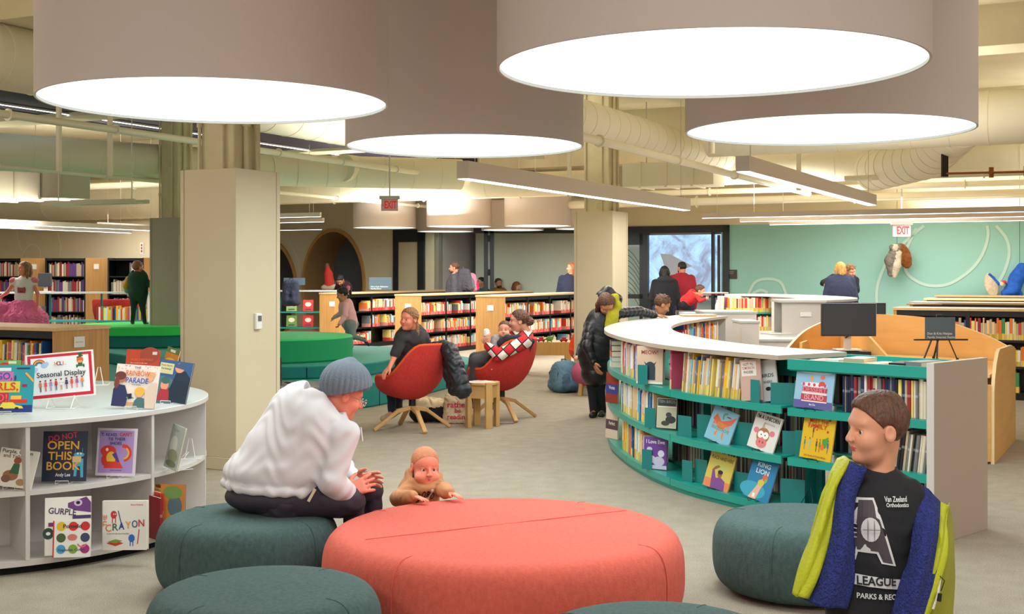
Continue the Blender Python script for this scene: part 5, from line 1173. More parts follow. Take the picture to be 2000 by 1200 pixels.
for k, (p, L, d) in enumerate(mid):     # right hand faces of the middle rows; local front is the side the unit's -y faces
    n = Vector((0, 0, 1)).cross(UA)
    for j in range(3): z = .09+(1.16-.15)*j/3; stuff_row(p+UA*.05, UA, L-.1, z, 50+k*3+j, fill=.72, pal=[0, 7, 16, 8, 1, 13, 4, 17, 14, 10])
for k, p in enumerate(rows_r):
    for j in range(3 if k == 0 else 3):
        z = .09+(1.125-.15)*j/3; stuff_row(p+UB*.05, UB, 3.4 if k == 0 else 4.3, z, 80+k*4+j, h=(.2, .27), tape=1, fill=.95, pal=[0, 7, 16, 8, 1, 2, 13, 4, 17, 3, 12, 5])
for k, (a, b) in enumerate(((-60, 40), (88, 167), (210, 281))):
    Y = 24.6-.3*k; x0 = (a-1000)/F*Y+.05; x1 = (b-1000)/F*Y-.05
    for q in (1.15, 1.5, .8, .45): stuff_row(Vector((x0, Y+.05, 0)), Vector((1, 0, 0)), x1-x0, q, 120+k*5+int(q*10), h=(.22, .29), tape=0, fill=.85, pal=([14, 8, 6, 12, 16] if k != 2 else [6, 10, 0, 14, 8]))
for q, hh in ((.9, (.22, .26)), (.58, (.22, .26)), (.26, (.2, .25))): stuff_row(Vector((3.64, 20.87, 0)), Vector((1, 0, 0)), 1.3, q, 150+int(q*10), h=hh, tape=1, fill=1, pal=[8, 1, 16, 4, 12, 8, 13])
for j in range(2): stuff_row(NEARP+UB*.05, UB, LN-.1, .09+(1.07-.15)*j/3, 170+j, tape=2)
stuff_row(NEARP+UB*.05, UB, LN-1.0, zt, 173, tape=2)
for j, z in enumerate((.1, .42, .75)):
    stuff_row(Vector((-8.9, 21.22, 0)), Vector((1, 0, 0)), 2.6, z, 180+j, tape=0, fill=.4, h=(.18, .25)); 
for z in (.405, .085): stuff_row(SA+su*.05+sn*(SD-.02), -su, 0, z, 1)
# backs of books seen through the curved and straight bookcases from behind
for z in (Z1, Z2, Z3):
    for k in range(12):
        s = .15+k*.17; p, t, n = at_s(s, W_-.03); stuff_row(Vector((p.x, p.y, 0)), t, .16, z, 300+k+int(z*100), h=(.2, .26), tape=0, fill=1, pal=DARKP, th=(.008, .02), d=.18)
for z in (.72, .405, .085): stuff_row(SA+su*(SL_-.05)+sn*(SD-.02), -su, SL_-.1, z, 340+int(z*100), h=(.2, .24), tape=0, fill=1, pal=DARKP, th=(.008, .02), d=.18)
stuff_row(SA+su*.05, su, .0, .72, 3)
o = SBK.obj('shelved_books', smooth=0); tag(o, 'masses of small book spines on all the farther shelves', 'books', kind='stuff')
# books lying along the open top of the straight bookcase
for k, (x, c, w) in enumerate(((.10, 1, .10), (.24, 0, .10), (.36, 8, .13), (.50, 17, .12), (.66, 15, .12), (.78, 14, .12))):
    t = thing('book', 'thin %s book lying on top of the straight teal bookcase' % CN[c], 'book', SA+su*(x+.04)+sn*.18+Vector((0, 0, .995)), math.atan2(su.y, su.x)+.15*(-1)**k, 'books lying on the straight bookcase')
    mb = MB(); C_ = C(*PAL[c]); hh = .03+.012*(k % 3); mb.box(-w/2, -.1, 0, w/2, .12, .002, C_); mb.box(-w/2, -.1, hh-.002, w/2, .12, hh, C_); mb.box(-w/2+.002, -.098, .002, w/2-.002, .118, hh-.002, M['pages']); mb.box(-w/2, -.102, 0, w/2, -.1, hh, C_); mb.obj('cover', t, smooth=0)
# ---------------------------------------------------------------- display books with covers
def display_book(W, H, spec, label, loc=None, T=None, bg=(240, 238, 232), th=.012, tilt=.22, rz=0, stand=None, group='books shown cover out', px=None, z=0, roll=0):
    """px = (cx, py_bottom) places the foot of the book by the sight line to it on a surface at height z"""
    t = thing('picture_book', label, 'book', (0, 0, 0), 0, group)
    if px: loc = P(px[0], px[1], z+.012)
    t.matrix_world = Matrix.Translation(loc) @ Matrix.Rotation(rz, 4, 'Z') @ Matrix.Rotation(-tilt, 4, 'X') @ Matrix.Rotation(roll, 4, 'Y')
    mb = MB(); c = C(*bg, .35); mb.box(-W/2, 0, 0, W/2, .002, H, c); mb.box(-W/2, th-.002, 0, W/2, th, H, c); mb.box(-W/2, .0, 0, -W/2+.002, th, H, c); mb.obj('cover', t, smooth=0)
    mb = MB(); mb.box(-W/2+.003, .002, .003, W/2-.003, th-.002, H-.003, M['pages']); mb.obj('page_block', t, smooth=0)
    sh = [s for s in spec if s[0] != 't']; tx = [s for s in spec if s[0] == 't']
    if sh: mb = MB(); art(mb, [fix(s) for s in sh], W, H); mb.obj('cover_picture', t, smooth=0)
    if tx: mb = MB(); mb_y = -.0006-.00012*(len(sh)+1); art(mb, tx, W, H, mb_y); mb.obj('title_lettering', t, smooth=0)
    if stand is not None:
        s = thing('book_stand', '%s wire stand under the %s' % ('black' if stand is M['wire'] else 'clear', ' '.join(label.split(',')[0].split()[:11])), 'book stand', t.matrix_world.translation-Vector((0, 0, .012)), rz, 'wire book stands')
        mb = MB(); w = min(.07, W*.3); mb.tube([(-w/2, .05, .001), (-w/2, -.028, .003), (-w/2, -.03, .02), (w/2, -.03, .02), (w/2, -.028, .003), (w/2, .05, .001)], .0018, stand, 6)
        mb.tube([(-w/2, .02, .004), (-w/2*.4, .11, .10), (w/2*.4, .11, .10), (w/2, .02, .004)], .0018, stand, 6); mb.tube([(-w/2, -.028, .003), (-w/2, .13, .002), (w/2, .13, .002), (w/2, -.028, .003)], .0018, stand, 6); mb.obj('wire', s)
    return t
def fix(s):    # fractions 0..1 of the cover to the art plane
    return s
def A(W, H):
    X = lambda x: (x-.5)*W; Z = lambda z: z*H
    return {'r': lambda x0, z0, x1, z1, c: ('r', X(x0), Z(z0), X(x1), Z(z1), c), 'e': lambda x, z, rx, rz, c: ('e', X(x), Z(z), rx*W, rz*H, c), 'p': lambda pts, c: ('p', [(X(x), Z(z)) for x, z in pts], c),
            't': lambda s, x, z, h, w, c, rot=0: ('t', s, x, z, h, w, rot, c), 'a': lambda *a: ('a', *a)}
def person_art(f, x, z, h, top, legs, skin=(200, 130, 100), hair=(60, 40, 30), aspect=1):
    q = h*aspect
    return [f['r'](x-.05*q, z, x-.01*q, z+.45*h, legs), f['r'](x+.01*q, z, x+.05*q, z+.45*h, legs), f['p']([(x-.11*q, z+.42*h), (x+.11*q, z+.42*h), (x+.08*q, z+.8*h), (x-.08*q, z+.8*h)], top), f['e'](x, z+.9*h, .065*q, .08*h, skin), f['e'](x, z+.94*h, .07*q, .05*h, hair)]
def build_display():
    ZI = .80
    # --- on the island top
    W, H = .27, .262; f = A(W, H); B = (0, 70, 150)
    sp = [f['r'](0, 0, 1, 1, (0, 150, 166)), f['r'](0, 0, 1, .15, (22, 50, 130)), f['r'](.06, .87, .55, .94, (236, 236, 230)), f['r'](.22, .66, .6, .85, (214, 110, 180)), f['r'](.0, .42, .74, .65, (226, 206, 60)), f['r'](.05, .18, .53, .41, (186, 40, 50)),
          f['r'](.55, .19, .9, .27, (220, 50, 40)), f['r'](.57, .27, .78, .35, (240, 190, 60)), f['p']([(.3, .08), (.83, .08), (.8, .13), (.68, .15), (.62, .21), (.42, .21), (.38, .14)], (236, 214, 70)), f['e'](.4, .08, .04, .03, (30, 30, 30)), f['e'](.7, .08, .04, .03, (30, 30, 30)),
          f['p']([(.82, .82), (.86, .84), (1, .68), (1, .62)], (240, 170, 50)), f['r'](.78, .53, .88, .59, (150, 40, 60)), f['r'](-.0, .05, .16, .15, (230, 230, 230)), f['e'](.64, .72, .02, .06, (30, 60, 120)), f['r'](.66, .91, .92, .94, (30, 40, 90))]
    sp += [f['t']('GO,', .42, .755, .15, .32, (32, 84, 176)), f['t']('GIRLS,', .37, .535, .17, .68, (214, 60, 40)), f['t']('GO!', .3, .295, .17, .42, (238, 90, 90))]
    display_book(W, H, sp, 'bright blue transport book with three stacked title words, left end of the island top', px=(12, 806), z=ZI, bg=(0, 150, 166), rz=.12, stand=M['clearwire'])
    W, H = .29, .17; f = A(W, H); sp = [f['r'](0, 0, 1, 1, (96, 158, 62)), f['p']([(.25, 0), (.3, .35), (.5, .5), (.5, .8), (.6, .9), (.72, .9), (.78, .5), (1, .4), (.95, 0)], (204, 44, 40)), f['e'](.63, .7, .07, .1, (180, 60, 40)), f['r'](.72, .86, .9, .96, (220, 226, 200))]
    display_book(W, H, sp, 'green book with a red shape, behind the transport book on the island', px=(-6, 752), z=ZI, bg=(96, 158, 62), rz=.15, roll=.02, stand=M['clearwire'])
    # the framed seasonal sign
    W, H = .375, .262; a = P(121, 778, ZI+.06); t = thing('display_sign', 'red bordered Seasonal Display sign propped on a clear stand', 'sign'); f = A(W, H)
    t.matrix_world = Matrix.Translation(a) @ Matrix.Rotation(.14, 4, 'Z') @ Matrix.Rotation(-.12, 4, 'X') @ Matrix.Rotation(-.085, 4, 'Y')
    mb = MB(); mb.box(-W/2, 0, 0, W/2, .004, H, M['paper']); mb.obj('board', t, smooth=0)
    sp = [f['r'](.03, .03, .97, .97, (206, 26, 52)), f['r'](.075, .10, .925, .91, (238, 236, 238))]
    for k, c in enumerate(((214, 60, 50), (236, 170, 60), (60, 130, 90), (70, 110, 170))): sp.append(f['a'](.2, .74, .085-.016*k, .1-.016*k, 20, 175, c))
    sp += [f['e'](.27, .74, .05, .06, (170, 190, 226)), f['e'](.30, .77, .04, .05, (176, 196, 228)), f['e'](.12, .64, .045, .055, (186, 204, 232)), f['e'](.15, .67, .03, .04, (186, 204, 232))]
    sp += [f['e'](.80, .80, .05, .07, (226, 96, 40)), f['p']([(.755, .84), (.85, .88), (.845, .9), (.83, .9), (.84, .97), (.78, .96), (.78, .88), (.75, .87)], (34, 92, 50)), f['p']([(.76, .66), (.84, .66), (.83, .75), (.77, .75)], (40, 104, 56)), f['e'](.75, .67, .012, .04, (40, 104, 56)), f['e'](.85, .67, .012, .04, (40, 104, 56)), f['e'](.80, .765, .035, .03, (240, 150, 90))]
    cols = [((220, 130, 80), (90, 40, 60)), ((230, 90, 90), (230, 90, 90)), ((170, 150, 200), (170, 150, 200)), ((200, 50, 50), (60, 60, 110)), ((236, 236, 236), (230, 150, 60)), ((40, 40, 100), (150, 80, 90)), ((230, 80, 70), (230, 80, 70)), ((150, 100, 170), (220, 130, 110)), ((230, 140, 70), (80, 130, 190))]
    for k, (a_, b_) in enumerate(cols): sp += person_art(f, .2+.077*k, .17+.004*k, .25, a_, b_, aspect=H/W*1.2); sp.append(f['r'](.2+.077*k-.035, .34, .2+.077*k+.035, .346, (200, 120, 90)))
    mb = MB(); art(mb, sp, W, H); mb.obj('sign_picture', t, smooth=0)
    mb = MB(); y_ = -.0006-.00012*(len(sp)+1); sp = [f['t']('Seasonal Display', .515, .53, .115, .72, (30, 30, 32), .0)]
    for k, (ch, c) in enumerate(zip('HOLIDAY'[:0]+'HOLI.', ((236, 140, 50), (150, 40, 60), (40, 50, 150), (230, 90, 50), (230, 120, 60)))): sp.append(f['t'](ch, .45+.035*k, .755, .09, None, c))
    art(mb, sp, W, H, y_); mb.obj('sign_lettering', t, smooth=0)
    mb = MB()
    for x in (-.07, .07):
        s = thing('acrylic_stand', 'clear stand under the Seasonal Display sign', 'stand', (0, 0, 0)) if x < 0 else s; b = Vector((a.x+x, a.y, ZI))
        mb.tube([b+Vector((0, 0, .065)), b+Vector((-.01, -.03, .002)), b+Vector((0, .09, .002)), b+Vector((0, 0, .075))], .003, M['clearwire'], 6)
    mb.tube([(a.x-.08, a.y-.03, ZI+.003), (a.x+.08, a.y-.03, ZI+.003)], .003, M['clearwire'], 6); mb.obj('wire', s)
    # rainbow parade
    W, H = .255, .243; f = A(W, H); sp = [f['r'](0, 0, 1, 1, (240, 226, 214)), f['r'](0, 0, 1, .12, (214, 160, 120))]
    rr = random.Random(5); sp += [f['r'](x, z, x+.025, z+.012, rr.choice([(220, 60, 60), (60, 90, 180), (240, 180, 40)])) for x, z in [(rr.uniform(.03, .95), rr.uniform(.6, .98)) for _ in range(40)]]
    sp += [f['p']([(0, 0), (.33, 0), (.36, .25), (.26, .5), (.08, .52), (0, .4)], (40, 44, 92)), f['e'](.16, .66, .10, .1, (190, 110, 80)), f['e'](.13, .72, .13, .10, (110, 50, 50)), f['e'](.06, .55, .06, .14, (120, 56, 54)), f['p']([(.5, 0), (.78, 0), (.74, .22), (.6, .25), (.52, .15)], (70, 110, 110)), f['e'](.62, .33, .09, .09, (236, 176, 140)), f['e'](.62, .38, .12, .1, (240, 180, 70)),
           f['p']([(.78, 0), (1, 0), (1, .6), (.86, .58), (.74, .4)], (226, 200, 180)), f['e'](.82, .72, .08, .1, (236, 170, 130)), f['e'](.84, .79, .1, .06, (226, 170, 120)), f['r'](.33, .2, .5, .23, (60, 160, 90)), f['p']([(.34, .3), (.44, .32), (.46, .2), (.38, .18)], (30, 30, 60))]
    sp += [f['t']('THE', .5, .93, .05, .15, (90, 40, 120)), f['t']('RAINBOW', .52, .79, .13, .56, (220, 110, 40)), f['t']('PARADE', .52, .62, .13, .52, (60, 80, 170)), f['t']('Emily Neilson', .52, .53, .03, .2, (60, 60, 60))]
    display_book(W, H, sp, 'white book with people and a rainbow coloured title, on the island top', px=(259, 796), z=ZI, rz=-.1, stand=M['clearwire'], roll=.06)
    W, H = .235, .245; f = A(W, H); sp = [f['r'](0, 0, 1, 1, (52, 88, 134)), f['e'](.2, .2, .5, .4, (84, 112, 120)), f['p']([(.2, 0), (1, 0), (1, .62), (.82, .78), (.55, .7), (.45, .35)], (30, 44, 62)), f['e'](.63, .84, .14, .12, (224, 150, 120)), f['p']([(.46, .9), (.72, .99), (.84, .86), (.84, .8), (.5, .84)], (60, 88, 120)), f['e'](.28, .38, .12, .12, (230, 150, 120)), f['e'](.28, .5, .13, .09, (60, 100, 96)), f['p']([(.1, 0), (.5, 0), (.44, .28), (.18, .28)], (176, 48, 60)), f['r'](.03, .66, .45, .92, (206, 196, 150))]
    sp += [f['t']("The St. Patrick's", .23, .86, .04, .34, (60, 60, 50)), f['t']('Day Shillelagh', .23, .78, .04, .3, (60, 60, 50))]
    display_book(W, H, sp, 'dark blue book of an old man and child, right end of the island top', px=(329, 785), z=ZI, bg=(40, 66, 110), rz=-.35, stand=M['clearwire'], roll=.1)
    W, H = .255, .2; f = A(W, H); sp = [f['r'](0, 0, 1, 1, (206, 72, 44)), f['e'](.7, .8, .3, .3, (170, 70, 50)), f['r'](.15, .08, .95, .22, (224, 200, 170)), f['r'](.15, .05, .9, .1, (150, 70, 50)), f['r'](.78, .82, .92, .93, (230, 220, 210)), f['t']('WORLD FESTIVALS', .48, .62, .09, .66, (236, 110, 60)), f['t']('More books to also read', .4, .5, .05, .5, (244, 200, 180))]
    display_book(W, H, sp, 'orange red festivals book at the back of the island top', px=(275, 736), z=ZI, bg=(196, 66, 40), rz=-.1, stand=M['clearwire'], roll=.02)
    W, H = .18, .2; f = A(W, H); sp = [f['r'](0, 0, 1, 1, (216, 132, 40)), f['r'](0, .1, 1, .35, (238, 224, 190)), f['r'](0, .8, 1, 1, (90, 130, 60)), f['e'](.5, .5, .4, .12, (240, 190, 60)), f['r'](.3, .84, .7, .94, (230, 230, 220))]
    display_book(W, H, sp, 'small orange and green book at the far right back of the island top', px=(326, 731), z=ZI, bg=(170, 90, 40), rz=-.75, roll=.15)
    for px, py, z, lb in ((190, 752, ZI, 'empty clear book stand on the island top right of the sign'), (368, 896, .436, 'empty clear book stand in the right compartment of the island')):
        s = thing('book_stand', lb, 'book stand', P(px, py, z), .2, 'wire book stands'); mb = MB(); mb.tube([(-.05, -.06, .004), (-.02, 0, .0), (0, .03, .12), (.02, 0, .12), (.04, .0, .0), (.08, -.05, .004)], .003, M['clearwire'], 6); mb.tube([(-.06, -.06, .02), (-.05, -.06, .003), (.08, -.05, .003), (.09, -.05, .02)], .003, M['clearwire'], 6); mb.obj('wire', s)
    # --- middle shelf
    zm = .436
    W, H = .235, .27; f = A(W, H); N_ = (30, 38, 62); sp = [f['r'](0, 0, 1, 1, N_), f['e'](.83, .53, .12, .05, (70, 170, 200)), f['p']([(.72, .1), (.78, .1), (.8, .3), (.86, .3), (.88, .08), (.94, .08), (.93, .45), (.74, .45)], (70, 170, 200)), f['r'](.68, .38, .88, .5, (226, 190, 130)), f['e'](.8, .55, .02, .02, (240, 240, 240)), f['e'](.87, .55, .02, .02, (240, 240, 240)), f['r'](.74, .58, .75, .66, (70, 170, 200)), f['r'](.9, .58, .91, .66, (70, 170, 200))]
    OY = (236, 172, 62)
    sp += [f['t']('DO NOT', .45, .88, .12, .66, (224, 50, 80), .16), f['t']('OPEN', .47, .71, .17, .72, OY), f['t']('THIS', .4, .5, .17, .54, OY), f['t']('BOOK', .47, .3, .17, .76, OY), f['t']('Andy Lee', .48, .13, .07, .34, (236, 236, 236))]
    display_book(W, H, sp, 'navy book with large yellow title letters in the middle compartment of the island', px=(124, 941), z=zm, bg=N_, rz=.05, tilt=.14, stand=M['clearwire'], th=.01)
    W, H = .222, .262; f = A(W, H); RD = (226, 60, 44); sp = [f['r'](.06, .06, .94, .95, (176, 146, 206)), f['e'](.35, .33, .22, .17, RD), f['e'](.3, .52, .2, .12, RD), f['a'](.68, .48, .13, .22, -80, 100, RD), f['e'](.38, .38, .12, .13, (240, 200, 70)), f['a'](.68, .48, .12, .16, -80, 60, (240, 190, 60)), f['p']([(.2, .16), (.7, .16), (.6, .3), (.3, .3)], RD), f['e'](.27, .55, .035, .035, (240, 230, 220)), f['p']([(.4, .45), (.5, .5), (.6, .3), (.55, .28)], (90, 60, 150))]
    PB_ = (40, 50, 110); sp += [f['t']('T. REXES', .3, .86, .065, .4, PB_), f['t']("CAN'T", .73, .87, .075, .32, (216, 60, 60)), f['t']('TIE THEIR', .5, .77, .065, .45, PB_), f['t']('SHOES', .48, .68, .065, .3, PB_), f['t']('Anna Lazowski', .52, .12, .03, .3, (80, 60, 100))]
    display_book(W, H, sp, 'lilac book with a red long-tailed dinosaur in the middle compartment of the island', px=(224, 930), z=zm, bg=(226, 214, 228), rz=-.04, tilt=.13, roll=.015, stand=M['clearwire'])
    W, H = .21, .2; f = A(W, H); sp = [f['r'](0, 0, 1, 1, (226, 222, 206)), f['e'](.4, .3, .2, .14, (150, 96, 60)), f['e'](.3, .2, .12, .1, (120, 80, 60)), f['p']([(.35, .35), (.6, .35), (.58, .62), (.42, .62)], (40, 96, 60)), f['e'](.5, .7, .1, .09, (150, 70, 40)), f['e'](.7, .15, .12, .09, (180, 130, 90)), f['t']('Purple, Green', .45, .92, .1, .8, (60, 50, 80)), f['t']('and Yellow', .4, .8, .1, .6, (120, 60, 40))]
    display_book(W, H, sp, 'cream book with a child in green at the left edge of the island middle shelf', px=(22, 952), z=zm, rz=-.05, tilt=.3, roll=.12, stand=M['clearwire'])
    W, H = .2, .25; f = A(W, H); sp = [f['r'](0, 0, 1, 1, (176, 182, 172)), f['e'](.4, .55, .3, .2, (206, 208, 196)), f['e'](.5, .3, .4, .15, (150, 150, 120)), f['e'](.5, .12, .4, .08, (120, 124, 90)), f['t']('Sea Turtle', .4, .88, .06, .4, (140, 150, 140))]
    display_book(W, H, sp, 'pale grey green nature book in the right compartment of the island', px=(331, 916), z=zm, bg=(170, 176, 166), rz=-.95, tilt=.22, roll=.05, stand=M['clearwire'])
    # --- bottom shelf
    zb = .075
    W, H = .232, .30; f = A(W, H); PU = (110, 60, 130); sp = [f['p']([(.5, .9), (.9, 1), (1, .9), (1, .72), (.7, .76), (.5, .82)], PU), f['e'](.72, .9, .09, .06, (214, 190, 226)), f['e'](.72, .9, .045, .03, (20, 20, 30)), f['r'](.6, .62, 1, .68, (70, 50, 110)), f['r'](.08, .5, .38, .57, (120, 50, 110)), f['p']([(.38, .5), (.9, .56), (.9, .59), (.38, .57)], (240, 214, 90)), f['e'](.08, .38, .12, .1, (40, 70, 60)), f['e'](.08, .38, .05, .03, (240, 240, 240)), f['t']('GURPLE', .38, .75, .11, .6, (60, 40, 80), -.12)]
    display_book(W, H, sp, 'white book with purple pencils and a scrawled title on the island bottom shelf', px=(132, 1084), z=zb, rz=.25, tilt=.08, th=.02)
    W, H = .19, .19; f = A(W, H); sp = []
    for k, c in enumerate(((226, 190, 40), (214, 54, 44), (206, 44, 44), (70, 96, 56), None, (60, 66, 106), (70, 160, 210), (130, 170, 60), (170, 40, 130))):
        if c: sp.append(f['e'](.22+.32*(k % 3), .84-.31*(k//3), .125, .125, c))
    sp += [f['e'](.52, .54, .13, .09, (220, 120, 120)), f['a'](.78, .4, .1, .14, 200, 340, (220, 120, 120)), f['r'](0, 0, .035, 1, (206, 40, 40)), f['t']('Pomelo', .52, .84, .11, .5, (50, 40, 50)), f['t']('Explores Color', .5, .2, .07, .7, (50, 60, 90))]
    display_book(W, H, sp, 'small white book with nine coloured dots on the island bottom shelf', px=(139, 1089), z=zb, rz=.12, tilt=.1, th=.02)
    W, H = .245, .262; f = A(W, H); sp = [f['e'](.26, .72, .07, .08, (206, 50, 50)), f['e'](.26, .73, .012, .016, (240, 240, 240)), f['e'](.3, .73, .012, .016, (240, 240, 240)), f['r'](.22, .55, .24, .66, (206, 50, 50)), f['r'](.29, .55, .31, .66, (206, 50, 50)), f['p']([(.35, .8), (.37, .8), (.46, .46), (.44, .46)], (30, 50, 140)), f['e'](.66, .24, .07, .08, (30, 110, 200)), f['r'](.62, .08, .64, .18, (30, 110, 200)), f['r'](.68, .08, .7, .18, (30, 110, 200)), f['p']([(.78, .12), (.8, .12), (.84, .42), (.82, .42)], (206, 50, 50)), f['p']([(.1, .14), (.3, .2), (.48, .14), (.3, .08)], (206, 60, 40)), f['p']([(.12, .17), (.3, .14), (.46, .19), (.3, .22)], (120, 160, 60))]
    for k, (ch, c) in enumerate(zip('CRAYON', ((226, 130, 40), (70, 110, 70), (50, 60, 150), (236, 150, 60), (60, 90, 130), (206, 50, 60)))): sp.append(f['t'](ch, .14+.148*k, .44+.02*k, .15, .13, c))
    sp += [f['t']('THE', .07, .6, .09, .25, (226, 130, 60), PI/2), f['t']('Simon Rickerty', .78, .92, .035, .28, (214, 90, 60)), f['t']('A colourful tale about friendship', .36, .335, .03, .5, (110, 110, 110))]
    display_book(W, H, sp, 'white crayon book with little red and blue figures on the island bottom shelf', px=(243, 1075), z=zb, rz=-.06, tilt=.06, roll=-.02, th=.03)
    for k in range(7):
        c = [12, 1, 16, 13, 15, 4, 17][k]; a = P(313+k*4.5, 1058-k*3, zb); o = bpy.data.objects.new('book', book_mesh(c, .016, .26 if k % 2 else .24, .2, 1)); COL.objects.link(o); o.matrix_world = Matrix.Translation(a) @ Matrix.Rotation(.75, 4, 'Z')
        tag(o, "%s-spined upright book in the island's bottom right compartment" % CN[c], 'book', 'upright books in the island')
    W, H = .15, .3; f = A(W, H); sp = [f['r'](0, 0, 1, 1, (206, 130, 50)), f['r'](0, 0, 1, .28, (60, 50, 120)), f['e'](.6, .6, .3, .2, (90, 110, 120)), f['e'](.5, .85, .4, .12, (120, 150, 80))]
    display_book(W, H, sp, "tall orange and blue cover leaning in the island's bottom right compartment", px=(335, 1052), z=zb, bg=(150, 80, 50), rz=-.25, tilt=.05)
    # --- curved teal bookcase, cover out
    def on(s, z, off=.05): p, t, n = at_s(s, off); return Vector((p.x, p.y, z+.002)), math.atan2(-t.y, -t.x)
    def cb_book(px, z, W, H, sp, lb, bg=(240, 238, 232), tilt=.28, roll=0, stand=M['wire'], off=.05, dr=0, th=.01, s=None):
        s = s if s is not None else SPX(px); a, rz = on(s, z+.006, off); return display_book(W, H, sp, lb, loc=a, bg=bg, rz=rz+dr, tilt=tilt, roll=roll, stand=stand, th=th)
    W, H = .225, .285; f = A(W, H); sp = [f['r'](0, 0, 1, 1, (214, 184, 160)), f['r'](0, 0, 1, .06, (226, 222, 214)), f['p']([(.27, .6), (.4, .52), (.38, .45)], (50, 62, 74)), f['p']([(.76, .6), (.62, .52), (.66, .45)], (50, 62, 74)), f['e'](.52, .42, .2, .17, (44, 58, 72)), f['r'](.32, .1, .72, .4, (44, 58, 72)), f['t']('MEOW!', .5, .83, .11, .64, (160, 56, 50))]
    cb_book(1268, Z1, W, H, sp, 'tan book with a dark cat on the upper shelf of the curved bookcase', bg=(206, 176, 150), tilt=.04, stand=None, off=.0, dr=.75, th=.012)
    W, H = .18, .27; f = A(W, H); sp = [f['r'](.08, .6, .8, .95, (232, 226, 218)), f['t']('NOT TIL', .42, .88, .07, .5, (170, 60, 60)), f['t']('TOMORROW,', .43, .79, .07, .64, (170, 60, 60)), f['t']('PHOEBE', .42, .69, .07, .46, (80, 60, 60))]
    cb_book(1462, Z1, W, H, sp, 'dusty pink book with a white title box on the upper shelf of the curved bookcase', bg=(206, 168, 156), tilt=.05, roll=-.12, stand=None, off=.03, dr=.1)
    W, H = .19, .27; f = A(W, H); sp = [f['t']('BIRDS', .6, .62, .09, .55, (34, 34, 40)), f['t']('WHERE?', .6, .46, .07, .4, (50, 50, 56)), f['e'](.6, .3, .12, .05, (40, 40, 40))]
    cb_book(1482, Z1, W, H, sp, 'white book with black letters behind the pink one on the curved bookcase', bg=(206, 206, 206), tilt=.05, roll=-.16, stand=None, off=.075, dr=.1)
    W, H = .17, .235; f = A(W, H); sp = [f['r'](0, 0, 1, 1, (38, 40, 44)), f['r'](.03, .03, .97, .97, (222, 216, 196)), f['r'](.05, .72, .95, .95, (48, 54, 56)), f['r'](.05, .05, .95, .68, (190, 186, 158)), f['e'](.7, .3, .25, .12, (44, 46, 46)), f['e'](.45, .18, .2, .08, (60, 60, 56)), f['e'](.6, .45, .14, .08, (60, 62, 60)), f['t']('TEN BIRDS', .5, .86, .1, .8, (150, 160, 156))]
    cb_book(1286, Z2, W, H, sp, 'dark framed bird book on the middle shelf of the curved bookcase', bg=(34, 36, 40), tilt=.1, stand=None, off=.06, dr=.75)
    W, H = .195, .235; f = A(W, H); sp = [f['r'](0, 0, 1, 1, (108, 62, 150)), f['e'](.3, .3, .22, .13, (220, 214, 230)), f['e'](.65, .25, .25, .15, (200, 196, 220)), f['e'](.75, .5, .14, .11, (226, 222, 236)), f['e'](.25, .62, .12, .07, (210, 206, 226)), f['r'](0, 0, 1, .12, (200, 196, 220)), f['t']('I Love Ewe', .5, .86, .13, .8, (238, 236, 240))]
    cb_book(1272, Z3, W, H, sp, 'purple book with white sheep on the bottom shelf of the curved bookcase', bg=(90, 50, 120), tilt=.05, stand=None, off=.03, dr=.75)
    W, H = .25, .235; f = A(W, H); sp = [f['r'](0, 0, 1, 1, (128, 180, 204)), f['p']([(.1, .62), (.3, .5), (.6, .48), (.85, .62), (.98, .9), (.7, .72), (.45, .62), (.2, .8)], (214, 96, 60)), f['e'](.48, .5, .17, .1, (206, 120, 60)), f['a'](.55, .78, .06, .12, 60, 240, (90, 150, 120)), f['e'](.68, .8, .1, .02, (120, 70, 50)), f['p']([(.3, .2), (.38, .16), (.42, .34), (.38, .36)], (226, 130, 50)), f['p']([(.62, .14), (.7, .12), (.66, .34), (.6, .34)], (226, 130, 50)), f['t']('MUSTACHE', .48, .52, .11, .66, (224, 130, 60)), f['t']('DUCKSTACHE', .5, .39, .1, .7, (120, 130, 90))]
    cb_book(1389, Z2, W, H, sp, 'pale blue book with a winged duck on the middle shelf of the curved bookcase', bg=(110, 160, 190), roll=.2, off=.04, dr=.1)
    W, H = .245, .24; f = A(W, H); sp = [f['e'](.47, .4, .24, .22, (176, 112, 66)), f['e'](.18, .5, .1, .08, (226, 120, 140)), f['e'](.78, .52, .1, .08, (226, 120, 140)), f['p']([(.36, .6), (.46, .6), (.42, .78), (.38, .74)], (190, 170, 150)), f['e'](.38, .42, .11, .1, (240, 240, 236)), f['e'](.57, .42, .11, .1, (240, 240, 236)), f['e'](.4, .42, .02, .02, (20, 20, 20)), f['e'](.55, .42, .02, .02, (20, 20, 20)), f['e'](.48, .2, .2, .14, (224, 120, 120)), f['e'](.42, .22, .03, .03, (150, 60, 60)), f['e'](.54, .22, .03, .03, (150, 60, 60)), f['t']("I'M A UNICORN", .5, .88, .12, .86, (60, 50, 46)), f['t']('HELEN YOON', .6, .74, .04, .4, (170, 170, 170))]
    cb_book(1474, Z2, W, H, sp, 'white book with a goggle eyed cow on the middle shelf of the curved bookcase', bg=(224, 218, 214), roll=.14, off=.04, dr=.02)
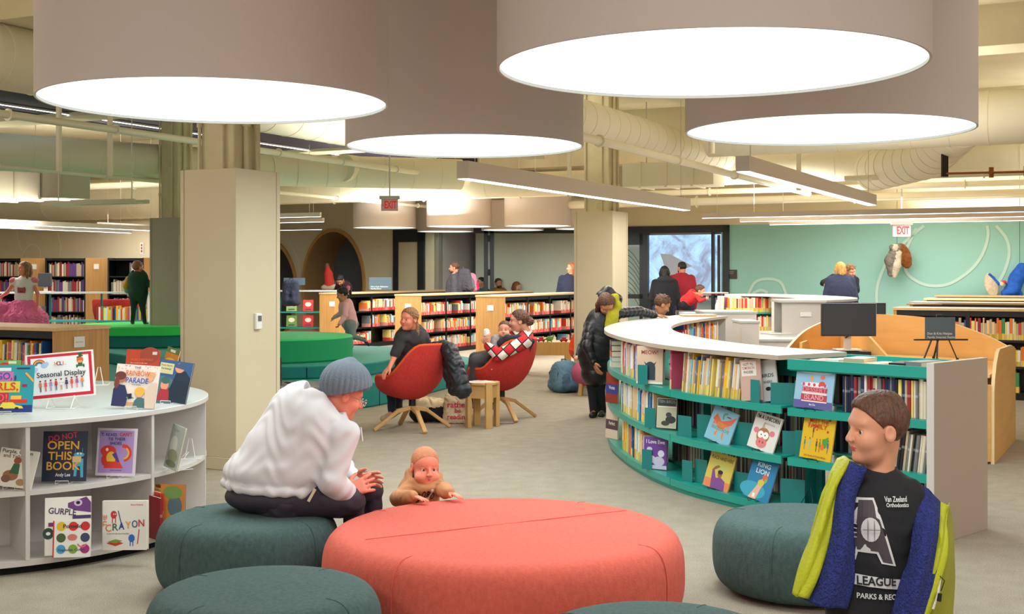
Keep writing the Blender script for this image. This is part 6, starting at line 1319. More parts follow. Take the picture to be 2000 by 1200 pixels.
    W, H = .245, .245; f = A(W, H); sp = [f['r'](0, 0, 1, 1, (206, 186, 80)), f['r'](0, 0, 1, .25, (224, 130, 80)), f['e'](.5, .62, .3, .12, (190, 190, 100)), f['p']([(.3, 0), (.85, 0), (.8, .26), (.62, .34), (.42, .3), (.3, .52), (.22, .5), (.26, .24)], (124, 66, 140)), f['e'](.55, .42, .09, .1, (150, 90, 60)), f['e'](.55, .48, .1, .06, (40, 30, 40)), f['p']([(.2, .48), (.3, .5), (.5, .62), (.42, .66), (.3, .6)], (150, 90, 60)), f['t']('PLACE HAND HERE', .5, .85, .10, .86, (60, 50, 30))]
    cb_book(1389, Z3, W, H, sp, 'yellow book with a waving child in purple on the bottom shelf of the curved bookcase', bg=(196, 170, 70), roll=.1, off=.03, dr=.1)
    W, H = .24, .27; f = A(W, H); sp = [f['r'](0, 0, 1, 1, (28, 120, 170)), f['e'](.3, .2, .5, .2, (60, 160, 190)), f['p']([(.2, 0), (.5, 0), (.6, .3), (.75, .55), (.62, .62), (.4, .3)], (224, 176, 150)), f['e'](.66, .56, .1, .09, (226, 96, 50)), f['e'](.55, .42, .12, .08, (214, 190, 60)), f['e'](.7, .5, .05, .05, (90, 180, 110)), f['r'](.35, .04, .45, .14, (236, 236, 230)), f['t']('KING', .5, .84, .12, .5, (224, 236, 240)), f['t']('LION', .5, .68, .12, .5, (224, 236, 240))]
    cb_book(1474, Z3, W, H, sp, 'blue book with a kneeling lion figure on the bottom shelf of the curved bookcase', bg=(20, 90, 140), roll=.12, off=.0, dr=0)
    # straight bookcase covers
    ang = math.atan2(su.y, su.x)
    W, H = .275, .25; f = A(W, H); sp = [f['r'](0, 0, 1, 1, (146, 186, 214)), f['r'](0, 0, 1, .2, (86, 84, 150)), f['e'](.5, .92, .42, .05, (226, 236, 240)), f['r'](.2, .42, .85, .54, (176, 66, 76)), f['r'](.18, .2, .86, .36, (176, 66, 76)), f['r'](.2, .36, .84, .41, (238, 214, 216)), f['r'](.2, .17, .86, .2, (238, 214, 216)), f['e'](.5, .6, .34, .06, (240, 226, 226))]
    for k in range(5): sp.append(f['e'](.22+.14*k, .6, .035, .04, (206, 60, 110)))
    sp += [f['e'](.42, .76, .04, .08, (226, 160, 90)), f['e'](.7, .64, .08, .06, (216, 70, 60)), f['e'](.7, .8, .06, .05, (226, 110, 110)), f['t']('DESSERT', .52, .47, .13, .62, (232, 130, 150)), f['t']('ISLAND', .52, .28, .13, .5, (236, 160, 170)), f['t']('Ben Zhu', .5, .1, .05, .16, (230, 230, 240))]
    display_book(W, H, [s for s in sp], 'glossy cake island picture book leaning on the upper shelf of the straight bookcase', loc=SA+su*.17-sn*.0+Vector((0, 0, .726)), bg=(130, 170, 200), rz=ang, tilt=.16, roll=.03, stand=M['wire'])
    W, H = .225, .275; f = A(W, H); sp = [f['r'](0, 0, 1, 1, (224, 178, 30)), f['e'](.07, .93, .035, .03, (90, 90, 90)), f['e'](.82, .93, .035, .03, (120, 50, 40)), f['e'](.45, .67, .03, .025, (216, 60, 50)), f['e'](.8, .66, .035, .03, (190, 50, 50)), f['p']([(.68, .3), (.78, .28), (.86, .45), (.84, .55), (.74, .5), (.66, .48)], (70, 150, 60)), f['e'](.68, .3, .06, .07, (226, 110, 50))]
    for x, c in ((.12, (70, 110, 150)), (.27, (150, 190, 200)), (.35, (120, 60, 60)), (.5, (60, 60, 60)), (.6, (120, 120, 60)), (.86, (70, 90, 150))): sp += person_art(f, x, .18+.3*(x == .35), .3, c, c, aspect=.7)
    sp += [f['t']('MEET THE', .5, .86, .09, .6, (190, 60, 40)), f['t']('FAMILY', .46, .75, .11, .6, (200, 60, 40)), f['t']('Julie Vanese & Charlie Mader', .5, .07, .04, .7, (150, 90, 40))]
    display_book(.225, .275, sp, 'yellow family picture book leaning on the middle shelf of the straight bookcase', loc=SA+su*.19-sn*.0+Vector((0, 0, .411)), bg=(224, 178, 30), rz=ang, tilt=.14, roll=.07, stand=M['wire'])
    t = thing('book_stand', 'empty black wire stand on the bottom shelf of the straight bookcase', 'book stand', SA+su*.13+Vector((0, 0, .086)), ang, 'wire book stands'); mb = MB(); mb.tube([(-.06, 0, .003), (0, .05, .14), (.06, 0, .003)], .003, M['wire'], 6); mb.tube([(-.06, -.03, .02), (-.06, .0, .003), (.06, 0, .003), (.06, -.03, .02)], .003, M['wire'], 6); mb.obj('wire', t)
    W, H = .2, .22; f = A(W, H); t = thing('picture_book', 'dark paperback leaning out on the upper shelf of the straight bookcase', 'book', SA+su*(SL_-.30)+sn*(-.03)+Vector((0, 0, .78)), ang, 'books shown cover out'); t.rotation_euler = (-.9, .35, ang+.3); mb = MB(); mb.box(-.08, 0, 0, .08, .012, .2, C(96, 98, 96)); mb.box(-.075, -.001, .01, .075, 0, .19, C(70, 74, 72)); mb.obj('cover', t, smooth=0)
build_display()
# bookend plates on the curved bookcase
def bookend(s, z, off, w, h, lb, dr=0):
    p, t, n = at_s(s, off); o = thing('bookend', lb, 'bookend', (p.x, p.y, z), math.atan2(-t.y, -t.x)+dr, 'teal steel bookends'); mb = MB(); mb.box(-w/2, 0, 0, w/2, .0025, h, M['tealdk']); mb.obj('plate', o, smooth=0, bevel=.001); mb = MB(); mb.box(-w/2, .0025, 0, w/2, .1, .002, M['tealdk']); mb.obj('foot', o, smooth=0)
for px, z, off, w, h, lb, dr in ((1266, Z1, -.045, .085, .15, 'teal bookend in front of the cat book', .75), (1473, Z1, .006, .085, .15, 'teal bookend in front of the dusty pink book', 0), (1272, Z2, -.01, .09, .15, 'teal bookend before the dark bird book', .75), (1268, Z3, -.02, .085, .15, 'teal bookend before the purple sheep book', .75),
      (1330, Z2, .03, .13, .15, 'teal bookend at the left of the bare middle shelf', .3), (1352, Z2, .10, .12, .17, 'second teal bookend on the bare middle shelf', .3), (1330, Z3, .05, .10, .15, 'teal bookend at the left of the bare bottom shelf', .3), (1346, Z3, .10, .12, .17, 'second teal bookend on the bare bottom shelf', .2), (1524, Z2, .12, .15, .15, 'wide teal bookend right of the cow book', .5), (1522, Z3, .12, .16, .16, 'wide teal bookend right of the lion book', .5),
      (1430, Z2, .12, .2, .16, 'teal plate standing between the duck and cow books', .2), (1430, Z3, .12, .2, .14, 'teal plate standing between the bottom shelf covers', .2), (1515, Z1, .09, .2, .14, 'wide teal bookend at the right end of the upper shelf', .6), (1190, Z2, .12, .05, .2, 'teal bookend at the turned left end of the middle shelf', .8)):
    bookend(SPX(px), z, off, w, h, lb, dr)
for x, z, w, lb in ((.09, .72, .16, 'upper'), (.09, .405, .16, 'middle'), (SL_-.07, .405, .1, 'right middle'), (SL_-.07, .72, .1, 'right upper')):
    o = thing('bookend', 'teal bookend on the %s part of the straight bookcase' % lb, 'bookend', SA+su*x+sn*.08+Vector((0, 0, z)), math.atan2(su.y, su.x)+.5, 'teal steel bookends'); mb = MB(); mb.box(-w/2, 0, 0, w/2, .0025, .17, M['tealdk']); mb.obj('plate', o, smooth=0)
# end-on books stacked at the turned left end of the curved bookcase
for k, (z, c, h, z2) in enumerate(((Z1, 0, .05, 0), (Z1, 10, .04, .052), (Z1, 1, .05, .094), (Z1, 9, .05, .146), (Z1, 14, .04, .198))):
    p, t, n = at_s(SPX(1190)+.12, .02); o = thing('book', '%s-spined book in the flat pile at the left turn of the curved bookcase' % CN[c], 'book', (p.x, p.y, z+z2+.002), math.atan2(-t.y, -t.x), 'flat pile on the curved bookcase'); mb = MB(); mb.box(-.14, 0, 0, .10, .2, .003, C(*PAL[c])); mb.box(-.14, 0, h-.003, .10, .2, h, C(*PAL[c])); mb.box(-.138, .002, .003, .098, .198, h-.003, M['pages']); mb.box(-.14, -.002, 0, .1, .0, h, C(*PAL[c])); mb.obj('cover', o, smooth=0)
for z, c, c2, lb in ((Z2, (150, 60, 44), (60, 60, 140), 'middle'), (Z3, (222, 200, 180), (90, 60, 70), 'bottom')):
    W, H = .2, .27; f = A(W, H); p, t, n = at_s(SPX(1188)+.05, .02); display_book(W, H, [f['r'](0, 0, 1, 1, c), f['r'](0, .3, 1, .62, c2), f['t']('Vote' if lb == 'middle' else 'Perfect', .5, .5, .12, .5, (230, 226, 220))], 'picture book at the turned left end of the curved bookcase, %s shelf' % lb, loc=Vector((p.x, p.y, z+.004)), bg=c, rz=math.atan2(-t.y, -t.x)+.5, tilt=.04)
# a few picture books on counters
for px, py, z, c, lb in ((1363, 618, 1.05, (190, 150, 80), 'thin picture book lying on the far part of the curved counter'), (1398, 574, 1.2, (200, 60, 50), 'red book lying on the far curved counter'), (1805, 596, 1.13, (190, 120, 90), 'stray book lying on the nearest row before the teal wall')):
    a = P(px, py, z); o = thing('book', lb, 'book', a, .1); mb = MB(); mb.box(-.2, -.12, .001, .2, .12, .012, C(*c)); mb.box(-.198, -.118, .012, .198, .118, .02, M['pages']); mb.box(-.2, -.12, .02, .2, .12, .024, C(226, 220, 206)); mb.obj('cover', o, smooth=0)
# cover-out books on the teal shelving right of the near column
for k, (x, z, c) in enumerate(((-4.65, .76, (150, 180, 110)), (-4.3, .76, (200, 50, 50)), (-4.65, .43, (110, 150, 80)), (-4.3, .43, (206, 44, 50)), (-4.65, .11, (170, 80, 50)), (-4.2, .11, (190, 60, 60)))):
    W, H = .22, .24; f = A(W, H); display_book(W, H, [f['e'](.5, .6, .3, .2, (226, 220, 200)), f['r'](.2, .1, .8, .2, (60, 60, 90))], '%s cover-out book %s on the teal shelving right of the near column' % ({(150, 180, 110): 'pale green', (200, 50, 50): 'red', (110, 150, 80): 'green', (206, 44, 50): 'bright red', (170, 80, 50): 'rust', (190, 60, 60): 'brick red'}[c], ('top', 'top', 'middle', 'middle', 'low', 'low')[k]), loc=Vector((x, 25.9, z)), bg=c, tilt=.15)
# loose black monitors on the left shelving
for px, py, w, h, Y, zb, lb in ((88, 547, 26, 26, 21.35, 1.24, 'black monitor beside the girl in pink'), (308, 545, 14, 26, 21.35, 1.24, 'black screen edge beside the grey column')):
    monitor(px-w/2, px+w/2, py-h/2, py+h/2, Y, zb, lb)
easel_sign(743, 542, 566, 44, 26.5, 1.16, 'slate sign with white words on the left middle bookcase', ('Harry & Jan Hallmacher', 'Reading Nook'), tripod=False)
easel_sign(575, 543, 557, 42, 26.1, 1.2, 'plain slate sign on the teal shelving right of the near column', (), tripod=False)
# framed picture in the pale room
s, z = on_wall(913, 490, RB, UB); a = RB+UB*s; t = thing('framed_picture', 'blue framed map picture on the pale wall behind the man with the backpack', 'picture', (a.x, a.y, z)); T = frame((0, 0, 0), UB); k = a.y/F
for nm, w, h, y, c in (('picture_frame', 31, 60, -.03, (66, 92, 130)), ('white_mount', 27, 47, -.035, (200, 208, 212)), ('print', 24, 42, -.038, (96, 120, 150)), ('print_border', 21, 37, -.041, (206, 212, 214)), ('map_print', 17, 31, -.044, (92, 110, 132))):
    mb = MB(); mb.T = T; mb.box(-w*k/2*1.1, y, -h*k/2, w*k/2*1.1, 0, h*k/2, C(*c)); mb.obj(nm, t, smooth=0)
# black glazed door frame in the pale room opening
t = thing('black_door_frame', 'tall black metal door frame standing before the pale room', 'door frame', (0, 0, 0)); Y = 29.0
mb = MB(); a = Q(945, 500, Y); mb.box(a.x, Y, 0, a.x+.10, Y+.12, 2.62, M['frame']); mb.box(a.x+.14, Y, 0, a.x+.24, Y+.12, 2.62, M['frame']); mb.box(a.x-.25, Y, 2.5, a.x+2.2, Y+.12, 2.62, M['frame']); mb.obj('frame_bars', t, smooth=0)
for z in (1.5, 2.3): mb = MB(); mb.cyl((a.x+.12, Y, z), (a.x+.12, Y, z+.15), .03, M['black'], n=8); mb.obj('hinge', t)
# ================================================================ people
from mathutils.bvhtree import BVHTree
rad = math.radians
CL = lambda n, c, r=.9, **k: mat('cloth_'+n, c, r, bump=k.pop('bump', .25), bscale=k.pop('bscale', 300), **k)
def decal(obj_children, name, parent, origin, ex, ez, items, m=None, lift=.003, world=True):
    """flat marks pressed on the cloth below: items = [(verts2d, faces, mat)] in metres around origin, cast along ex x ez"""
    ex = Vector(ex).normalized(); ez = Vector(ez).normalized(); d = ex.cross(ez).normalized()*-1   # towards the surface
    dg = bpy.context.evaluated_depsgraph_get(); tgt = obj_children; me = tgt.data
    bv = BVHTree.FromPolygons([v.co for v in me.vertices], [tuple(p.vertices) for p in me.polygons]); mb = MB()
    for kk, (vs, fs, mm) in enumerate(items):
        lf = lift+kk*.0006; bm = bmesh.new(); V = [bm.verts.new((v[0], v[1], 0)) for v in vs]
        for f in fs:
            try: bm.faces.new([V[i] for i in f])
            except ValueError: pass
        bmesh.ops.triangulate(bm, faces=bm.faces); bmesh.ops.subdivide_edges(bm, edges=[e for e in bm.edges if e.calc_length() > .012], cuts=2, use_grid_fill=True)
        bm.verts.ensure_lookup_table(); bm.verts.index_update(); P3 = []
        for v in bm.verts:
            o = Vector(origin)+ex*v.co.x+ez*v.co.y; h = bv.ray_cast(o-d*.4, d, 1.0)[0]; P3.append((h if h else o)-d*lf)
        mb.add(P3, [[w.index for w in f.verts] for f in bm.faces], mm); bm.free()
    return mb.obj(name, parent, smooth=0)
def txt(s, h, m, w=None, bold=.03, at=(0, 0), arc=0):
    vs, fs, mm = text_mesh(s, h, m, 0, bold, width=w); return ([(x+at[0], y+at[1]-arc*x*x) for x, y, _ in vs], fs, mm)
def poly(pts, m): return (pts, [tuple(range(len(pts)))], m)
def wq(loc, px, py, Y): return Q(px, py, Y)-Vector(loc)
def child(r, n): return [c for c in r.children if c.name.split('.')[0] == n][0]
# ---------------------------------------------------------------- the woman in the white hoodie
L = Vector((-1.17, 6.25, 0)); w = lambda x, y, z: Vector((x, y, z))-L
HOOD = CL('white_fleece', (216, 212, 216), .95, bscale=500); LEG = CL('plum_leggings', (50, 42, 56), .6, bscale=600)
def hoodie_extra(T, J, q):
    T.ell(w(-.975, 6.24, .925), (.125, .11, .06), HOOD, .02, rotm(.3, .2, .5)); T.ell(w(-1.04, 6.26, .92), (.10, .11, .085), HOOD, .03); T.ell(w(-1.0, 6.20, .965), (.07, .07, .05), HOOD, .04)
    T.chain([w(-.86, 6.20, .90), w(-.90, 6.3, .97), w(-1.0, 6.33, .96), w(-1.06, 6.24, .90), w(-1.0, 6.13, .86), w(-.9, 6.12, .84)], [.03]*6, HOOD, .02)
    T.ell(w(-1.12, 6.24, .66), (.25, .2, .19), HOOD, .08); T.ell(w(-1.19, 6.25, .575), (.275, .245, .125), HOOD, .06)
    hem = [w(-1.19+.262*math.cos(a), 6.245+.232*math.sin(a), .50-.02*math.cos(a)) for a in [2*PI*k/20 for k in range(21)]]
    for a_, b_ in zip(hem, hem[1:]): T.cap(a_, b_, .019, .019, HOOD, .02)
    T.cap(w(-.88, 6.07, .535), w(-.85, 6.09, .505), .062, .06, HOOD, .02)
over = dict(head=w(-.845, 6.24, .95), neck=w(-.93, 6.26, .86), chest=w(-1.06, 6.26, .74), belly=w(-1.14, 6.26, .60), pelvis=w(-1.18, 6.27, .445), sh_l=w(-1.08, 6.38, .80), sh_r=w(-.83, 6.12, .775), el_r=w(-.89, 6.06, .55), wr_r=w(-.825, 6.12, .485), el_l=w(-.90, 6.46, .55), wr_l=w(-.82, 6.36, .50),
            hip_l=w(-1.12, 6.40, .445), hip_r=w(-1.15, 6.16, .445), kn_r=w(-.80, 6.18, .43), an_r=w(-.80, 6.30, .06), kn_l=w(-.74, 6.46, .44), an_l=w(-.72, 6.50, .06), toe_r=w(-.66, 6.36, .02), toe_l=w(-.58, 6.56, .02))
NAIL = C(120, 20, 50, .2)
r, J, R, t = figure('person', 'woman in a white hoodie and knitted grey beanie sitting on a teal pouf', 'person', L, 0, 1.66, .23, over, head=(rad(112), rad(22), 0), skin='rosy', hair=None, hairc='brown', top=HOOD, top_name='hoodie', legs=LEG, legs_name='leggings', shoe=C(30, 30, 34), cell=.0065, girth=1.12, wr=.0035, wf=17, eyes=True,
                    hand_dir={'r': ((.75, .35, .25), (.2, -.9, .3), 1), 'l': ((.8, -.1, .1), (0, .9, .3), -1)}, curl=.25, extra_top=hoodie_extra, legw=.88, legwr=.002)
B = Body(); B.ell(w(-1.22, 6.20, .455), (.225, .19, .09), LEG, .05).ell(w(-1.18, 6.33, .455), (.21, .17, .10), LEG, .05).cap(w(-1.16, 6.14, .445), w(-.83, 6.16, .44), .108, .09, LEG, .04).cap(w(-1.1, 6.42, .465), w(-.78, 6.44, .45), .12, .085, LEG, .04)
sdf_obj('leggings_seat', [(B, .008, .0015, 20)], r)
HAT = CL('grey_knit', (116, 126, 140), .95, bump=.6, bscale=180); B = Body(); hr = rotm(rad(112), rad(8), 0); hc = t(0, .10, .26)
B.ell(hc, (.118, .128, .125), HAT, .01, hr, 1, (14, .008)); B.cut(t(0, -.10, .2), R @ Vector((0, -.55, -.9)), t(0, -.1, -.2), .17); B.ell(hc+R @ Vector((0, .02, .115)), (.03, .03, .02), HAT, .02)
sdf_obj('beanie', [(B, .0035, 0)], r)
B = Body(); n_ = 18
ring_ = [t(.39*math.cos(a), .06+.43*math.sin(a)*1.0, .20-.16*math.sin(a)) for a in [2*PI*k/24 for k in range(25)]]
for a, b in zip(ring_, ring_[1:]): B.cap(a, b, .014, .014, HAT, .008)
sdf_obj('beanie_brim', [(B, .004, .0006, 90)], r)
mb = MB(); e0, e1 = t(.12, -.43, .0), t(-.12, -.43, .0)
for s in (-1, 1): mb.tube([t(s*.14+.085*math.cos(a), -.43, .0+.075*math.sin(a)) for a in [2*PI*k/14 for k in range(14)]], .0025, M['chrome'], 6, closed=True); mb.tube([t(s*.22, -.42, .02), t(s*.36, -.02, .04)], .002, M['chrome'], 5)
mb.tube([t(-.05, -.44, .02), t(.05, -.44, .02)], .002, M['chrome'], 5); mb.obj('glasses', r)
mb = MB(); mb.tube([w(-.80, 6.10, .80), w(-.79, 6.09, .74), w(-.785, 6.09, .70)], .004, HOOD, 6); mb.tube([w(-.76, 6.18, .8), w(-.75, 6.17, .73)], .004, HOOD, 6); mb.obj('drawstring', r)
mb = MB(); mb.T = Matrix.Translation(w(-1.0, 6.03, .455)) @ Matrix.Rotation(.5, 4, 'Y'); mb.box(-.006, -.004, 0, .008, .0, .07, C(220, 206, 180)); mb.obj('care_label', r)
# ---------------------------------------------------------------- the baby at the coral pouf
L = Vector((-.50, 6.66, 0)); w = lambda x, y, z: Vector((x, y, z))-L; TAN = CL('tan_fleece', (190, 132, 90), .95, bscale=500)
over = dict(head=w(-.462, 6.56, .536), neck=w(-.475, 6.59, .445), chest=w(-.50, 6.60, .38), belly=w(-.52, 6.64, .29), pelvis=w(-.54, 6.67, .22), sh_l=w(-.385, 6.56, .425), sh_r=w(-.555, 6.53, .42), el_l=w(-.35, 6.44, .435), wr_l=w(-.325, 6.33, .445), el_r=w(-.60, 6.46, .39), wr_r=w(-.50, 6.27, .437),
            hip_l=w(-.50, 6.68, .2), hip_r=w(-.58, 6.68, .2), kn_l=w(-.49, 6.63, .12), kn_r=w(-.6, 6.63, .12), an_l=w(-.49, 6.7, .04), an_r=w(-.6, 6.7, .04), toe_l=w(-.48, 6.62, .02), toe_r=w(-.6, 6.62, .02))
def baby_extra(T, J, q):
    T.chain([w(-.40, 6.535, .46), w(-.43, 6.5, .435), w(-.47, 6.50, .43), w(-.53, 6.54, .46), w(-.55, 6.60, .50), w(-.48, 6.65, .51), w(-.40, 6.62, .48), w(-.39, 6.57, .47)], [.022]*8, TAN, .02)
    T.ell(w(-.51, 6.60, .34), (.10, .08, .10), TAN, .04); T.cap(w(-.54, 6.66, .25), w(-.56, 6.7, .12), .085, .07, TAN, .04)
    for a, b in (('el_r', 'wr_r'), ('el_l', 'wr_l')): T.cap(J[a], J[a].lerp(J[b], .85), .036, .03, TAN, .02)
    T.cap(J['sh_r'], J['el_r'], .042, .038, TAN, .02); T.cap(J['sh_l'], J['el_l'], .04, .036, TAN, .02)
r, J, R, t = figure('person', 'baby in a tan hoodie leaning with both hands on the coral pouf', 'person', L, 0, .74, .212, over, head=(rad(22), rad(4), rad(3)), skin='rosy', hair='thin', hairc='baby', top=TAN, top_name='hoodie', legs=TAN, legs_name='trousers', cell=.0045, girth=1.15, wr=.003, wf=30, eyes=True, baby=True,
                    hand_dir={'r': ((.75, -.55, -.14), (0, .1, 1), 1), 'l': ((.8, -.5, -.2), (0, .1, 1), -1)}, curl=.12, extra_top=baby_extra, brow=True)
tp = child(r, 'hoodie'); BK, WH = C(26, 30, 34), C(238, 236, 230)
it = [txt(ch, .036, BK, w=.021, bold=.04, at=(-.044+.024*i, -.004-.12*(i-1.6)**2*.05)) for i, ch in enumerate('JORD')]
it += [poly([(-.012, -.055), (.0, -.03), (-.004, -.02), (.006, -.02), (.018, .012), (.024, .01), (.012, -.022), (.01, -.035), (.022, -.058), (.014, -.058), (.003, -.042), (-.004, -.058)], WH), poly([(.021+.008*math.cos(a), .018+.008*math.sin(a)) for a in [2*PI*k/10 for k in range(10)]], WH)]
decal(tp, 'chest_print', r, w(-.448, 6.5, .408), (1, .25, 0), (0, .1, 1), it)
# ---------------------------------------------------------------- the boy with the yellow and blue jacket
L = Vector((1.02, 3.42, 0)); w = lambda x, y, z: Vector((x, y, z))-L; TEE = CL('black_jersey', (30, 31, 36), .85, bscale=700)
over = dict(head=w(1.005, 3.41, 1.142), neck=w(1.022, 3.43, 1.015), chest=w(1.02, 3.43, .88), belly=w(1.012, 3.43, .76), pelvis=w(1.01, 3.43, .66), sh_r=w(.945, 3.45, .965), sh_l=w(1.10, 3.42, .955), el_r=w(.90, 3.50, .80), wr_r=w(.90, 3.47, .66), el_l=w(1.145, 3.45, .80), wr_l=w(1.13, 3.36, .62),
            hip_l=w(1.06, 3.43, .62), hip_r=w(.96, 3.43, .62), kn_l=w(1.07, 3.42, .34), kn_r=w(.95, 3.42, .34), an_l=w(1.07, 3.44, .06), an_r=w(.95, 3.44, .06), toe_l=w(1.09, 3.33, .02), toe_r=w(.93, 3.33, .02))
def tee_extra(T, J, q):
    T.ell(w(1.02, 3.43, .91), (.10, .072, .085), TEE, .03); T.cap(w(1.0, 3.43, .80), w(1.0, 3.43, .60), .088, .105, TEE, .03, (Vector((0, 1, 0)), .8)); T.cap(J['sh_l'], w(1.12, 3.43, .90), .048, .055, TEE, .02)
r, J, R, t = figure('person', 'boy in a black league T-shirt with a yellow and blue jacket off his shoulders', 'person', L, 0, 1.26, .196, over, head=(rad(-80), rad(2), 0), skin='fair', hair='short', hairc='brown', top=TEE, top_name='t_shirt', legs=CL('dark_shorts', (34, 30, 36)), legs_name='trousers', shoe=C(40, 40, 44), cell=.0045, girth=.76, sleeve=.42, wr=.0022, wf=26, eyes=True, extra_top=tee_extra, legwr=.002)
tp = child(r, 't_shirt'); GR, WH2, PR = C(120, 116, 122), C(216, 218, 222), C(74, 66, 74)
Aout = [(-.045, -.055), (-.03, -.055), (-.02, .12), (.018, .12), (.075, -.075), (.03, -.07), (.022, -.045), (-.018, -.035), (-.02, -.055)]
it = [poly([(-.028, .118), (.016, .12), (.07, -.062), (.032, -.056), (.02, -.03), (-.026, -.028), (-.032, -.05), (-.048, -.05)], WH2), poly([(-.022, .112), (.012, .114), (.062, -.056), (.036, -.052), (.024, -.024), (-.03, -.022), (-.036, -.044), (-.042, -.044)], PR),
      poly([(.004+.024*math.cos(a), .035+.033*math.sin(a)) for a in [2*PI*k/18 for k in range(18)]], WH2)]
for k in range(5): it.append(poly([(-.075+.004*k, .07-.014*k), (-.03, .062-.012*k), (-.03, .059-.012*k), (-.075+.004*k, .067-.014*k)], WH2))
it += [poly([(-.05, -.085), (.086, -.098), (.1, -.088), (.094, -.112), (.1, -.132), (.088, -.126), (-.05, -.115)], WH2)]
decal(tp, 'shirt_print', r, w(.970, 3.35, .845), (1, .0, 0), (0, 0, 1), it, lift=.0025)
it = [txt('LEAGUE', .024, TEE, w=.10, at=(.018, -.104)), txt('PARKS & REC', .015, WH2, w=.10, at=(.018, -.145)), txt('Van Zeeland', .015, WH2, w=.062, at=(.072, .118)), txt('Orthodontics', .011, WH2, w=.062, at=(.075, .103))]
it += [poly([(.003+dx+.0012*math.cos(a), .035+.03*math.sin(a)) for a in [2*PI*k/12 for k in range(12)]], GR) for dx in (-.008, .008)]+[poly([(-.018, .034), (.026, .036), (.026, .038), (-.018, .036)], GR)]
decal(tp, 'shirt_lettering', r, w(.970, 3.35, .845), (1, .0, 0), (0, 0, 1), it, lift=.009)
# jacket: each side a thick folded sheet with a yellow facing and blue fleece
YJ = CL('lime_nylon', (186, 192, 30), .55, bscale=120); OJ = CL('olive_nylon', (152, 152, 40), .6, bscale=120); FJ = CL('blue_fleece', (52, 66, 150), .98, bump=1.6, bscale=170, var=.35, vscale=90)
jk = thing('jacket', "bright yellow jacket with blue fleece lining hanging from the boy's elbows", 'jacket', L)
def sheet(name, rows, m, th, wob=.006, seed=1):
    rr = random.Random(seed); mb = MB(); G_ = []
    for i, rw in enumerate(rows):
        c = catmull([tuple(p) for p in rw], 6); G_.append([p+Vector((0, wob*math.sin(i*1.7+k*.9+seed), wob*.5*math.sin(i*2.3+k*.5))) for k, p in enumerate(c)])
    cols = [catmull([tuple(g[k]) for g in G_], 5) for k in range(len(G_[0]))]; mb.grid([[cols[k][j] for k in range(len(cols))] for j in range(len(cols[0]))], m)
    o = mb.obj(name, jk, smooth=80, solid=th); return o
def jq(px, py, Y): return Q(px, py, Y)-L
sheet('fleece_lining', [[jq(1648, 902, 3.50), jq(1668, 905, 3.38), jq(1690, 912, 3.36)], [jq(1628, 950, 3.42), jq(1652, 960, 3.34), jq(1668, 975, 3.38)], [jq(1615, 1040, 3.36), jq(1645, 1045, 3.30), jq(1665, 1050, 3.36)], [jq(1590, 1120, 3.33), jq(1630, 1130, 3.29), jq(1664, 1130, 3.36)], [jq(1572, 1172, 3.33), jq(1620, 1186, 3.30), jq(1650, 1190, 3.36)]], FJ, .016)
sheet('yellow_facing', [[jq(1638, 898, 3.46), jq(1655, 896, 3.42), jq(1664, 900, 3.40)], [jq(1612, 950, 3.38), jq(1625, 948, 3.36), jq(1637, 955, 3.37)], [jq(1590, 1030, 3.34), jq(1604, 1030, 3.32), jq(1620, 1040, 3.34)], [jq(1565, 1110, 3.31), jq(1582, 1112, 3.29), jq(1598, 1120, 3.31)], [jq(1550, 1160, 3.31), jq(1562, 1166, 3.29), jq(1578, 1172, 3.31)]], YJ, .012, .008, 3)
sheet('outer_shell', [[jq(1638, 898, 3.49), jq(1660, 898, 3.54), jq(1690, 905, 3.55)], [jq(1612, 960, 3.42), jq(1640, 960, 3.52), jq(1680, 965, 3.54)], [jq(1590, 1040, 3.38), jq(1620, 1040, 3.5), jq(1670, 1045, 3.54)], [jq(1554, 1160, 3.34), jq(1600, 1180, 3.44), jq(1660, 1190, 3.54)]], OJ, .01, .004, 5)
sheet('fleece_lining', [[jq(1790, 945, 3.46), jq(1815, 965, 3.40), jq(1835, 985, 3.42)], [jq(1790, 1010, 3.36), jq(1812, 1020, 3.32), jq(1832, 1030, 3.36)], [jq(1778, 1080, 3.33), jq(1800, 1090, 3.28), jq(1828, 1090, 3.33)], [jq(1765, 1140, 3.32), jq(1790, 1150, 3.27), jq(1815, 1150, 3.32)], [jq(1745, 1210, 3.32), jq(1775, 1215, 3.28), jq(1800, 1215, 3.32)], [jq(1740, 1260, 3.32), jq(1768, 1262, 3.28), jq(1795, 1262, 3.32)]], FJ, .02, .008, 2)
sheet('yellow_facing', [[jq(1822, 975, 3.42), jq(1838, 984, 3.40), jq(1856, 985, 3.42)], [jq(1828, 1010, 3.38), jq(1838, 1016, 3.36), jq(1848, 1020, 3.38)], [jq(1822, 1080, 3.34), jq(1834, 1084, 3.32), jq(1846, 1080, 3.34)], [jq(1800, 1150, 3.32), jq(1815, 1154, 3.30), jq(1830, 1150, 3.32)], [jq(1780, 1210, 3.32), jq(1796, 1214, 3.30), jq(1812, 1212, 3.32)]], YJ, .012, .007, 4)
sheet('outer_shell', [[jq(1850, 990, 3.44), jq(1852, 1000, 3.50), jq(1830, 1000, 3.56)], [jq(1846, 1060, 3.37), jq(1860, 1065, 3.44), jq(1850, 1060, 3.54)], [jq(1838, 1120, 3.34), jq(1860, 1130, 3.40), jq(1856, 1130, 3.52)], [jq(1815, 1200, 3.33), jq(1850, 1210, 3.38), jq(1858, 1210, 3.5)], [jq(1800, 1260, 3.33), jq(1845, 1270, 3.38), jq(1856, 1270, 3.5)]], OJ, .012, .005, 6)
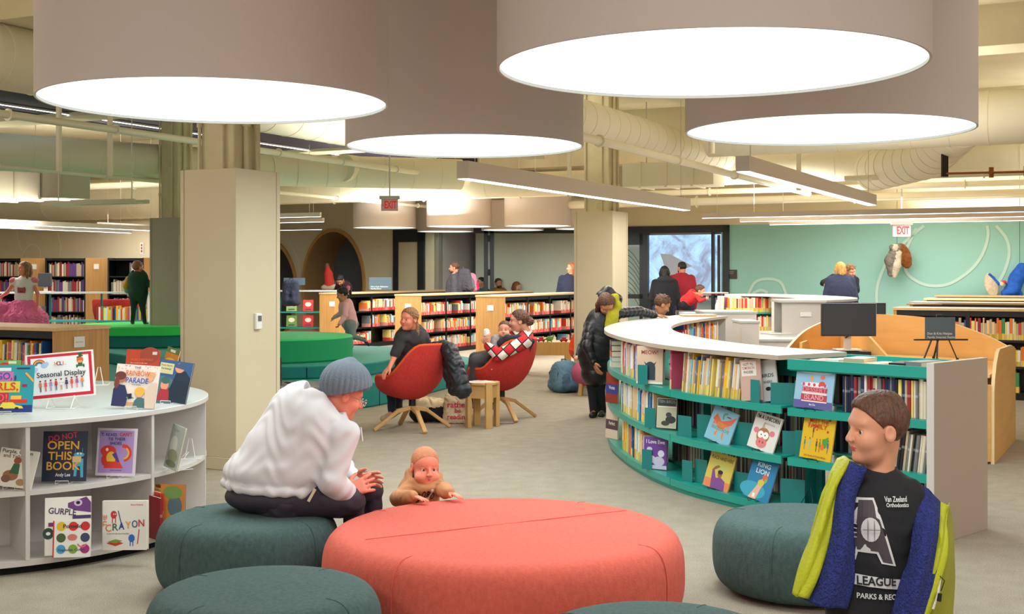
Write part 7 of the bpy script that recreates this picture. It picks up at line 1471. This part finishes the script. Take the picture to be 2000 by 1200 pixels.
sheet('jacket_back', [[jq(1700, 925, 3.54), jq(1750, 930, 3.56), jq(1800, 950, 3.52)], [jq(1690, 1030, 3.55), jq(1760, 1040, 3.58), jq(1830, 1030, 3.56)], [jq(1680, 1130, 3.56), jq(1760, 1140, 3.6), jq(1850, 1130, 3.56)], [jq(1670, 1230, 3.56), jq(1760, 1240, 3.6), jq(1855, 1230, 3.54)]], OJ, .012, .004, 7)
mb = MB(); mb.tube([jq(1838, 1120, 3.315), jq(1832, 1160, 3.30), jq(1822, 1190, 3.30)], .0035, M['paper'], 6); mb.cyl(jq(1836, 1160, 3.29), jq(1834, 1175, 3.29), .006, M['black'], n=8); mb.tube([jq(1830, 1120, 3.31), jq(1845, 1135, 3.3), jq(1838, 1155, 3.3)], .0015, M['black'], 5); mb.obj('drawcord', jk)
# ---------------------------------------------------------------- farther people
def person(label, px, Y, H, hh, rz=0, z=0, ov=None, **k):
    loc = Vector(((px-1000)/F*Y, Y, z)); o = {}
    for q, v in (ov or {}).items(): o[q] = (Vector(v) if len(v) == 3 and abs(v[0]) < 9 else Q(*v)-loc)
    k.setdefault('cell', max(.008, Y/2400*1.1)); return figure('person', label, 'person', loc, rz, H, hh, o, **k)
PUF = mat('black_nylon_puffer', (24, 24, 30), .38, bump=.3, bscale=60); YEJ = CL('yellow_jersey', (176, 168, 40)); BLKC = CL('black_cotton', (24, 26, 34)); NAVY = CL('navy_wool', (36, 42, 66), bscale=200)
def coat_extra(T, J, q):
    T.chain([J['chest'], J['belly'], J['pelvis'], J['pelvis']-Vector((0, 0, .22))], [.15, .165, .17, .155], PUF, .05, quilt=(.09, .012))
    T.chain([J['head']+Vector((-.06, .08, .10)), J['head']+Vector((.02, .1, .14)), J['head']+Vector((.12, .08, .06)), J['neck']+Vector((.12, .0, .0))], [.05, .06, .055, .05], PUF, .04)
r, J, R, t = person('person in a black puffer jacket bending over the white curved counter', 1165, 13.45, 1.6, .235, ov=dict(head=(1184, 596, 13.35), neck=(1181, 612, 13.5), sh_l=(1205, 612, 13.5), sh_r=(1153, 640, 13.4), el_l=(1248, 608, 13.85), wr_l=(1279, 616, 14.2), el_r=(1147, 676, 13.3), wr_r=(1159, 708, 13.25), chest=(1176, 640, 13.5), belly=(1168, 672, 13.5), pelvis=(1163, 690, 13.5),
            hip_l=(1176, 700, 13.5), hip_r=(1156, 700, 13.5), kn_l=(1172, 755, 13.5), kn_r=(1156, 755, 13.5), an_l=(1176, 805, 13.6), an_r=(1160, 806, 13.5), toe_r=(1156, 812, 13.3), toe_l=(1174, 812, 13.4)),
            head=(rad(18), rad(52), rad(-10)), skin='tan', hair='long', hairc='brown', top=PUF, top_name='puffer_jacket', legs=BLKC, shoe=C(24, 24, 28), girth=.95, quilt=(.085, .012), extra_top=coat_extra, hand_dir={'l': ((1, .1, -.1), (0, 0, 1), -1), 'r': ((.4, -.1, -.8), (-.8, -.3, 0), 1)}, curl=.2, wr=.001)
B = Body(); l_ = Vector(((1165-1000)/F*13.45, 13.45, 0)); q_ = lambda x, y, Y: Q(x, y, Y)-l_
B.chain([q_(1192, 576, 13.42), q_(1202, 582, 13.40), q_(1206, 598, 13.38), q_(1200, 612, 13.36)], [.03, .04, .042, .04], YEJ, .03); B.chain([q_(1196, 618, 13.33), q_(1194, 640, 13.32)], [.07, .075], YEJ, .03)
sdf_obj('yellow_hoodie', [(B, .008, .002, 30)], r)
person('boy with tousled brown hair leaning behind the far edge of the curved counter', 1294, 15.35, 1.28, .245, ov=dict(head=(1294, 597, 15.3)), head=(rad(100), rad(28), 0), hair='tousled', hairc='brown', skin='tan', top=CL('grey_marl', (150, 152, 156)), legs=BLKC, shoe=C(30, 30, 34), girth=.85)
RED = CL('crimson_knit', (150, 30, 46), bscale=150); JEAN = CL('dark_denim', (34, 44, 70), .9, bscale=200)
person('man in a crimson sweater seen from behind before the projection screen', 1331, 25, 1.78, .23, rz=PI, head=(rad(38), 0, 0), hair='short', hairc='black', beard='black', top=RED, top_name='sweater', legs=JEAN, shoe=C(30, 30, 34), girth=1.08, skin='tan')
def parka_extra(T, J, q):
    T.chain([J['chest'], J['pelvis'], J['pelvis']-Vector((0, 0, .18))], [.17, .18, .17], BLKC, .05); T.ell(J['neck']+Vector((0, .08, 0)), (.16, .1, .08), CL('dark_fur', (40, 42, 50), bump=1, bscale=60), .03)
person('person in a black hooded parka left of the man in the crimson sweater', 1298, 24.5, 1.7, .23, rz=PI, hair='bob', hairc='black', head=(rad(-10), 0, 0), top=BLKC, top_name='parka', legs=JEAN, shoe=C(30, 30, 34), girth=1.05, extra_top=parka_extra)
REDT = CL('red_jersey', (212, 48, 50))
person('child in a red shirt leaning on the table before the projection screen', 1356, 24, 1.15, .22, ov=dict(head=(1368, 569, 23.7), neck=(1361, 576, 23.8), chest=(1352, 581, 23.9), belly=(1346, 585, 24.0), pelvis=(1338, 590, 24.1), sh_l=(1362, 579, 23.7), sh_r=(1356, 579, 24.0), el_l=(1368, 588, 23.5), wr_l=(1378, 584, 23.4), el_r=(1366, 588, 23.9), wr_r=(1376, 586, 23.9), hip_l=(1338, 596, 24.0), hip_r=(1334, 596, 24.2), kn_l=(1350, 610, 24), kn_r=(1346, 610, 24.1), an_l=(1345, 660, 24.1), an_r=(1340, 660, 24.2), toe_l=(1350, 664, 24), toe_r=(1346, 664, 24.1)),
       head=(rad(75), rad(15), 0), hair='short', hairc='brown', top=REDT, legs=BLKC, girth=.9)
person('blonde woman in a fuzzy navy sweater seen from behind at the teal wall', 1641, 23.2, 1.77, .24, rz=PI, hair='bob', hairc='blond', head=(rad(8), 0, 0), top=CL('navy_mohair', (44, 52, 80), bump=1, bscale=90), top_name='sweater', legs=CL('black_skirt', (22, 24, 30)), legs_name='skirt', girth=1.12, shoe=C(30, 30, 34))
l0 = Vector(((1655-1000)/F*23.9, 23.9, 0))
person('man in a dark T-shirt over white sleeves bending behind the blonde woman', 1655, 23.9, 1.75, .24, ov=dict(head=(1662, 530, 23.5), neck=(1656, 541, 23.8), sh_l=(1671, 547, 23.7), sh_r=(1627, 542, 24.0), el_l=(1673, 568, 23.6), wr_l=(1672, 582, 23.5), el_r=(1608, 553, 23.9), wr_r=(1620, 565, 23.7), chest=(1652, 556, 23.9), belly=(1652, 572, 23.9)), head=(rad(28), rad(25), rad(-12)), hair='tousled', hairc='sandy', top=BLKC, top_name='t_shirt', sleeve=.6, legs=JEAN, shoe=C(30, 30, 34))
B = Body(); WHT = CL('white_cotton', (216, 218, 222)); a = lambda x, y, Y: Q(x, y, Y)-l0
# girl kneeling in the red chair
DGR = CL('charcoal_cotton', (52, 50, 52)); l1 = ((800-1000)/F*12.15, 12.15)
r, J, R, t = person('girl in a dark top seated sideways in the left red armchair, looking out', 800, 12.15, 1.42, .22, ov=dict(head=(798, 624, 12.0), neck=(806, 646, 12.1), sh_r=(786, 660, 12.0), sh_l=(828, 662, 12.2), el_r=(771, 695, 11.95), wr_r=(762, 716, 11.88), el_l=(838, 700, 12.25), wr_l=(826, 722, 12.3), chest=(804, 676, 12.2), belly=(805, 704, 12.3), pelvis=(806, 724, 12.35), hip_r=(795, 728, 12.3), hip_l=(812, 728, 12.45), kn_r=(762, 734, 12.55), kn_l=(780, 732, 12.75), an_r=(766, 806, 12.55), an_l=(778, 800, 12.75), toe_r=(748, 818, 12.4), toe_l=(762, 814, 12.6)),
       head=(rad(-38), rad(2), rad(4)), hair='braid', hairc='ltbrown', skin='rosy', top=DGR, top_name='loose_top', sleeve=.45, legs=CL('navy_leggings', (28, 32, 50)), legs_name='leggings', shoe=CL('grey_sock', (170, 150, 128)), girth=1.05, cell=.007, eyes=True, hand_dir={'r': ((-.5, -.2, -.6), (-.5, -.4, .6), 1)}, curl=.3, wr=.004)
# woman in plaid with the baby
PLM = bpy.data.materials.new('red_plaid_flannel'); PLM.use_nodes = True; nt = PLM.node_tree; N = nt.nodes; Lk = nt.links; b = N['Principled BSDF']; b.inputs['Roughness'].default_value = .9
tc = N.new('ShaderNodeTexCoord'); mp = N.new('ShaderNodeMapping'); mp.inputs['Rotation'].default_value = (.1, rad(42), .1); mp.inputs['Scale'].default_value = (1, .001, 1); Lk.new(tc.outputs['Object'], mp.inputs[0])
ck = N.new('ShaderNodeTexChecker'); ck.inputs['Scale'].default_value = 11; ck.inputs['Color1'].default_value = (*lin((226, 214, 204)), 1); ck.inputs['Color2'].default_value = (*lin((196, 34, 44)), 1); Lk.new(mp.outputs[0], ck.inputs['Vector'])
sx = N.new('ShaderNodeSeparateXYZ'); Lk.new(mp.outputs[0], sx.inputs[0]); prev = None
for ax_ in ('X', 'Z'):
    m1 = N.new('ShaderNodeMath'); m1.operation = 'MULTIPLY_ADD'; m1.inputs[1].default_value = 11; m1.inputs[2].default_value = .5; Lk.new(sx.outputs[ax_], m1.inputs[0])
    m2 = N.new('ShaderNodeMath'); m2.operation = 'FRACT'; Lk.new(m1.outputs[0], m2.inputs[0]); m3 = N.new('ShaderNodeMath'); m3.operation = 'COMPARE'; m3.inputs[1].default_value = .5; m3.inputs[2].default_value = .06; Lk.new(m2.outputs[0], m3.inputs[0])
    if prev: mm = N.new('ShaderNodeMath'); mm.operation = 'MAXIMUM'; Lk.new(prev, mm.inputs[0]); Lk.new(m3.outputs[0], mm.inputs[1]); prev = mm.outputs[0]
    else: prev = m3.outputs[0]
mx = N.new('ShaderNodeMix'); mx.data_type = 'RGBA'; mx.inputs['B'].default_value = (*lin((44, 20, 28)), 1); Lk.new(prev, mx.inputs['Factor']); Lk.new(ck.outputs['Color'], mx.inputs['A']); Lk.new(mx.outputs['Result'], b.inputs['Base Color'])
r, J, R, t = person('woman in a red and white plaid shirt sitting in the right red armchair', 1000, 13.2, 1.66, .24, ov=dict(head=(1012, 628, 13.15), neck=(1028, 650, 13.2), sh_l=(1026, 668, 12.92), sh_r=(1020, 666, 13.4), el_l=(974, 694, 12.80), wr_l=(953, 677, 12.86), el_r=(975, 690, 13.4), wr_r=(960, 680, 13.2), chest=(1012, 674, 13.28), belly=(998, 690, 13.32), pelvis=(988, 702, 13.34), hip_l=(980, 704, 13.24), hip_r=(980, 704, 13.42), kn_l=(930, 706, 13.05), kn_r=(928, 700, 13.4), an_l=(918, 790, 13.15), an_r=(905, 785, 13.45), toe_l=(905, 800, 13.1), toe_r=(892, 795, 13.4)),
       head=(rad(-88), rad(2), 0), hair='bun', hairc='brown', skin='fair', chest=.85, top=PLM, top_name='plaid_shirt', legs=CL('grey_leggings', (74, 70, 76)), legs_name='leggings', shoe=C(28, 28, 34), girth=1.1, cell=.007, eyes=True, wr=.003, hand_dir={'l': ((-.2, -.1, 1), (-.5, -.8, 0), 1)}, curl=.5)
B = Body(); l_ = Vector((0, 13.2, 0)); q_ = lambda x, y, Y: Q(x, y, Y)-l_; GC = CL('dark_carrier', (46, 46, 58))
B.chain([q_(1038, 668, 13.0), q_(1012, 659, 12.93), q_(990, 661, 12.9), q_(978, 670, 12.92)], [.03, .03, .035, .04], GC, .02); B.chain([q_(1040, 665, 13.0), q_(1030, 684, 13.05), q_(1012, 698, 13.05), q_(990, 706, 13.05)], [.025, .035, .045, .04], GC, .02)
sdf_obj('carrier_strap', [(B, .008, .002, 30)], r)
t = thing('baby_carrier', 'dark and grey baby carrier on the chest of the woman in plaid', 'baby carrier', l_)
B = Body(); B.ell(q_(985, 685, 13.1), (.12, .13, .14), GC, .04).chain([q_(968, 662, 12.98), q_(966, 680, 12.98)], [.05, .06], CL('light_grey_pad', (164, 160, 158)), .03).ell(q_(975, 705, 13.05), (.13, .12, .07), BLKC, .04); sdf_obj('carrier_body', [(B, .009, .003, 25)], t)
person('baby with dark hair held in the lap of the woman in plaid', 985, 13.05, .7, .185, z=.62, ov=dict(head=(985, 644, 12.98), neck=(985, 657, 13.08), chest=(985, 668, 13.12), belly=(985, 680, 13.15), pelvis=(985, 692, 13.15), sh_l=(994, 662, 13.08), sh_r=(976, 662, 13.08), el_l=(997, 675, 13.08), el_r=(973, 674, 13.05), wr_l=(994, 685, 13.0), wr_r=(970, 680, 12.98), hip_l=(990, 695, 13.15), hip_r=(980, 695, 13.15), kn_l=(980, 705, 13.0), kn_r=(970, 703, 12.98), an_l=(970, 722, 12.97), an_r=(962, 718, 12.93), toe_l=(966, 726, 12.93), toe_r=(960, 722, 12.9)),
       head=(rad(-8), rad(4), 0), hair='thin', hairc='brown', skin='fair', top=CL('white_romper', (196, 190, 188)), legs=CL('mustard_cotton', (196, 140, 60)), baby=True, girth=1.0, cell=.006, eyes=True)
t = thing('baby_bottle', 'white topped baby bottle held up by the woman in plaid', 'bottle', Q(950, 672, 12.88)); mb = MB(); mb.lathe([(.001, 0), (.03, 0), (.032, .06), (.03, .085)], C(196, 140, 120, .2), 18); mb.obj('bottle_body', t); mb = MB(); mb.lathe([(.034, .085), (.036, .12), (.03, .145), (.015, .158), (.001, .16)], M['paper'], 18); mb.obj('cap', t)
# running toddler
PK = CL('pale_pink_jersey', (232, 176, 182)); GL2 = CL('grey_leggings_light', (126, 134, 138))
r, J, R, t = person('little girl in a pale pink top running on the teal foam platform', 684, 17.6, .95, .20, z=.45, ov=dict(head=(668, 576, 17.5), neck=(672, 590, 17.6), chest=(676, 604, 17.6), belly=(681, 618, 17.6), pelvis=(684, 632, 17.6), sh_l=(675, 597, 17.45), sh_r=(672, 597, 17.75), el_l=(674, 617, 17.4), wr_l=(664, 632, 17.35), el_r=(666, 612, 17.8), wr_r=(653, 620, 17.85), hip_l=(684, 636, 17.5), hip_r=(684, 636, 17.7), kn_r=(682, 656, 17.7), an_r=(687, 676, 17.7), toe_r=(680, 683, 17.7), kn_l=(690, 658, 17.45), an_l=(712, 664, 17.4), toe_l=(720, 674, 17.4)),
       head=(rad(-88), rad(18), 0), hair='pony', hairc='black', skin='tan', top=PK, legs=GL2, legs_name='leggings', shoe=CL('striped_sock', (60, 40, 90)), girth=1.15, cell=.0075)
B = Body(); l_ = Vector(((684-1000)/F*17.6, 17.6, .45)); B.chain([Q(680, 562, 17.5)-l_, Q(681, 572, 17.5)-l_], [.03, .02], C(226, 130, 160), .01); sdf_obj('hair_bow', [(B, .006, 0)], r)
# tutu girl and boy in green
TT = CL('pink_tulle', (244, 120, 172), bump=1, bscale=40)
r, J, R, t = person('girl in a white top and big pink tulle skirt at the left back', 47, 18.4, 1.29, .21, z=.45, ov=dict(sh_l=(.13, 0, 1.0), sh_r=(-.13, 0, 1.0), el_l=(.20, .02, .8), wr_l=(.22, -.04, .62), el_r=(-.25, -.02, .82), wr_r=(-.42, -.08, .70)), head=(rad(-48), rad(2), 0), hair='long', hairc='ltbrown', skin='rosy', top=CL('white_jersey', (228, 222, 216)), sleeve=.12, legs=CL('pale_tights', (214, 170, 150)), girth=.82, cell=.009)
B = Body(); B.ell((0, 0, .66), (.17, .14, .08), TT, .03)
for k in range(14):
    a = 2*PI*k/14; B.chain([(.10*math.cos(a), .08*math.sin(a), .66), (.27*math.cos(a), .22*math.sin(a), .45), (.34*math.cos(a), .28*math.sin(a), .18)], [.05, .075, .07], TT, .03)
B.chain([(-.1, -.05, .62), (-.3, -.1, .6), (-.44, -.1, .62)], [.06, .08, .05], TT, .05); sdf_obj('tulle_skirt', [(B, .012, .010, 34)], r)
B = Body(); PKS = CL('pink_ruffle', (226, 128, 140)); [B.ell((s*.16, 0, 1.01), (.06, .06, .045), PKS, .02) for s in (-1, 1)]; sdf_obj('ruffle_sleeve', [(B, .01, .004, 60)], r)
tp = child(r, 'shirt'); decal(tp, 'shirt_print', r, Vector((.0, -.1, .86)), (1, 0, 0), (0, 0, 1), [poly([(-.06, -.04), (.06, -.04), (.065, .02), (.05, .055), (.03, .04), (-.03, .04), (-.05, .055), (-.065, .02)], C(176, 70, 76)), poly([(-.03, -.03), (.03, -.03), (.03, -.01), (-.03, -.01)], C(130, 40, 50))], lift=.006)
GRN = CL('dark_green_fleece', (30, 66, 52)); r, J, R, t = person('small boy in a dark green hooded top standing on the green foam disc', 270, 19.05, .98, .205, z=.77, rz=PI, ov=dict(el_l=(.20, -.02, .62), el_r=(-.19, .02, .62), wr_l=(.2, -.08, .5), wr_r=(-.26, -.08, .5), kn_l=(.07, 0, .25), kn_r=(-.07, 0, .25), an_l=(.09, 0, .04), an_r=(-.10, 0, .04), toe_l=(.10, -.08, .02), toe_r=(-.12, -.07, .02)), head=(rad(-40), 0, 0), hair='short', hairc='ltbrown', skin='fair', top=GRN, top_name='hooded_top', hood=GRN, sleeve=.62, legs=CL('dark_green_jogger', (28, 52, 46)), shoe=C(56, 58, 40), girth=1.2, cell=.0085)
B = Body(); MU = CL('mustard_sleeve', (206, 150, 50)); GY = CL('grey_cuff', (160, 166, 160)); B.cap((.15, 0, .70), (.19, 0, .60), .05, .05, MU, .01); B.cap((.2, -.02, .60), (.2, -.07, .52), .045, .04, GY, .01).cap((-.18, .0, .62), (-.25, -.06, .52), .045, .04, GY, .01); B.ell((0, 0, .46), (.135, .11, .03), MU, .01); sdf_obj('sleeve_panels', [(B, .009, .001)], r)
# people at the far middle
GJ = CL('slate_jacket', (70, 68, 76))
r, J, R, t = person('man with a dark backpack walking left past the pale wall', 887, 26.5, 1.79, .24, rz=-PI/2, hair='short', hairc='brown', beard='brown', skin='rosy', top=GJ, top_name='jacket', legs=JEAN, shoe=C(30, 30, 34), girth=1.05)
def pack(name, label, loc, m, r_=(.15, .12, .22), m2=None, rz=0):
    t = thing(name, label, 'backpack', loc, rz); B = Body(); q_ = min(r_)*.55
    for sx in (-1, 1):
        for sy in (-1, 1): B.cap((sx*(r_[0]-q_), sy*(r_[1]-q_), q_), (sx*(r_[0]-q_)*.8, sy*(r_[1]-q_)*.5, r_[2]*2-q_), q_, q_*.85, m, q_)
    B.cap((0, 0, q_*1.2), (0, 0, r_[2]*2-q_*1.3), q_*1.2, q_*1.1, m, q_)
    for sx in (-1, 1): B.cap((sx*r_[0]*.4, -r_[1]*.95, r_[2]*.4), (sx*r_[0]*.35, -r_[1]*.85, r_[2]*1.0), q_*.6, q_*.5, m2 or m, .03)
    B.cap((-r_[0]*.3, -r_[1]*.9, r_[2]*.45), (r_[0]*.3, -r_[1]*.9, r_[2]*.45), q_*.6, q_*.6, m2 or m, .03); sdf_obj('bag_body', [(B, .011, .004, 25)], t)
    mb = MB(); mb.tube([(-.04, .02, r_[2]*1.95), (-.03, .03, r_[2]*2.15), (.03, .03, r_[2]*2.15), (.04, .02, r_[2]*1.95)], .01, m2 or m, 6)
    for s in (-1, 1): mb.tube([(s*.07, r_[1]*.8, r_[2]*1.7), (s*.1, r_[1]*1.25, r_[2]*1.2), (s*.09, r_[1]*.9, r_[2]*.4)], .014, m2 or m, 6)
    mb.obj('strap', t); mb = MB(); mb.tube([(r_[0]*.85*math.cos(a), -r_[1]*.55, r_[2]+r_[2]*.8*math.sin(a)) for a in [PI*k/12 for k in range(13)]], .005, M['black'], 5); mb.obj('zipper', t); return t
a = Q(907, 570, 26.5); pack('backpack', 'dark grey backpack worn by the man at the pale wall', a, GJ, (.13, .2, .25), CL('grey_pack', (96, 90, 100)), rz=PI/2)
a = Q(921, 571, 26.7); pack('backpack', "pink and white child's backpack behind the man at the pale wall", a, CL('pink_pack', (214, 130, 160)), (.13, .13, .2), CL('magenta_pack', (200, 30, 100)), rz=PI/2)
a = Q(568, 598, 24.8); a.z = 1.16-.26; pack('backpack', 'dark navy backpack hanging at the right edge of the near column', a, CL('navy_pack', (24, 30, 50)), (.18, .14, .26))
person('child in a maroon shirt bending over the left middle bookcase', 668, 27.5, 1.45, .23, ov=dict(head=(664, 548, 26.8), neck=(669, 553, 27.2), sh_l=(680, 556, 27.2), sh_r=(660, 558, 27.2), chest=(672, 566, 27.4)), head=(rad(-10), rad(50), 0), hair='short', hairc='black', skin='tan', top=CL('maroon_jersey', (70, 30, 44)), legs=JEAN, girth=.95)
t = thing('toy_parrot', 'red and orange plush bird standing before the oval nook', 'toy', Q(644, 562, 27.9)); B = Body(); B.chain([(0, 0, .05), (-.03, 0, .3), (-.05, 0, .45)], [.12, .1, .05], CL('red_plush', (206, 60, 50)), .03).ell((-.06, 0, .5), (.05, .05, .06), CL('grey_plush', (110, 90, 90)), .02).cap((.12, 0, .1), (.2, 0, .2), .05, .03, C(40, 40, 46), .02).ell((0, 0, 0), (.2, .12, .09), CL('cream_plush', (214, 190, 170)), .03); sdf_obj('plush_body', [(B, .014, 0)], t)
person('person in a teal shirt behind the black metal door frame', 939, 29.8, 1.45, .23, hair='short', hairc='black', head=(rad(-60), 0, 0), skin='tan', top=CL('teal_jersey', (24, 92, 104)), legs=JEAN)
person('bearded man in a mustard shirt sitting in the pale room', 974, 30.5, 1.42, .24, hair='short', hairc='dark', beard='dark', head=(rad(30), 0, 0), skin='tan', top=CL('ochre_shirt', (166, 108, 48)), legs=JEAN, girth=1.15)
person('auburn haired person low behind the middle bookcases, right of the bearded man', 1010, 30.2, 1.34, .23, hair='bob', hairc='auburn', head=(rad(60), rad(20), 0), skin='fair', top=BLKC, legs=JEAN)
person('ginger haired woman in navy half hidden behind the far column', 1116, 26.2, 1.79, .24, hair='long', hairc='ginger', head=(rad(-80), 0, 0), skin='fair', top=NAVY, legs=JEAN)
person('child mostly hidden by the near column, one hand on the glossy table', 520, 12.2, 1.0, .2, ov=dict(el_l=(545, 752, 11.9), wr_l=(566, 752, 11.6)), hair='short', hairc='brown', skin='rosy', top=BLKC, legs=JEAN, hand_dir={'l': ((1, -.3, -.05), (0, 0, 1), -1)}, curl=.2, girth=.9)
person('child in navy crouching behind the pink stool', 1158, 16.3, 1.0, .21, ov=dict(head=(1165, 662, 16.4), neck=(1160, 672, 16.4), chest=(1158, 690, 16.4), belly=(1158, 705, 16.4), pelvis=(1158, 722, 16.4), sh_l=(1168, 680, 16.4), sh_r=(1146, 682, 16.3), el_r=(1134, 676, 16.1), wr_r=(1128, 694, 15.7), el_l=(1172, 700, 16.2), wr_l=(1165, 715, 16.1), hip_l=(1166, 725, 16.4), hip_r=(1152, 725, 16.4), kn_l=(1166, 715, 16.1), kn_r=(1150, 715, 16.1), an_l=(1166, 752, 16.3), an_r=(1152, 752, 16.3), toe_l=(1166, 760, 16.1), toe_r=(1150, 760, 16.1)), hair='short', hairc='brown', top=NAVY, legs=JEAN, hand_dir={'r': ((-.3, -.5, -.3), (-.2, -.3, .8), 1)})
# ---------------------------------------------------------------- bags, coats and sculptures
a = P(1103, 766, 0); t = pack('backpack', 'blue grey backpack slumped on the floor beside the pink stool', a, CL('blue_pack', (92, 124, 146)), (.2, .18, .2), CL('blue_pack_dark', (70, 98, 120)), rz=.5)
t = thing('tote_bag', 'cream tote bag with pink lettering between the two red armchairs', 'bag', (-.565, 12.85, 0), .0); CAN = CL('cream_canvas', (222, 204, 166)); B = Body(); B.cap((-.07, 0, .09), (-.06, 0, .25), .085, .085, CAN, .03).cap((.07, 0, .09), (.06, 0, .25), .085, .085, CAN, .05).cap((-.08, 0, .05), (.08, 0, .05), .075, .075, CAN, .03); B.cut((0, 0, .30), (0, .1, 1), (0, 0, .36), .25); B.cut((0, 0, .004), (0, 0, -1), (0, 0, 0), .3)
bb = sdf_obj('bag_body', [(B, .006, .003, 26)], t); PKL = C(206, 50, 90)
decal(bb, 'bag_lettering', t, Vector((0, -.12, .15)), (1, 0, 0), (0, 0, 1), [txt('rather', .062, PKL, w=.22, at=(0, .05)), txt('be', .05, PKL, at=(.0, -.01)), txt('reading', .055, PKL, w=.22, at=(-.0, -.075))], lift=.004)
mb = MB(); mb.tube([(-.07, -.05, .30), (-.03, -.06, .345), (.03, -.05, .33), (.07, -.05, .29)], .009, CAN, 6); mb.tube([(-.06, .04, .30), (0, .05, .35), (.06, .04, .3)], .009, CAN, 6); mb.obj('handle', t)
t = thing('canvas_bag', 'pale canvas bag with black base behind the left red armchair legs', 'bag', (-.86, 12.95, 0)); B = Body(); B.cap((-.12, 0, .1), (.12, 0, .1), .10, .10, BLKC, .03).cap((-.11, 0, .18), (.1, 0, .17), .09, .08, CAN, .04); B.cut((0, 0, .004), (0, 0, -1), (0, 0, 0), .3); sdf_obj('bag_body', [(B, .009, .006, 22)], t)
t = thing('puffer_coat', 'black quilted coat draped over the back of the left red armchair', 'coat', (-.6, 12.2, 0)); l_ = Vector((-.6, 12.2, 0)); q_ = lambda x, y, Y: Q(x, y, Y)-l_; PB2 = mat('navy_black_puffer', (24, 28, 38), .45, bump=.3, bscale=60); B = Body()
B.chain([q_(862, 675, 12.25), q_(878, 685, 12.1), q_(888, 710, 12.0), q_(896, 740, 11.95), q_(903, 762, 11.93)], [.06, .075, .08, .085, .085], PB2, .03, quilt=(.075, .012)).chain([q_(874, 690, 12.2), q_(880, 730, 12.1), q_(888, 760, 12.05)], [.06, .07, .07], PB2, .03, quilt=(.075, .01))
B.chain([q_(866, 674, 12.3), q_(850, 680, 12.4), q_(822, 692, 12.45), q_(800, 690, 12.35), q_(792, 712, 12.25), q_(792, 728, 12.2)], [.05, .06, .08, .09, .07, .05], PB2, .04); sdf_obj('quilted_shell', [(B, .007, .004, 22)], t)
# hanging bird of prey
a = Q(1752, 500, 25.0); t = thing('bird_sculpture', 'grey and rust feathered bird sculpture hanging below the EXIT sign', 'sculpture', a); FE = mat('grey_feather', (126, 118, 110), .9, bump=1, bscale=30, var=.4, vscale=14); RU = mat('rust_feather', (172, 100, 44), .9, bump=1, bscale=30, var=.4, vscale=14, kind='wave'); WF = mat('pale_feather', (206, 192, 172), .9, bump=1, bscale=30, var=.2, vscale=14); B = Body()
B.chain([(-.02, 0, .15), (-.12, .02, -.1), (-.13, .02, -.38)], [.10, .12, .05], FE, .05).chain([(.0, -.04, .05), (-.02, -.05, -.2), (-.06, -.04, -.42)], [.07, .08, .04], WF, .03).ell((-.06, -.04, .16), (.08, .08, .08), WF, .03).ell((-.13, -.06, .17), (.05, .05, .06), FE, .02).ell((.15, .02, -.0), (.14, .07, .27), RU, .04, rotm(0, 0, -.35)).ell((.05, 0, .13), (.12, .08, .10), RU, .04); sdf_obj('bird_body', [(B, .014, .006, 40)], t)
mb = MB(); mb.cyl((0, 0, .2), (0, 0, CZ-a.z), .004, M['wire'], n=5); mb.obj('hanging_wire', t)
a = Q(1962, 575, 24.3); t = thing('bird_sculpture', 'blue and white crane sculpture with a red cap above the right hand rows', 'sculpture', a); BF = mat('blue_feather', (24, 92, 196), .8, bump=1, bscale=30, var=.35, vscale=10); B = Body()
B.chain([(.0, 0, .02), (.16, 0, .10), (.26, .0, .34), (.34, 0, .52)], [.07, .14, .14, .1], BF, .05).ell((-.26, 0, .18), (.13, .05, .25), WF, .03, rotm(0, 0, -.25)).cap((-.30, -.02, .38), (-.12, -.02, .2), .03, .03, BF, .01).ell((-.06, -.03, .2), (.05, .05, .055), WF, .02).ell((-.03, -.05, .245), (.045, .04, .035), C(210, 40, 40), .01).cap((.0, -.04, .22), (.1, -.05, .13), .018, .006, C(60, 60, 60), .01).chain([(.14, .02, .0), (.14, .04, .3), (.32, .03, .55)], [.03, .04, .05], WF, .03).cap((.0, 0, .02), (.3, 0, .0), .05, .06, BF, .03); sdf_obj('bird_body', [(B, .014, .005, 40)], t)
mb = MB(); mb.cyl((.3, 0, .6), (.3, 0, CZ-a.z), .004, M['wire'], n=5); mb.obj('hanging_wire', t)
